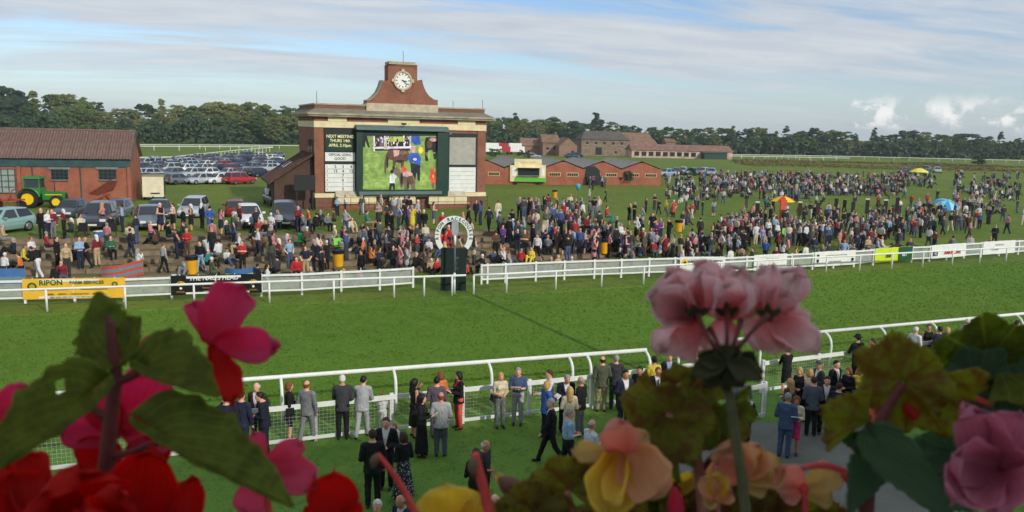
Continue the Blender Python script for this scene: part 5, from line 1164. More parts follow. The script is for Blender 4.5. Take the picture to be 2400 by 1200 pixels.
class Sdf:
    def __init__(s, lo, hi, h):
        s.h = h; s.o = np.array(lo, float); n = (np.ceil((np.array(hi)-s.o)/h)+1).astype(int); s.F = np.full(n, .25); s.L = np.zeros(n, np.int8); s.n = n
        s.ax = [s.o[i]+h*np.arange(n[i]) for i in range(3)]
    def sub(s, lo, hi, m=.07):
        a = np.clip(np.floor((np.array(lo)-m-s.o)/s.h).astype(int), 0, s.n-1); b = np.clip(np.ceil((np.array(hi)+m-s.o)/s.h).astype(int)+1, 1, s.n)
        sl = tuple(slice(x, y) for x, y in zip(a, b)); return sl, s.ax[0][sl[0]][:, None, None], s.ax[1][sl[1]][None, :, None], s.ax[2][sl[2]][None, None, :]
    def put(s, sl, d, lab, k):
        F = s.F[sl]; s.L[sl] = np.where(d < F, lab, s.L[sl]); hh = np.clip(.5+.5*(F-d)/k, 0, 1); s.F[sl] = F*(1-hh)+d*hh-k*hh*(1-hh)
    def cone(s, a, b, ra, rb, lab=0, k=.02, sy=1.0):
        a, b = np.array(a, float), np.array(b, float); r = max(ra, rb); sl, X, Y, Z = s.sub(np.minimum(a, b)-r, np.maximum(a, b)+r)
        d = b-a; L2 = d@d+1e-9; t = np.clip(((X-a[0])*d[0]+(Y-a[1])*d[1]+(Z-a[2])*d[2])/L2, 0, 1)
        D = np.sqrt((X-a[0]-t*d[0])**2+((Y-a[1]-t*d[1])/sy)**2+(Z-a[2]-t*d[2])**2)-(ra+(rb-ra)*t); s.put(sl, D*min(1, sy), lab, k)
    def ell(s, c, r, lab=0, k=.02, tilt=0.0):
        c, r = np.array(c, float), np.array(r, float); m = r.max(); sl, X, Y, Z = s.sub(c-m, c+m); y = Y-c[1]; z = Z-c[2]
        if tilt: y, z = y*math.cos(tilt)+z*math.sin(tilt), -y*math.sin(tilt)+z*math.cos(tilt)
        q = np.sqrt(((X-c[0])/r[0])**2+(y/r[1])**2+(z/r[2])**2); s.put(sl, (q-1)*r.min()*.9+0*X, lab, k)
    def cut(s, fn):                                   # remove where fn > 0
        X, Y, Z = s.ax[0][:, None, None], s.ax[1][None, :, None], s.ax[2][None, None, :]; s.F = np.maximum(s.F, fn(X, Y, Z)+0*s.F)
    def mesh(s):
        s.F[0] = s.F[-1] = .1; s.F[:, 0] = s.F[:, -1] = .1; s.F[:, :, 0] = s.F[:, :, -1] = .1
        V, Q = nets(s.F, s.o, s.h); c = V[Q].mean(1); g = np.clip(np.round((c-s.o)/s.h).astype(int), 0, s.n-1); return V, Q, s.L[g[:, 0], g[:, 1], g[:, 2]]
# arm presets: elbow and wrist relative to a figure facing +y, for the right side (x > 0); mirrored for the left
ARM = {'down': ((.25, -.03, 1.13), (.25, .05, .88)), 'front': ((.25, -.02, 1.12), (.09, .20, 1.10)), 'fold': ((.24, .05, 1.14), (-.04, .19, 1.16)), 'up': ((.26, .10, 1.20), (.11, .19, 1.44)), 'behind': ((.26, -.12, 1.15), (.06, -.17, 1.0)), 'pocket': ((.30, -.08, 1.14), (.21, .07, .95)), 'lean': ((.22, .16, 1.13), (.08, .38, 1.10)), 'read': ((.23, .02, 1.12), (.08, .27, 1.18)), 'hip': ((.36, -.06, 1.16), (.18, .05, 1.04)), 'swing': ((.25, .08, 1.14), (.24, .22, .93)), 'back': ((.25, -.12, 1.14), (.25, -.12, .89)), 'lap': ((.25, .05, 1.12), (.08, .26, .98))}
def joints(p):
    """p: dict(arms=(left,right), legs, tilt, sit, female, bulk, turn) -> joint dict for a 1.75 m figure"""
    fem = p.get('female', 0); sw = .165 if fem else .19; J = {}
    legs = p.get('legs', 'stand'); st = {'stand': .0, 'walk': .22, 'stride': .34}.get(legs, .0)
    for s, n in ((-1, 'L'), (1, 'R')):
        dy = st*s*.9; J['hip'+n] = (s*.085, 0, .92); J['kn'+n] = (s*.10, dy*.45+.015, .50); J['an'+n] = (s*.105, dy-.02 if dy >= 0 else dy-.06, .085 if dy >= -.05 else .13)
    J['pel'] = (0, 0, .95); J['wai'] = (0, .005, 1.10); J['che'] = (0, 0, 1.29); J['nek'] = (0, -.015, 1.46); J['hed'] = (0, .015, 1.625)
    for s, n, ar in ((-1, 'L', p.get('arms', ('down', 'down'))[0]), (1, 'R', p.get('arms', ('down', 'down'))[1])):
        e, w = ARM[ar]; J['sh'+n] = (s*sw, -.005, 1.42); J['el'+n] = (s*e[0]*(.9 if fem else 1), e[1], e[2]); J['wr'+n] = (s*w[0]*(.9 if fem else 1), w[1], w[2])
    tl = p.get('tilt', 0.0)
    if tl:
        c, s_ = math.cos(tl), math.sin(tl)
        for k in ('wai', 'che', 'nek', 'hed', 'shL', 'shR', 'elL', 'elR', 'wrL', 'wrR'):
            x, y, z = J[k]; z -= .93; J[k] = (x, y*c+z*s_, .93+z*c-y*s_)
    hd = p.get('nod', 0.0)
    if hd: x, y, z = J['hed']; J['hed'] = (x, y+.06*hd, z-.02*hd)
    if legs in ('sit', 'ground', 'kneel'):
        dz = {'sit': -.44, 'ground': -.80, 'kneel': -.42}[legs]
        for k in list(J):
            if k[:2] not in ('kn', 'an'): x, y, z = J[k]; J[k] = (x, y-.08, z+dz)
        for s, n in ((-1, 'L'), (1, 'R')):
            if legs == 'sit': J['kn'+n] = (s*.12, .36, .50); J['an'+n] = (s*.12, .34, .085)
            elif legs == 'ground': J['kn'+n] = (s*.16, .34, .42 if s > 0 else .36); J['an'+n] = (s*.12, .60, .08)
            else: J['kn'+n] = (s*.12, .16, .08); J['an'+n] = (s*.12, -.28, .07)
    return J
BND = ((-.52, -.55, -.03), (.52, .85, 1.86))
def bounds(J, m=.24):
    P = np.array(list(J.values())); return P.min(0)-m, P.max(0)+m
def body_sdf(p, J, h, infl=0.0, which='all', lab=None):
    """fills an Sdf with the figure; which: all / top / legs;  labels 0 skin 1 top 2 legs 3 shoes 4 hair"""
    lo, hi = bounds(J); lo[2] = -.04; S = Sdf(lo, hi, h); fem = p.get('female', 0); b = p.get('bulk', 1.0); g = infl; tl = -p.get('tilt', 0.0); sl = p.get('sleeve', 1.0); v = lambda k: np.array(J[k], float)
    dressy = p.get('lower') in ('dress', 'skirt')
    if which in ('all', 'legs'):
        for n in 'LR':
            lk = 0 if dressy or p.get('lower') == 'shorts' else 2
            S.cone(v('hip'+n), v('kn'+n), .088*b+g, .060+g, 2, .03); S.cone(v('kn'+n), v('an'+n), .058+g*1.4, .040+g*1.8, lk, .02)
        S.ell(v('pel'), (.158*b+g, .112*b+g, .115+g), 2, .04, tl*.4)
    if which == 'all':
        for n in 'LR':
            a = v('an'+n); S.cone(a+(0, -.035, -.035), a+(.0, .15, -.055), .043, .032, 3, .015)
        S.cone(v('nek')-(0, 0, .02), v('hed')-(0, .01, .04), .056 if not fem else .048, .05, 0, .02)
        H = v('hed'); S.ell(H+(0, 0, .012), (.076, .094, .112), 0, .01); S.ell(H+(0, .03, -.06), (.052, .058, .055), 0, .03); S.cone(H+(0, .088, .012), H+(0, .106, -.018), .010, .014, 0, .012)
        for s in (-1, 1): S.ell(H+(s*.077, -.004, -.005), (.014, .022, .034), 0, .006)
    if which in ('all', 'top'):
        S.ell(v('wai'), ((.140 if fem else .150)*b+g, .105*b*b+g, .19+g), 1, .05, tl); S.ell(v('che'), ((.150 if fem else .172)*(.6+.4*b)+g, .112*b+g, .17+g), 1, .05, tl)
        S.cone(v('shL')*(.8, 1, 1)-(0, 0, .005), v('shR')*(.8, 1, 1)-(0, 0, .005), .050+g, .050+g, 1, .06); S.cone(v('shL')*(.5, 1, 1), v('nek'), .05+g*.5, .045+g*.4, 1, .04); S.cone(v('shR')*(.5, 1, 1), v('nek'), .05+g*.5, .045+g*.4, 1, .04)
        if fem:
            for s in (-1, 1): S.ell(v('che')+(s*.07, .085, .0), (.062+g, .058+g, .062+g), 1, .03)
        for n in 'LR':
            a, e, w = v('sh'+n), v('el'+n), v('wr'+n); l1 = 1 if sl > .15 else 0; l2 = 1 if sl > .6 else 0
            S.cone(a-(0, 0, .012), e, .050+g, .041+g, l1, .03); S.cone(e, w, .042+g, .029+g*1.3, l2, .015)
    if which == 'all':
        for n in 'LR':
            e, w = v('el'+n), v('wr'+n); d = (w-e)/np.linalg.norm(w-e); S.cone(w, w+d*.075, .030, .034, 0, .01)
    return S
def fingers(J, mb, m, scale=1.0):
    for s, n in ((-1, 'L'), (1, 'R')):
        e, w = Vector(J['el'+n]), Vector(J['wr'+n]); d = (w-e).normalized(); sd_ = d.cross(Vector((0, 1, .3))).normalized(); up = sd_.cross(d); base = w+d*.085
        curl = -up if up.y < 0 else up
        for i, L in enumerate((.068, .078, .072, .056)):
            o = base+sd_*(.019*(i-1.5)); mb.tube([o, o+d*L*.55+curl*.006, o+d*L*.85+curl*L*.35], [.0095, .0088, .0065], 5, m)
        o = w+d*.03+sd_*.03*(1 if n == 'L' else -1); mb.tube([o, o+d*.035+sd_*.016*(1 if n == 'L' else -1)+curl*.01, o+d*.06+curl*.028], [.011, .010, .007], 5, m)
def folds(V, amp):                                     # creases of cloth, tufts of hair
    a = np.arctan2(V[:, 1], V[:, 0]); r = np.hypot(V[:, 0], V[:, 1])+1e-6; w = np.sin(V[:, 2]*34+a*3+np.sin(a*5)*1.5)*.6+np.sin(V[:, 2]*71-a*7)*.4+np.sin(a*11+V[:, 2]*13)*.5
    V = V.copy(); V[:, 0] += V[:, 0]/r*w*amp; V[:, 1] += V[:, 1]/r*w*amp; return V
def sm_mesh(name, V, Q, mats, idx=None):
    if name in ('jacket', 'trousers', 'top', 'skirt', 'bodice'): V = folds(V, .0055)
    if name == 'hair': V = V+RNG.normal(size=V.shape)*.0035
    me = np_mesh(name, V, Q, mats)
    if idx is not None: me.polygons.foreach_set('material_index', idx.astype(np.int32))
    me.polygons.foreach_set('use_smooth', np.ones(len(Q), bool)); return me
SKINS = [mat('skin_fair', srgb(222, 170, 142), .6, .06, 8), mat('skin_pink', srgb(226, 164, 140), .6, .06, 8), mat('skin_tan', srgb(196, 142, 110), .6, .06, 8)]
HAIRC = {'brown': mat('hair_brown', srgb(70, 48, 34), .6, .15, 20), 'dark': mat('hair_dark', srgb(30, 25, 22), .5, .15, 20), 'blond': mat('hair_blond', srgb(186, 150, 96), .6, .15, 20), 'grey': mat('hair_grey', srgb(150, 148, 144), .7, .1, 20), 'white': mat('hair_white', srgb(214, 212, 206), .7, .08, 20), 'auburn': mat('hair_auburn', srgb(128, 74, 44), .6, .15, 20)}
CLOTH = {}
for nme, rgb in {'black': (26, 26, 29), 'navy': (36, 42, 66), 'dark navy': (28, 32, 48), 'charcoal': (58, 60, 64), 'grey': (124, 126, 130), 'light grey': (172, 174, 176), 'white': (226, 226, 226), 'cream': (220, 206, 176), 'beige': (190, 166, 128), 'khaki': (150, 132, 100), 'brown': (96, 72, 54), 'maroon': (122, 38, 48), 'red': (190, 46, 48), 'pink': (214, 136, 144), 'hot pink': (208, 54, 110), 'orange': (222, 128, 60), 'yellow': (228, 204, 70), 'green': (46, 104, 76), 'olive': (86, 90, 70), 'teal': (46, 130, 130), 'light blue': (150, 182, 214), 'blue': (60, 96, 170), 'denim blue': (72, 92, 124), 'lilac': (160, 150, 190), 'purple': (104, 66, 138), 'dark brown': (60, 46, 38), 'coral': (222, 92, 70), 'slate': (84, 92, 102), 'plum grey': (98, 86, 98)}.items():
    rgb = tuple(q*.93+2 for q in rgb); CLOTH[nme] = mat('cloth_'+nme.replace(' ', '_'), srgb(*rgb), .85, .13, 7, .25, 22)
SHOE = mat('shoe_leather', (.02, .018, .016), .4, .1); EYE = mat('eye_dark', (.02, .018, .016), .2, 0); LIP = mat('lips', srgb(160, 84, 78), .5, 0)
PATT = mat('patterned_cloth', srgb(34, 38, 48), .8, 0, 30, col2=srgb(190, 190, 200)); 
def pattern_mat(name, a, b, sc):
    m = bpy.data.materials.new(name); m.use_nodes = True; t = NT(m.node_tree); bs = t.n['Principled BSDF']; tc = t.node('ShaderNodeTexCoord'); vo = t.node('ShaderNodeTexVoronoi'); vo.inputs['Scale'].default_value = sc; t.l.new(tc.outputs['Object'], vo.inputs['Vector'])
    t.l.new(t.ramp(vo.outputs['Distance'], [(.25, b), (.36, a)]), bs.inputs['Base Color']); bs.inputs['Roughness'].default_value = .85; CLOTH[name] = m; return m
pattern_mat('black and white patterned', srgb(34, 38, 46), srgb(186, 190, 196), 22); pattern_mat('grey patterned', srgb(96, 100, 100), srgb(160, 160, 156), 24); pattern_mat('blue check', srgb(200, 204, 216), srgb(60, 70, 110), 26); pattern_mat('camouflage', srgb(150, 140, 112), srgb(86, 78, 58), 12)
def hair_sdf(J, h, style, inf=.014):
    H = np.array(J['hed'], float); S = Sdf(H-.26, H+np.array([.2, .2, .2]), h) if style != 'long' else Sdf(H-np.array([.2, .3, .42]), H+np.array([.2, .2, .2]), h)
    S.ell(H+(0, -.008, .018), (.076+inf, .094+inf, .108+inf), 4, .01)
    if style == 'long': S.cone(H+(0, -.06, .0), H+(0, -.085, -.26), .095, .085, 4, .05)
    if style == 'bob': S.ell(H+(0, -.03, -.05), (.108, .095, .10), 4, .03)
    if style == 'bun': S.ell(H+(0, -.12, .05), (.05, .05, .05), 4, .02)
    face = {'short': lambda X, Y, Z: np.maximum(.03-(Z-H[2])+(Y-H[1])*.75, -.06-(Z-H[2])), 'long': lambda X, Y, Z: .045-(Z-H[2])+((Y-H[1])-.03)*2.6-.12, 'bob': lambda X, Y, Z: .045-(Z-H[2])+((Y-H[1])-.03)*2.2-.10, 'bun': lambda X, Y, Z: .03-(Z-H[2])+(Y-H[1])*1.1, 'bald': lambda X, Y, Z: np.maximum(np.maximum(.0-(Z-H[2])+(Y-H[1])*.9+.0, (Z-H[2])-.045), -.06-(Z-H[2]))}[style]
    S.cut(lambda X, Y, Z: face(X, Y, Z)); return S
def near_person(label, hx, hy, heading, p, top='navy', legs='navy', hair='brown', style='short', jacket=None, shirt='white', stature=1.75, feet=None, extra=None, tie=None):
    """hx, hy: pixel of the crown of the head; heading: degrees the figure faces (0 = away from us, 180 = towards us)"""
    J = joints(p); sc = stature/1.75; topz = (J['hed'][2]+.125)*sc; g = at(hx, hy, topz); a = R_(heading)
    off = Vector((J['hed'][0]*sc, J['hed'][1]*sc, 0)); off.rotate(Matrix.Rotation(a, 3, 'Z')); pos = Vector((g[0], g[1], .012))-off
    sk = SKINS[hash(label) % 3 if False else len(label) % 3]; h = .0165; S = body_sdf(p, J, h); V, Q, L = S.mesh()
    mats = [sk, CLOTH[shirt if jacket else top], CLOTH[legs], SHOE]
    mb = MB(); mb.v = [tuple(q) for q in V]; mb.f = [tuple(q) for q in Q]; mb.m = list(np.minimum(L, 3)); fingers(J, mb, 0)
    H = Vector(J['hed'])
    for s in (-1, 1): mb.lathe([(.004, 0), (.011, .004), (.004, .009)], H+Vector((s*.032, .083, .012)), 6, 4, axis='Y')
    mb.box(H+Vector((0, .092, -.055)), (.042, .010, .012), 0, 5)
    me = mb.mesh('person', mats+[EYE, LIP]); me.polygons.foreach_set('use_smooth', [True]*len(me.polygons))
    o = tag(link('person', me, None, pos, a), label, 'person', 'racegoers on the stand lawn'); o.scale = (sc, sc, sc)
    if style != 'none': V, Q, L = hair_sdf(J, .0125, style).mesh(); link('hair', sm_mesh('hair', V, Q, HAIRC[hair]), o)
    low = p.get('lower', 'trousers'); seated = p.get('legs') in ('sit', 'ground', 'kneel')
    if low == 'trousers':
        S = body_sdf(p, J, h, .011, 'legs')
        an = min(J['anL'][2], J['anR'][2]); S.cut(lambda X, Y, Z: np.maximum(.045-Z, (Z-1.03) if not seated else Z-9)); V, Q, L = S.mesh(); link('trousers', sm_mesh('trousers', V, Q, CLOTH[legs]), o)
    elif low in ('skirt', 'dress'):
        hem = p.get('hem', .52); lo, hi = bounds(J); S = Sdf(lo, hi, h); fl = p.get('flare', .20); S.cone((0, 0, 1.06), (0, 0, hem), .135, fl, 2, .02, .82); S.ell(J['pel'], (.172, .128, .13), 2, .03); S.cut(lambda X, Y, Z: np.maximum(hem+.01-Z+.02*np.sin(X*40)*np.cos(Y*37), Z-1.10)); V, Q, L = S.mesh(); link('skirt', sm_mesh('skirt', V, Q, CLOTH[legs]), o)
        if low == 'dress':
            S = body_sdf(p, J, h, .010, 'top'); sl = p.get('sleeve', 0); S.cut(lambda X, Y, Z: np.maximum(1.0-Z, np.maximum(np.abs(X)-(.17 if sl < .5 else 9), Z-1.42-9*(sl > .5)))); V, Q, L = S.mesh(); link('bodice', sm_mesh('bodice', V, Q, CLOTH[top]), o)
    if jacket:
        S = body_sdf(p, J, h, .017, 'top'); tl = p.get('tilt', 0); S.cone(J['wai'], (J['pel'][0], J['pel'][1]-.0, J['pel'][2]-.12),   .152*p.get('bulk', 1), .192*p.get('bulk', 1), 1, .05, .84); hemz = J['pel'][2]-.14; wl, wr = J['wrL'], J['wrR']
        nz = J['nek'][2]; ny = J['nek'][1]
        def jc(X, Y, Z):
            a_ = hemz-Z; vv = .085*np.clip((Z-(hemz+.20))/(nz-hemz-.20), 0, 1.2)-np.abs(X); b_ = np.minimum(vv, (Y-ny-.02-(nz-Z)*0.0)); b_ = np.where(Z > hemz+.2, b_, -1)
            return np.maximum(a_, np.maximum(b_, Z-nz-.03))
        S.cut(jc); V, Q, L = S.mesh(); link('jacket', sm_mesh('jacket', V, Q, CLOTH[jacket]), o)
        if tie:
            c = Vector(J['che']); m = MB(); m.prism([(c.x-.02, c.y+.128, c.z+.12), (c.x+.02, c.y+.128, c.z+.12), (c.x+.03, c.y+.132, c.z-.14), (c.x, c.y+.130, c.z-.19), (c.x-.03, c.y+.132, c.z-.14)], (0, .012, 0)); m.build('tie', CLOTH[tie], o)
    elif low != 'dress':
        S = body_sdf(p, J, h, .012, 'top'); sl = p.get('sleeve', 1.0); hemz = J['pel'][2]-.05
        def tc_(X, Y, Z):
            r = np.maximum(hemz-Z, Z-J['nek'][2]-.02)
            if sl < .6:
                for n in 'LR':
                    e = J['el'+n]; w = J['wr'+n]; r = np.maximum(r, .075-np.sqrt((X-w[0])**2+(Y-w[1])**2+(Z-w[2])**2)); mx, my, mz = (e[0]+w[0])/2, (e[1]+w[1])/2, (e[2]+w[2])/2; r = np.maximum(r, .085-np.sqrt((X-mx)**2+(Y-my)**2+(Z-mz)**2))
            return r
        S.cut(tc_); V, Q, L = S.mesh(); link('top', sm_mesh('top', V, Q, CLOTH[top]), o)
    for ex_ in (extra or []):
        wr = Vector(J['wrR']); wl = Vector(J['wrL'])
        if ex_ == 'bag':
            c = Vector((J['pel'][0]+.24, J['pel'][1], J['pel'][2]+.02)); m = MB(); m.box(c, (.10, .26, .20), top=(.06, .22)); b = tag(m.build('handbag', CLOTH['black']), 'black handbag on the shoulder of the '+' '.join(label.split()[:7]), 'bag'); m = MB(); m.tube([c+Vector((0, -.1, .1)), c+Vector((-.03, 0, .42)), c+Vector((0, .1, .1))], .008, 5); m.build('strap', CLOTH['black'], b); b.matrix_world = Matrix.Translation(pos) @ Matrix.Rotation(a, 4, 'Z') @ Matrix.Scale(sc, 4)
        if ex_ == 'paper':
            c = (wr+wl)/2+Vector((0, .10, .03)); m = MB(); m.prism([c+Vector((-.12, -.07, -.04)), c+Vector((.12, -.07, -.04)), c+Vector((.12, .08, .07)), c+Vector((-.12, .08, .07))], (0, -.008, .012)); b = tag(m.build('race_card', WV), 'white race card held by the '+' '.join(label.split()[:8]), 'race card'); b.matrix_world = Matrix.Translation(pos) @ Matrix.Rotation(a, 4, 'Z') @ Matrix.Scale(sc, 4)
        if ex_ == 'cups':
            for w_, sd2 in ((wl, 'left'), (wr, 'right')):
                m = MB(); m.lathe([(.026, 0), (.036, .09), (.034, .09)], w_+Vector((0, .07, .06)), 12); b = tag(m.build('paper_cup', WV), 'white paper cup in the '+sd2+' hand of the drinking man', 'cup'); b.matrix_world = Matrix.Translation(pos) @ Matrix.Rotation(a, 4, 'Z') @ Matrix.Scale(sc, 4)
        if ex_ == 'cap':
            m = MB(); m.lathe([(.105, 0), (.11, .03), (.095, .07), (.05, .095), (.004, .10)], H+Vector((0, 0, .065)), 14); m.box(H+Vector((0, .12, .07)), (.14, .08, .012)); m.build('cap', CLOTH['slate'], o, True)
        if ex_ == 'hat':
            m = MB(); m.lathe([(.16, 0), (.16, .012), (.10, .02), (.095, .09), (.06, .115), (.004, .12)], H+Vector((0, -.01, .06)), 16); m.build('hat', CLOTH['black'], o, True)
    return o
ST = lambda **k: dict(k)
NP = near_person
NP('man in dark navy suit raising a hand behind the green leaf', 530, 925, 20, ST(arms=('up', 'down')), 'navy', 'dark navy', 'dark', jacket='dark navy')
NP('man in blue navy suit seen from behind under the red petal', 566, 918, -10, ST(arms=('front', 'down')), 'navy', 'navy', 'brown', jacket='navy')
NP('man in dark suit bowing his head beside the bald man', 607, 920, 95, ST(arms=('front', 'front'), nod=1, tilt=.08), 'black', 'dark navy', 'dark', jacket='dark navy')
NP('bald bearded man in dark brown jacket facing the stand', 601, 898, 170, ST(arms=('behind', 'behind')), 'white', 'charcoal', 'white', 'bald', jacket='dark brown')
NP('woman in short black dress with a clutch bag at the fence', 678, 896, -70, ST(female=1, lower='dress', hem=.62, flare=.19, sleeve=1, arms=('front', 'front')), 'black', 'black', 'auburn', 'bob', stature=1.68, extra=['bag'])
NP('balding man in mid grey suit standing by the fence post', 719, 893, -12, ST(arms=('front', 'down'), legs='walk'), 'white', 'grey', 'auburn', 'bald', jacket='grey')
NP('white haired man in charcoal suit leaning left on the fence', 802, 880, 12, ST(arms=('lean', 'front'), tilt=.18), 'white', 'black', 'white', 'short', jacket='charcoal', stature=1.8)
NP('black haired man in pale grey suit leaning on the rail', 852, 882, -4, ST(arms=('lean', 'lean'), tilt=.20, legs='walk'), 'white', 'light grey', 'dark', 'short', jacket='light grey')
NP('small child in white climbing the fence mesh', 897, 922, 10, ST(arms=('lean', 'lean'), tilt=.15), 'white', 'white', 'auburn', 'bob', stature=1.12)
NP('long haired woman in black strap dress, left of the orange top', 973, 888, -60, ST(female=1, lower='dress', hem=.35, flare=.2, sleeve=0, arms=('up', 'front')), 'black', 'black', 'dark', 'long', stature=1.7)
NP('woman in long black dress reading a white card', 990, 925, -100, ST(female=1, lower='dress', hem=.12, flare=.23, sleeve=1, arms=('read', 'read')), 'black', 'black', 'dark', 'long', stature=1.7, extra=['paper'])
NP('man in plum grey suit facing the course beside the orange top', 1024, 884, 5, ST(arms=('front', 'front')), 'white', 'plum grey', 'dark', 'short', jacket='plum grey')
NP('woman in orange top half hidden behind the plum suit', 1032, 872, 40, ST(female=1, arms=('front', 'down')), 'orange', 'charcoal', 'auburn', 'bob', stature=1.68)
NP('man in pale stone jacket and dark trousers with his back to us', 1034, 920, 6, ST(arms=('front', 'front'), bulk=1.08), 'white', 'slate', 'auburn', 'bald', jacket='light grey')
NP('woman in black jacket and bright coral trousers', 1075, 872, 120, ST(female=1, arms=('read', 'read')), 'red', 'coral', 'dark', 'bob', jacket='black', shirt='red', stature=1.7, extra=['paper'])
NP('woman in cream top and grey patterned trousers with a black bag', 1174, 874, 200, ST(female=1, arms=('front', 'front'), sleeve=.3), 'cream', 'grey patterned', 'blond', 'bob', stature=1.66, extra=['bag'])
NP('man in blue shirt and pale trousers reading', 1215, 863, 175, ST(arms=('read', 'read'), sleeve=.4, nod=.6, bulk=1.05), 'denim blue', 'light grey', 'grey', 'short', extra=['paper'])
NP('man in white shirt looking down the course behind the blonde', 1287, 868, 100, ST(arms=('lean', 'down'), tilt=.1), 'white', 'grey', 'brown', 'short')
NP('blonde woman in royal blue coat holding a race card', 1283, 894, -60, ST(female=1, arms=('read', 'read')), 'blue', 'navy', 'blond', 'bob', jacket='blue', stature=1.68, extra=['paper'])
NP('man in dark suit bending over a card, hair swept forward', 1330, 880, 190, ST(arms=('read', 'read'), nod=1, tilt=.1), 'white', 'dark navy', 'grey', 'short', jacket='dark navy')
NP('woman with very long blond hair in a white dress', 1336, 907, 5, ST(female=1, lower='dress', hem=.45, flare=.19, sleeve=1, arms=('front', 'front')), 'cream', 'cream', 'blond', 'long', stature=1.66)
NP('bald man in black jacket and grey trousers right of the blonde', 1362, 883, 60, ST(arms=('down', 'front')), 'black', 'grey', 'grey', 'bald', jacket='black', shirt='black')
NP('man in black coat striding left past the light blue shirt', 1291, 935, 90, ST(arms=('swing', 'back'), legs='stride'), 'white', 'black', 'grey', 'short', jacket='black')
NP('stout man in light blue shirt and black trousers', 1336, 960, -80, ST(arms=('front', 'front'), bulk=1.18, sleeve=.5, legs='walk'), 'light blue', 'black', 'grey', 'short')
NP('man in blue check shirt behind the peach petal', 1388, 985, -60, ST(arms=('read', 'read'), bulk=1.1), 'blue check', 'charcoal', 'grey', 'bald')
NP('man in olive jacket and camouflage trousers with his back to us', 1413, 836, 4, ST(arms=('front', 'front'), bulk=1.1), 'olive', 'camouflage', 'brown', 'bald', jacket='olive')
NP('grey haired man in charcoal jacket beside the olive jacket', 1445, 833, -5, ST(arms=('front', 'front')), 'white', 'charcoal', 'grey', 'short', jacket='charcoal', stature=1.74)
NP('tall man in navy suit with open white shirt facing us', 1467, 868, 200, ST(arms=('pocket', 'front')), 'white', 'navy', 'dark', 'short', jacket='navy', stature=1.84)
NP('man all in black looking down beside the navy suit', 1500, 860, 150, ST(arms=('front', 'fold'), nod=.6), 'black', 'black', 'dark', 'short')
NP('man in dark suit with a dark tie, left of the yellow top', 1543, 862, 180, ST(arms=('down', 'down')), 'white', 'black', 'auburn', 'short', jacket='black', tie='navy')
NP('woman in bright yellow top with dark hair up', 1534, 836, 5, ST(female=1, arms=('front', 'front')), 'yellow', 'white', 'dark', 'bun', stature=1.7)
NP('silver haired man in navy blazer over a pale blue shirt', 1570, 830, 175, ST(arms=('front', 'down')), 'light blue', 'charcoal', 'grey', 'short', jacket='dark navy', shirt='light blue')
NP('bald man in grey jacket partly behind the geranium leaf', 1512, 898, 90, ST(arms=('front', 'front')), 'grey', 'grey', 'white', 'bald', jacket='grey')
NP('man in black suit seen from behind on the near lawn', 873, 1008, 15, ST(arms=('front', 'down'), bulk=1.05), 'black', 'black', 'brown', 'short', jacket='black', shirt='black', stature=1.84)
NP('man in open black blazer and white shirt facing the stand', 905, 980, 175, ST(arms=('front', 'front')), 'white', 'black', 'brown', 'short', jacket='black', stature=1.78)
NP('woman in sleeveless black top and black patterned full skirt', 945, 1014, 40, ST(female=1, lower='skirt', hem=.14, flare=.30, sleeve=0, arms=('front', 'front')), 'black', 'black and white patterned', 'brown', 'bob', stature=1.68)
NP('toddler in white behind the black blazer', 925, 994, 150, ST(arms=('front', 'front')), 'white', 'white', 'auburn', 'bob', stature=1.02)
NP('white haired man at the bottom edge beside the red stem', 884, 1174, 170, ST(), 'white', 'navy', 'white', 'short', jacket='navy')
NP('bald man in navy suit at the bottom edge right of the red stem', 938, 1162, 140, ST(arms=('read', 'read'), nod=.8), 'white', 'navy', 'grey', 'bald', jacket='navy')
NP('bald man in black tee shirt and grey waistcoat, arm bare', 1139, 1033, -120, ST(arms=('down', 'front'), sleeve=.3, nod=.5, bulk=1.1), 'charcoal', 'black', 'white', 'bald')
NP('brown haired woman in black coat in front of the bald man', 1116, 1052, 10, ST(female=1, lower='dress', hem=.5, flare=.2, sleeve=1, arms=('front', 'front')), 'black', 'black', 'brown', 'bob', stature=1.68)
NP('man at the bottom edge in a red tie, beside the bud', 1160, 1160, 180, ST(), 'white', 'black', 'white', 'bald', jacket='charcoal', tie='red')
NP('man in black suit drinking from two cups on the path', 1749, 922, 175, ST(arms=('up', 'up')), 'white', 'black', 'brown', 'short', jacket='black', extra=['cups'])
NP('man in grey tweed jacket behind the thick geranium stem', 1741, 880, 0, ST(arms=('front', 'front'), bulk=1.05), 'grey', 'charcoal', 'dark', 'short', jacket='grey')
NP('man in bright blue suit standing on the path', 1848, 922, -30, ST(arms=('front', 'front'), bulk=1.05), 'light blue', 'denim blue', 'grey', 'short', jacket='denim blue', stature=1.8)
NP('woman in hot pink skirt holding a big white programme', 1868, 930, 160, ST(female=1, lower='skirt', hem=.52, flare=.17, arms=('read', 'read')), 'cream', 'hot pink', 'auburn', 'long', stature=1.66, extra=['paper'])
NP('man in dark grey jacket bending right of the pink skirt', 1908, 884, -10, ST(arms=('front', 'front'), tilt=.12), 'grey', 'black', 'brown', 'short', jacket='slate')
NP('woman in black sleeveless dress leaning on the right fence', 1846, 812, 8, ST(female=1, lower='dress', hem=.55, flare=.18, sleeve=.2, arms=('lean', 'lean'), tilt=.1), 'black', 'black', 'dark', 'bun', stature=1.7)
NP('blonde woman in black dress below the right fence', 1875, 862, 150, ST(female=1, lower='dress', hem=.55, flare=.18, sleeve=0, arms=('front', 'front')), 'black', 'black', 'blond', 'bob', stature=1.68)
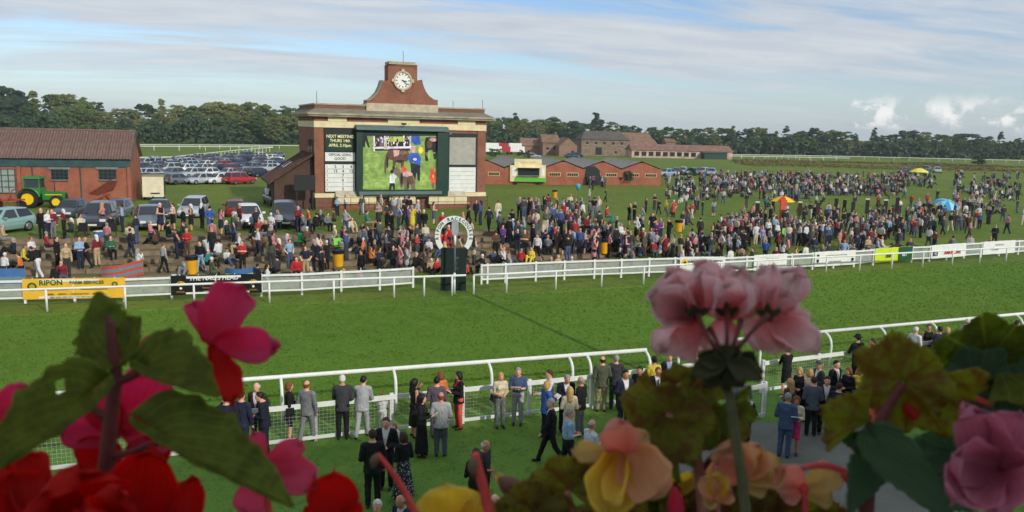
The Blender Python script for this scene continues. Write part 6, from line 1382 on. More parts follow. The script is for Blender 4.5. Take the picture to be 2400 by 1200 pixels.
NP('long haired blonde woman in olive dress', 1852, 888, 30, ST(female=1, lower='dress', hem=.55, flare=.18, sleeve=1, arms=('front', 'front')), 'olive', 'olive', 'blond', 'long', stature=1.66)
NP('honey blonde woman in cream wrap behind the dark grey jacket', 1900, 866, -40, ST(female=1, arms=('front', 'front')), 'cream', 'black', 'blond', 'bob', stature=1.66)
NP('man in flat cap and dark jacket at the right fence', 1921, 848, 100, ST(arms=('front', 'front')), 'white', 'charcoal', 'grey', 'short', jacket='charcoal', extra=['cap'])
NP('dark haired man in black suit and white shirt by the zonal leaf', 1962, 846, 210, ST(arms=('pocket', 'down')), 'white', 'black', 'dark', 'short', jacket='black')
NP('brown haired woman half hidden by the zonal leaf', 1990, 862, 120, ST(female=1, arms=('front', 'front')), 'black', 'black', 'auburn', 'bob', stature=1.66)
NP('woman in yellow jacket just left of the zonal leaf', 2016, 862, 170, ST(female=1, arms=('front', 'front')), 'yellow', 'white', 'blond', 'bob', stature=1.64)
NP('person in long black coat and hat leaning on the right fence', 2011, 786, 15, ST(arms=('lean', 'front'), tilt=.08), 'black', 'black', 'dark', 'short', jacket='black', shirt='black', extra=['hat'])
NP('man beside the black coat at the rail', 2046, 794, 60, ST(arms=('lean', 'lean'), tilt=.1), 'white', 'charcoal', 'brown', 'short', jacket='dark navy')
NP('blond person in white shirt at the right fence', 2148, 767, -60, ST(arms=('front', 'front'), sleeve=.4), 'white', 'denim blue', 'white', 'short')
NP('woman in black strap top with bare shoulders at right', 2178, 762, 170, ST(female=1, lower='dress', hem=.5, flare=.18, sleeve=0, arms=('front', 'front')), 'black', 'black', 'brown', 'bun', stature=1.68)
NP('man in navy jacket right of the bare shouldered woman', 2203, 766, 20, ST(arms=('front', 'front')), 'navy', 'navy', 'dark', 'short', jacket='navy')
NP('blonde woman in dark coat above the green leaf', 2222, 768, -50, ST(female=1, arms=('front', 'front')), 'charcoal', 'black', 'blond', 'bob', jacket='charcoal', stature=1.68)
NP('grey haired woman beside the curved rail post', 2262, 760, 100, ST(female=1, arms=('front', 'front')), 'beige', 'grey', 'grey', 'bob', stature=1.66)
NP('white haired man looking over the rail above the leaf', 2268, 748, 10, ST(arms=('lean', 'lean')), 'light grey', 'grey', 'white', 'short', jacket='light grey')
NP('man in black with one arm out, at the far right rail', 2385, 752, -70, ST(arms=('up', 'down')), 'black', 'black', 'dark', 'short')
NP('man in lilac shirt under the red petiole at right', 2278, 928, 30, ST(arms=('front', 'front'), bulk=1.1, sleeve=.4), 'lilac', 'slate', 'auburn', 'bald')
NP('woman in beige beside the lilac shirt', 2256, 958, -20, ST(female=1, arms=('front', 'front')), 'beige', 'beige', 'blond', 'bob', stature=1.62)
NP('man in navy suit behind the lilac shirt', 2310, 932, 150, ST(arms=('front', 'front')), 'white', 'navy', 'brown', 'short', jacket='navy')

NP('dark haired man in black suit behind the bending grey jacket', 1940, 884, 160, ST(arms=('front', 'pocket')), 'white', 'black', 'dark', 'short', jacket='black')
NP('man in dark navy suit beyond the path, left of the zonal leaf', 1968, 898, -40, ST(arms=('down', 'front')), 'white', 'dark navy', 'brown', 'short', jacket='dark navy')
NP('woman in teal top in front of the man with two cups', 1722, 952, -30, ST(female=1, arms=('front', 'front')), 'teal', 'denim blue', 'dark', 'bob', stature=1.62)
NP('man in charcoal suit left of the thick geranium stem', 1668, 868, 175, ST(arms=('front', 'down')), 'white', 'charcoal', 'brown', 'short', jacket='charcoal')
# ---------------------------------------------------------------- people on the infield
FARP = []
def small_person(p, style):
    J = joints(p); S = body_sdf(p, J, .034, .012); H = np.array(J['hed'], float)
    S.ell(H+(0, -.022, .035), (.088, .098, .105), 4, .008)
    if style == 'long': S.cone(H+(0, -.07, 0), H+(0, -.09, -.2), .085, .075, 4, .03)
    if p.get('lower') in ('dress', 'skirt'): S.cone((J['wai'][0], J['wai'][1], J['wai'][2]), (0, 0, .55), .14, .2, 2, .03, .82)
    if p.get('coat'): S.cone(J['wai'], (J['pel'][0], J['pel'][1], J['pel'][2]-.28), .16, .20, 1, .04, .82)
    V, Q, L = S.mesh(); return sm_mesh('person', V, Q, [SKINS[0], CLOTH['grey'], CLOTH['navy'], SHOE, HAIRC['brown']], L)
POSES = {'stand': [], 'sit': [], 'ground': []}
arms_ = [('down', 'down'), ('front', 'front'), ('fold', 'fold'), ('pocket', 'up'), ('behind', 'behind'), ('hip', 'down'), ('read', 'read'), ('pocket', 'pocket')]
for i, ar in enumerate(arms_):
    POSES['stand'].append(small_person(dict(arms=ar, legs='walk' if i in (0, 5) else 'stand', bulk=1.0+.1*(i % 3 == 0), sleeve=(1, .4)[i % 2], coat=i in (3, 4)), 'short'))
    if i < 5: POSES['stand'].append(small_person(dict(arms=ar, female=1, legs='stand', lower=('trousers', 'skirt')[i % 2], sleeve=(1, 0, .4)[i % 3]), 'long'))
POSES['walk'] = [small_person(dict(arms=('swing', 'back'), legs='stride'), 'short'), small_person(dict(arms=('back', 'swing'), legs='stride', female=1), 'long')]
POSES['bend'] = [small_person(dict(arms=('lean', 'lean'), tilt=.5, legs='walk'), 'short')]
POSES['sit'] = [small_person(dict(arms=('lap', 'lap'), legs='sit', tilt=.12), 'short'), small_person(dict(arms=('lap', 'up'), legs='sit', female=1), 'long'), small_person(dict(arms=('fold', 'fold'), legs='sit', bulk=1.1), 'short')]
POSES['ground'] = [small_person(dict(arms=('lap', 'lap'), legs='ground', tilt=.2), 'short'), small_person(dict(arms=('lap', 'down'), legs='ground', female=1), 'long'), small_person(dict(arms=('up', 'lap'), legs='ground', bulk=1.1), 'short')]
LANDM = [('the yellow farm banner', 175, 660), ('the black pub banner', 505, 655), ('the green tractor', 100, 500), ('the pale green car', 10, 545), ('the cream box trailer', 362, 500), ('the maroon hatchback', 552, 510), ('the dark lean-to shed', 668, 500), ('the lime folding chair', 795, 585), ('the yellow bin left of the winning post', 793, 620), ('the winning post', 1060, 610), ('the brick tower', 930, 490), ('the turquoise balloon', 1352, 500), ('the bin below the steps', 1415, 590), ('the catering van', 1233, 450), ('the bin on open grass', 1590, 540), ('the racing banner', 1650, 620), ('the red and yellow umbrella', 1832, 520), ('the middle white banner', 1800, 615), ('the shielded white banner', 1950, 600), ('the bin behind the shielded banner', 2003, 580), ('the lime banner', 2090, 590), ('the turquoise shelter', 2142, 595), ('the blue umbrella', 2208, 505), ('the navy and red banner', 2218, 590), ('the last white banner', 2335, 575), ('the last betting board', 2099, 520), ('the first betting board', 1772, 525), ('the stables', 1480, 450)]
USED = set(); EXTRA = []
def rel_phrase(px, py, k):
    ds = sorted(LANDM, key=lambda q: (q[1]-px)**2+((q[2]-py)*2.2)**2); n, x, y = ds[k]; dx, dy = px-x, (py-y)*2.2
    if abs(dx) > abs(dy): w = ('just ' if abs(dx) < 28 else '' if abs(dx) < 75 else 'well ')+('right of ' if dx > 0 else 'left of ')
    else: w = ('just ' if abs(dy) < 30 else '' if abs(dy) < 70 else 'well ')+('in front of ' if dy > 0 else 'behind ')
    return w+n
ri = random.Random(23); PCOUNT = [0]; BOX = []
def person(px, py, pose, top, legs, hair=None, stature=None, heading=None, by='feet'):
    stature = stature or ri.uniform(1.62, 1.84); sc = stature/1.75
    if by == 'head':
        hz = {'sit': 1.31, 'ground': .95, 'bend': 1.5}.get(pose, 1.75)*sc; g = ground(px, py, hz); _, fy = proj((g.x, g.y, g.z)); py = fy
    else: g = ground(px, py)
    if PCOUNT[0] >= 236 and math.hypot(g.x, g.y) > 62: EXTRA.append((px, py, pose in ('sit', 'ground'))); return None
    hair = hair or ri.choice(['brown', 'dark', 'dark', 'brown', 'grey', 'blond', 'white', 'auburn'])
    vb = {'stand': 'standing', 'walk': 'walking', 'bend': 'bending', 'sit': 'sitting', 'ground': 'on the ground'}[pose]
    cands = [f'person in {top} top and {legs}, {vb} {rel_phrase(px, py, k)}' for k in range(3)]+[f'{hair} haired person in {top} and {legs}, {vb} {rel_phrase(px, py, k)}' for k in range(6)]
    lb = next((c for c in cands if c not in USED and len(c.split()) <= 16), None)
    if lb is None: return None
    USED.add(lb); me = ri.choice(POSES[pose]); z = g.z
    o = tag(link('person', me, None, (g.x, g.y, z-.01), R_(heading if heading is not None else ri.uniform(-180, 180))), lb, 'person', 'racegoers on the infield'); o.scale = (sc*ri.uniform(.95, 1.08), sc, sc)
    for i, m_ in ((0, ri.choice(SKINS)), (1, CLOTH[top]), (2, CLOTH[legs]), (4, HAIRC[hair])):
        o.material_slots[i].link = 'OBJECT'; o.material_slots[i].material = m_
    PCOUNT[0] += 1; return o
def many(ox, oy, s, rows):
    for r in rows.split(';'):
        r = r.strip()
        if not r: continue
        x, y, pose, top, legs = [q.strip() for q in r.split(',')]; pose = {'s': 'stand', 'c': 'sit', 'g': 'ground', 'b': 'bend', 'w': 'walk'}[pose]
        person(ox+float(x)/s, oy+float(y)/s, pose, top, legs, by='head')
many(0, 400, 3.43, """325,300,s,black,black;380,312,s,white,navy;415,330,s,maroon,grey;505,305,s,maroon,black;650,345,c,cream,brown;820,255,s,pink,black;885,350,c,black,black;975,270,s,light blue,navy;890,545,c,green,black;30,460,c,beige,grey;255,530,c,white,black;185,590,g,yellow,black;30,655,g,white,navy;155,680,g,orange,black;300,632,b,black,white;450,530,s,black,black;525,580,s,beige,charcoal;635,540,s,light blue,navy;682,535,s,black,black;770,510,s,maroon,beige;1115,590,c,white,brown;490,690,c,maroon,denim blue;1285,258,s,black,navy;1385,260,s,white,black;1470,290,s,black,charcoal;1530,265,s,charcoal,black;1620,258,s,dark navy,black;1685,280,s,blue,beige;1770,300,s,pink,navy;1870,312,s,green,denim blue;1925,270,s,maroon,black;1215,400,c,pink,navy;1360,405,c,black,navy;1475,410,c,charcoal,black;1310,580,s,light grey,black;1415,500,s,black,navy;1500,492,s,red,brown;1605,540,s,black,light blue;1745,545,c,white,grey;1910,500,c,white,beige;1945,560,s,red,black;1490,690,g,light grey,grey;1712,690,c,olive,olive;90,540,g,navy,black;560,400,c,charcoal,black;1040,420,c,cream,denim blue;1240,500,g,brown,black;1830,420,c,navy,black;2030,520,c,brown,black;1680,640,g,teal,black""")
many(600, 440, 5.714, """200,330,c,white,navy;300,310,c,light grey,black;560,240,s,maroon,navy;625,285,s,grey,black;700,268,s,coral,navy;800,325,c,black,black;870,290,c,charcoal,black;1040,280,c,brown,black;1200,290,s,light grey,denim blue;1290,395,g,cream,beige;1500,300,c,teal,khaki;1640,180,s,light grey,charcoal;1605,380,s,black,denim blue;1520,530,b,dark navy,black;680,550,c,brown,olive;1050,500,c,cream,grey;1160,545,c,charcoal,grey;830,612,s,white,navy;40,630,c,brown,black;230,592,c,pink,beige;200,670,s,olive,charcoal;300,655,s,maroon,black;420,612,s,lilac,navy;445,680,s,light blue,denim blue;660,722,s,navy,beige;770,740,s,black,charcoal;870,760,s,charcoal,black;945,742,s,black,black;540,915,c,red,black;265,900,c,charcoal,black;170,1020,g,white,black;1420,612,c,orange,navy;1410,830,s,black,black;1550,770,c,orange,black;1650,800,s,navy,black;110,420,c,black,grey;720,1050,g,grey,black;1010,1070,g,grey,brown;1190,1080,g,beige,grey;1400,1040,g,pink,grey;960,330,c,grey,black;40,1010,g,navy,black""")
many(600, 440, 3.75, """1070,110,s,light grey,black;1150,130,s,charcoal,black;1190,200,s,black,black;1255,150,s,light blue,grey;1300,115,s,black,navy;1330,150,s,purple,navy;1372,150,s,yellow,yellow;1425,105,s,light grey,navy;1475,190,c,black,black;1565,120,s,grey,denim blue;1640,215,c,red,black;1700,230,c,black,navy;1820,210,c,pink,black;1870,110,s,charcoal,black;1935,105,s,dark navy,black;1975,110,s,denim blue,navy;2050,165,w,navy,black;2130,105,s,cream,white;1310,330,s,light grey,navy;1345,320,s,black,black;1450,370,c,denim blue,black;1500,360,c,charcoal,denim blue;1270,420,g,pink,navy;1330,425,s,charcoal,grey;1205,470,s,black,charcoal;1265,490,s,pink,slate;1325,480,s,light grey,slate;1400,560,g,black,black;1480,575,g,brown,black;1540,590,g,beige,black;1600,590,g,red,black;1670,375,c,red,red;1620,385,c,coral,black;1700,360,c,red,navy;1650,460,g,yellow,denim blue;1000,345,b,dark navy,black;1215,570,g,beige,beige;1890,300,s,white,slate;1920,390,s,charcoal,teal;1800,420,c,beige,brown;2110,380,s,brown,black;2165,280,c,brown,black;2220,290,b,light blue,black;2090,500,g,denim blue,navy;2160,520,g,white,black;2230,550,g,grey,slate;1930,570,g,charcoal,black;1840,630,g,coral,black;1990,580,c,black,black""")
many(1150, 440, 6.0, """410,118,s,grey,black;550,140,s,black,black;680,148,c,grey,black;755,118,s,black,charcoal;930,170,s,navy,khaki;1030,208,s,red,black;1215,185,s,maroon,navy;1460,128,s,black,grey;1520,115,s,white,grey;870,230,s,light blue,denim blue;800,290,s,grey,charcoal;1150,350,s,purple,navy;450,385,c,red,denim blue;560,350,c,beige,black;270,470,b,lilac,black;170,485,s,purple,navy;380,560,s,navy,slate;480,590,s,brown,black;1650,250,c,red,teal;660,640,s,white,black;770,612,s,navy,denim blue;920,600,c,white,black;1040,640,s,black,black;1090,660,s,black,denim blue;1330,600,s,light blue,navy;1460,690,s,pink,black;1500,580,s,cream,black;1670,615,s,pink,black;60,800,g,denim blue,navy;170,830,g,white,black;270,880,g,light grey,grey;430,850,g,red,brown;570,832,g,yellow,yellow;1900,700,s,purple,black;1990,840,g,grey,olive;1760,850,g,light blue,denim blue;2150,560,s,maroon,black;2270,560,s,lilac,beige;2060,385,s,white,black;2340,470,s,purple,navy;2290,340,s,black,charcoal;1780,370,s,charcoal,black;1960,560,s,grey,black;1250,380,c,light grey,black;1290,280,c,olive,black;1360,380,c,maroon,black;1420,360,c,cream,brown;1530,330,s,charcoal,black;1600,500,s,slate,black;1660,520,c,coral,navy;1800,460,s,light grey,charcoal;1880,520,c,cream,grey;1760,600,c,pink,black;2170,620,s,olive,brown;2340,620,s,light grey,black;1960,220,s,black,navy;2030,200,s,black,black;2140,260,s,light grey,slate;2190,140,s,dark navy,black;2310,90,s,black,charcoal;2100,380,c,black,black;1390,20,w,white,grey;1620,10,s,navy,black;700,960,g,charcoal,black;850,960,g,olive,grey;960,940,g,beige,olive;1150,960,g,grey,black""")
many(1500, 350, 2.667, """80,395,s,black,black;130,430,s,purple,navy;185,430,s,black,black;300,355,s,red,denim blue;380,425,w,charcoal,black;460,455,s,black,black;500,455,s,charcoal,black;515,515,s,white,black;555,530,s,lilac,navy;575,455,s,red,charcoal;465,310,s,light grey,slate;705,425,s,red,black;165,315,s,yellow,grey;212,315,s,coral,black;120,310,s,charcoal,navy;630,380,s,black,black;640,450,s,black,green;660,505,s,black,black;770,480,s,lilac,grey;805,435,s,white,navy;790,560,s,blue,navy;1140,445,s,white,charcoal;1100,455,s,white,grey;1000,440,s,slate,denim blue;1085,540,g,coral,navy;1280,560,s,light blue,denim blue;1255,500,s,pink,beige;1400,510,s,charcoal,black;1430,540,s,beige,olive;1515,470,s,cream,black;1550,400,s,light grey,denim blue;1600,385,s,black,navy;1630,440,s,cream,slate;1675,395,s,red,black;1750,430,s,pink,grey;1785,385,s,coral,black;1835,420,s,white,teal;1890,410,s,lilac,denim blue;1800,480,s,lilac,navy;1835,495,s,slate,black;1955,360,s,orange,slate;2020,370,s,orange,maroon;2055,440,w,black,black;2210,470,s,maroon,navy;2290,410,s,black,black;2265,350,s,olive,black;2355,310,s,denim blue,navy;2385,370,s,charcoal,black;1950,540,g,denim blue,navy;2060,560,g,black,black;2190,550,g,white,black;2100,390,s,olive,olive;2180,370,s,navy,black;1790,275,s,red,black;1855,255,s,black,black;490,600,g,olive,black;570,610,g,white,white;640,600,g,khaki,olive;700,615,g,olive,brown;850,610,g,maroon,navy;985,610,g,beige,brown;1040,590,g,white,black;1140,595,g,slate,navy;900,570,c,white,navy;930,545,s,pink,brown;870,510,s,maroon,black;1330,590,g,charcoal,black;1560,580,g,red,black;1680,590,g,maroon,navy;260,630,g,lilac,black;320,620,g,light grey,khaki;350,530,s,pink,navy;300,545,s,navy,black;210,530,s,white,slate;160,530,s,maroon,black;65,500,s,lilac,beige;20,500,s,maroon,black""")
# fill the thick of the right crowd
tops = ['black', 'navy', 'charcoal', 'grey', 'light grey', 'white', 'brown', 'maroon', 'slate', 'olive', 'dark navy', 'black', 'denim blue', 'light blue', 'cream', 'purple', 'red', 'pink', 'green', 'beige']; bots = ['black', 'navy', 'charcoal', 'denim blue', 'slate', 'grey', 'brown', 'khaki', 'black']
def blob(n, cx, cy, rx, ry, mix=('stand',)*7+('walk',)):
    for _ in range(n):
        a = ri.random()*6.283; r = math.sqrt(ri.random()); EXTRA.append((cx+rx*r*math.cos(a), cy+ry*r*math.sin(a), ri.choice(mix) == 'ground'))
blob(120, 1900, 546, 215, 34); blob(26, 2110, 540, 80, 28); blob(22, 1740, 575, 70, 24, ('stand', 'ground')); blob(22, 2230, 525, 90, 26); blob(40, 1400, 590, 130, 18, ('stand', 'ground')); blob(26, 1600, 600, 90, 14, ('ground', 'stand')); blob(26, 1990, 592, 130, 10, ('ground', 'stand', 'ground')); blob(24, 1250, 560, 110, 26); blob(22, 1320, 515, 120, 16); blob(26, 900, 595, 120, 22, ('stand', 'ground')); blob(8, 560, 600, 160, 30, ('stand', 'ground')); blob(14, 900, 505, 120, 8); blob(14, 620, 540, 90, 14, ('ground', 'stand')); blob(5, 200, 590, 150, 34, ('ground', 'stand'))
# everybody farther off: one mass
def far_crowd():
    rng = np.random.default_rng(5); src = {}
    for k, lst in POSES.items():
        src[k] = []
    def lowp(p, style):
        J = joints(p); S = body_sdf(p, J, .062, .018); H = np.array(J['hed'], float); S.ell(H+(0, -.022, .035), (.092, .10, .108), 4, .008); return S.mesh()
    A = [lowp(dict(arms=('down', 'down')), 's'), lowp(dict(arms=('front', 'front'), legs='walk', bulk=1.1), 's'), lowp(dict(arms=('fold', 'fold'), female=1), 'l'), lowp(dict(arms=('up', 'pocket')), 's')]
    B = [lowp(dict(arms=('lap', 'lap'), legs='sit'), 's'), lowp(dict(arms=('lap', 'up'), legs='ground', female=1), 'l'), lowp(dict(arms=('lap', 'down'), legs='ground'), 's')]
    Vs, Fs, Cs = [], [], []; off = 0
    pal = [srgb(*c)[:3] for c in ((26, 26, 29), (36, 42, 60), (58, 60, 64), (110, 112, 116), (170, 170, 172), (206, 206, 206), (86, 68, 54), (104, 42, 48), (84, 92, 102), (80, 84, 68), (72, 86, 110), (140, 164, 190), (196, 186, 164), (160, 52, 52), (176, 116, 120), (60, 80, 130), (50, 96, 90), (30, 32, 44), (40, 40, 44), (28, 30, 36), (34, 38, 52), (200, 200, 202), (52, 54, 58), (70, 60, 58))]
    sk = srgb(200, 152, 128)[:3]; hr = [srgb(*c)[:3] for c in ((60, 44, 34), (30, 25, 22), (170, 140, 96), (140, 138, 134))]; sh = (.02, .02, .02)
    spots = list(EXTRA)
    def reg(n, x0, x1, y0, y1, sit, dens=None):
        for _ in range(n):
            x = rng.uniform(x0, x1); y = rng.uniform(y0, y1)+(x-(x0+x1)/2)*.008
            spots.append((x, y, rng.random() < sit))
    reg(80, 1560, 1690, 420, 470, .5); reg(230, 1680, 1900, 414, 454, .5); reg(220, 1890, 2110, 414, 460, .55); reg(80, 2085, 2190, 408, 442, .5); reg(100, 2235, 2390, 412, 470, .5); reg(16, 1640, 1760, 446, 466, .7); reg(30, 1780, 1900, 462, 474, .3); reg(30, 2130, 2330, 486, 512, .3); reg(26, 1690, 2120, 462, 506, .5); reg(14, 1560, 1700, 470, 540, .3); reg(22, 2230, 2350, 455, 500, .4); reg(10, 1380, 1420, 428, 446, .1)
    for x, y, st in spots:
        g = ground(x, y); V, Q, L = (B if st else A)[rng.integers(3)]; a = rng.uniform(0, 6.283); s = rng.uniform(.93, 1.06); c_, s_ = math.cos(a), math.sin(a)
        W = np.stack([(V[:, 0]*c_-V[:, 1]*s_)*s+g.x, (V[:, 0]*s_+V[:, 1]*c_)*s+g.y, V[:, 2]*s+g.z-.02], 1); cm = np.array([sk, pal[rng.integers(len(pal))], pal[rng.choice([0, 1, 2, 8, 10, 17, 18, 6, 12])], sh, hr[rng.integers(4)]])
        Vs.append(W); Fs.append(Q+off); Cs.append(cm[L]); off += len(V)
    V = np.concatenate(Vs); Fc = np.concatenate(Fs); C = np.concatenate(Cs); m = bpy.data.materials.new('crowd_clothes'); m.use_nodes = True; t = NT(m.node_tree); at_ = t.node('ShaderNodeAttribute'); at_.attribute_name = 'col'; t.l.new(at_.outputs[0], t.n['Principled BSDF'].inputs['Base Color']); t.n['Principled BSDF'].inputs['Roughness'].default_value = .85
    me = np_mesh('far_crowd', V, Fc, m); ca = me.attributes.new('col', 'FLOAT_COLOR', 'FACE'); ca.data.foreach_set('color', np.concatenate([C, np.ones((len(C), 1))], 1).astype(np.float32).ravel()); me.polygons.foreach_set('use_smooth', np.ones(len(Fc), bool))
    o = link('far_crowd', me); o['kind'] = 'stuff'; o['label'] = 'distant crowd of racegoers sitting and standing on the infield grass'; o['category'] = 'crowd'
far_crowd()
print('PEOPLE', PCOUNT[0])
# ---------------------------------------------------------------- the stand we look from: its roof shades the lawn and the flowers
SA = R_(20); sex = Vector((math.cos(SA), math.sin(SA), 0)); seb = Vector((-math.sin(SA), math.cos(SA), 0))
gs = thing('grandstand', 'tall grandstand behind the viewpoint whose roof shades the lawn', 'grandstand'); gs.matrix_world = frame(Vector((0, 0, 0)), sex, seb)
STEEL = mat('stand_cladding', srgb(226, 226, 222), .8, .1, 1)
def gbox(name, a0, a1, b0, b1, z0, z1, mt): q = MB(); q.box(((a0+a1)/2, (b0+b1)/2, (z0+z1)/2), (a1-a0, b1-b0, z1-z0)); return q.build(name, mt, gs)
gbox('roof', -60, 60, -9, -2.4, 13.3, 13.6, STEEL); gbox('back_wall', -60, 60, -9.3, -9.0, 0, 13.6, STEEL); gbox('bounce_wall', -60, 60, -2.7, -2.5, 7.0, 13.3, STEEL); gbox('balcony_floor', -60, 60, -14, .7, 6.8, 7.0, CONC); gbox('parapet', -60, 60, .26, .68, 7.0, 7.975, CONC)  # unseen white wall above the balcony is added to bounce light onto the flowers
# ---------------------------------------------------------------- flowers in the window box before us
def flora_mat(name, c_base, c_tip, vein=None, trans=.45, vfreq=9, rough=.55, mottled=None):
    m = bpy.data.materials.new(name); m.use_nodes = True; t = NT(m.node_tree); b = t.n['Principled BSDF']; uv = t.node('ShaderNodeUVMap'); sp = t.node('ShaderNodeSeparateXYZ'); t.l.new(uv.outputs[0], sp.inputs[0]); tc = t.node('ShaderNodeTexCoord')
    n = t.noise(tc.outputs['Object'], 90, 4, .6); f = t.math('ADD', sp.outputs[1], t.math('MULTIPLY', t.math('SUBTRACT', n, .5), .5)); c = t.ramp(f, [(.05, c_base), (.75, c_tip)])
    if mottled is not None: c = t.mix(t.math('MULTIPLY', t.smooth(t.noise(tc.outputs['Object'], 70, 6, .72), .42, .60), .85), c, mottled)
    if vein is not None:
        w = t.math('ABSOLUTE', t.math('SINE', t.math('ADD', t.math('MULTIPLY', sp.outputs[0], vfreq*math.pi), t.math('MULTIPLY', n, 1.2)))); k = t.math('MULTIPLY', t.math('SUBTRACT', 1.0, t.smooth(w, .0, .22)), .75); c = t.mix(k, c, vein)
    t.l.new(c, b.inputs['Base Color']); b.inputs['Roughness'].default_value = rough; b.inputs['Specular IOR Level'].default_value = .3
    bn = t.node('ShaderNodeBump'); bn.inputs['Strength'].default_value = .35; bn.inputs['Distance'].default_value = .001; t.l.new(t.noise(tc.outputs['Object'], 260, 3, .6), bn.inputs['Height']); t.l.new(bn.outputs[0], b.inputs['Normal'])
    tr = t.node('ShaderNodeBsdfTranslucent'); t.l.new(c, tr.inputs[0]); mx = t.node('ShaderNodeMixShader'); mx.inputs[0].default_value = min(.72, trans+.22); t.l.new(b.outputs[0], mx.inputs[1]); t.l.new(tr.outputs[0], mx.inputs[2]); t.l.new(mx.outputs[0], t.n['Material Output'].inputs[0]); return m
P_CRIM = flora_mat('petal_crimson', srgb(234, 66, 106), srgb(248, 108, 160), srgb(228, 66, 118), .5); P_RED = flora_mat('petal_red', srgb(206, 22, 26), srgb(236, 52, 44), srgb(196, 24, 28), .48); P_PINK = flora_mat('petal_pink', srgb(246, 160, 162), srgb(254, 228, 228), srgb(240, 146, 154), .5, 11)
P_HOT = flora_mat('petal_rose', srgb(238, 92, 126), srgb(248, 132, 166), srgb(228, 84, 122), .5); P_PEACH = flora_mat('petal_peach', srgb(250, 196, 148), srgb(252, 214, 176), srgb(246, 180, 138), .45, 7); P_SALM = flora_mat('petal_salmon', srgb(252, 172, 154), srgb(252, 198, 182), srgb(246, 158, 144), .45, 7); P_YEL = flora_mat('petal_yellow', srgb(250, 206, 70), srgb(252, 230, 120), srgb(244, 204, 80), .45, 6); P_BEI = flora_mat('petal_straw', srgb(232, 204, 130), srgb(240, 216, 156), srgb(226, 194, 128), .4, 7); P_MAUVE = flora_mat('petal_mauve', srgb(206, 112, 140), srgb(230, 162, 182), srgb(198, 104, 136), .45, 9)
L_GREEN = flora_mat('leaf_green', srgb(126, 140, 42), srgb(146, 158, 54), srgb(176, 184, 92), .46, 5, mottled=srgb(112, 122, 40)); L_DARK = flora_mat('leaf_dark_green', srgb(80, 110, 74), srgb(98, 130, 90), srgb(130, 156, 120), .38, 6); L_ZON = flora_mat('leaf_zonal', srgb(150, 156, 56), srgb(170, 174, 70), srgb(148, 100, 54), .46, 7, mottled=srgb(150, 112, 60)); L_BRO = flora_mat('leaf_bronze', srgb(150, 142, 64), srgb(168, 160, 76), srgb(148, 98, 64), .5, 8, mottled=srgb(140, 92, 60))
S_DARK = mat('stem_dark', srgb(108, 56, 52), .6, .2, 60); S_RED = mat('stem_red', srgb(214, 76, 72), .55, .15, 60); S_PINK = mat('stem_pinkish', srgb(168, 114, 96), .6, .2, 60); S_OLIVE = mat('stem_olive', srgb(92, 94, 60), .6, .2, 60); S_GREY = mat('bud_scale', srgb(108, 94, 70), .7, .2, 60)
def shell(name, P, UV, mt, parent, thick=.0005, mask=None):
    n, m = P.shape[:2]; V = P.reshape(-1, 3); du = np.gradient(P, axis=0); dv = np.gradient(P, axis=1); N = np.cross(du, dv); N /= np.linalg.norm(N, axis=2)[:, :, None]+1e-9; V2 = (P+N*thick).reshape(-1, 3); idx = np.arange(n*m).reshape(n, m)
    q = np.stack([idx[:-1, :-1], idx[1:, :-1], idx[1:, 1:], idx[:-1, 1:]], -1).reshape(-1, 4); ok = np.ones(len(q), bool)
    if mask is not None: ok = ~(mask[:-1, :-1] | mask[1:, :-1] | mask[1:, 1:] | mask[:-1, 1:]).reshape(-1); q = q[ok]
    k = n*m; F = [q, q[:, ::-1]+k]; rim = np.concatenate([idx[0, :], idx[1:, -1], idx[-1, -2::-1], idx[-2:0:-1, 0]]); r2 = np.roll(rim, -1); F.append(np.stack([rim, r2, r2+k, rim+k], 1)); F = np.concatenate(F)
    me = np_mesh(name, np.concatenate([V, V2]), F, mt); uvl = me.uv_layers.new(name='UVMap'); U = np.concatenate([UV.reshape(-1, 2)]*2); uvl.data.foreach_set('uv', U[F.ravel()].astype(np.float32).ravel()); me.polygons.foreach_set('use_smooth', np.ones(len(F), bool)); o = link(name, me, parent)
    return o
def axes(base, tip, roll):
    d = tip-base; view = (Vector(_C)-(base+tip)/2).normalized(); side = d.cross(view).normalized(); nrm = side.cross(d).normalized()
    if roll: side, nrm = side*math.cos(roll)+nrm*math.sin(roll), nrm*math.cos(roll)-side*math.sin(roll)
    return d, side, nrm
rf_ = random.Random(4)
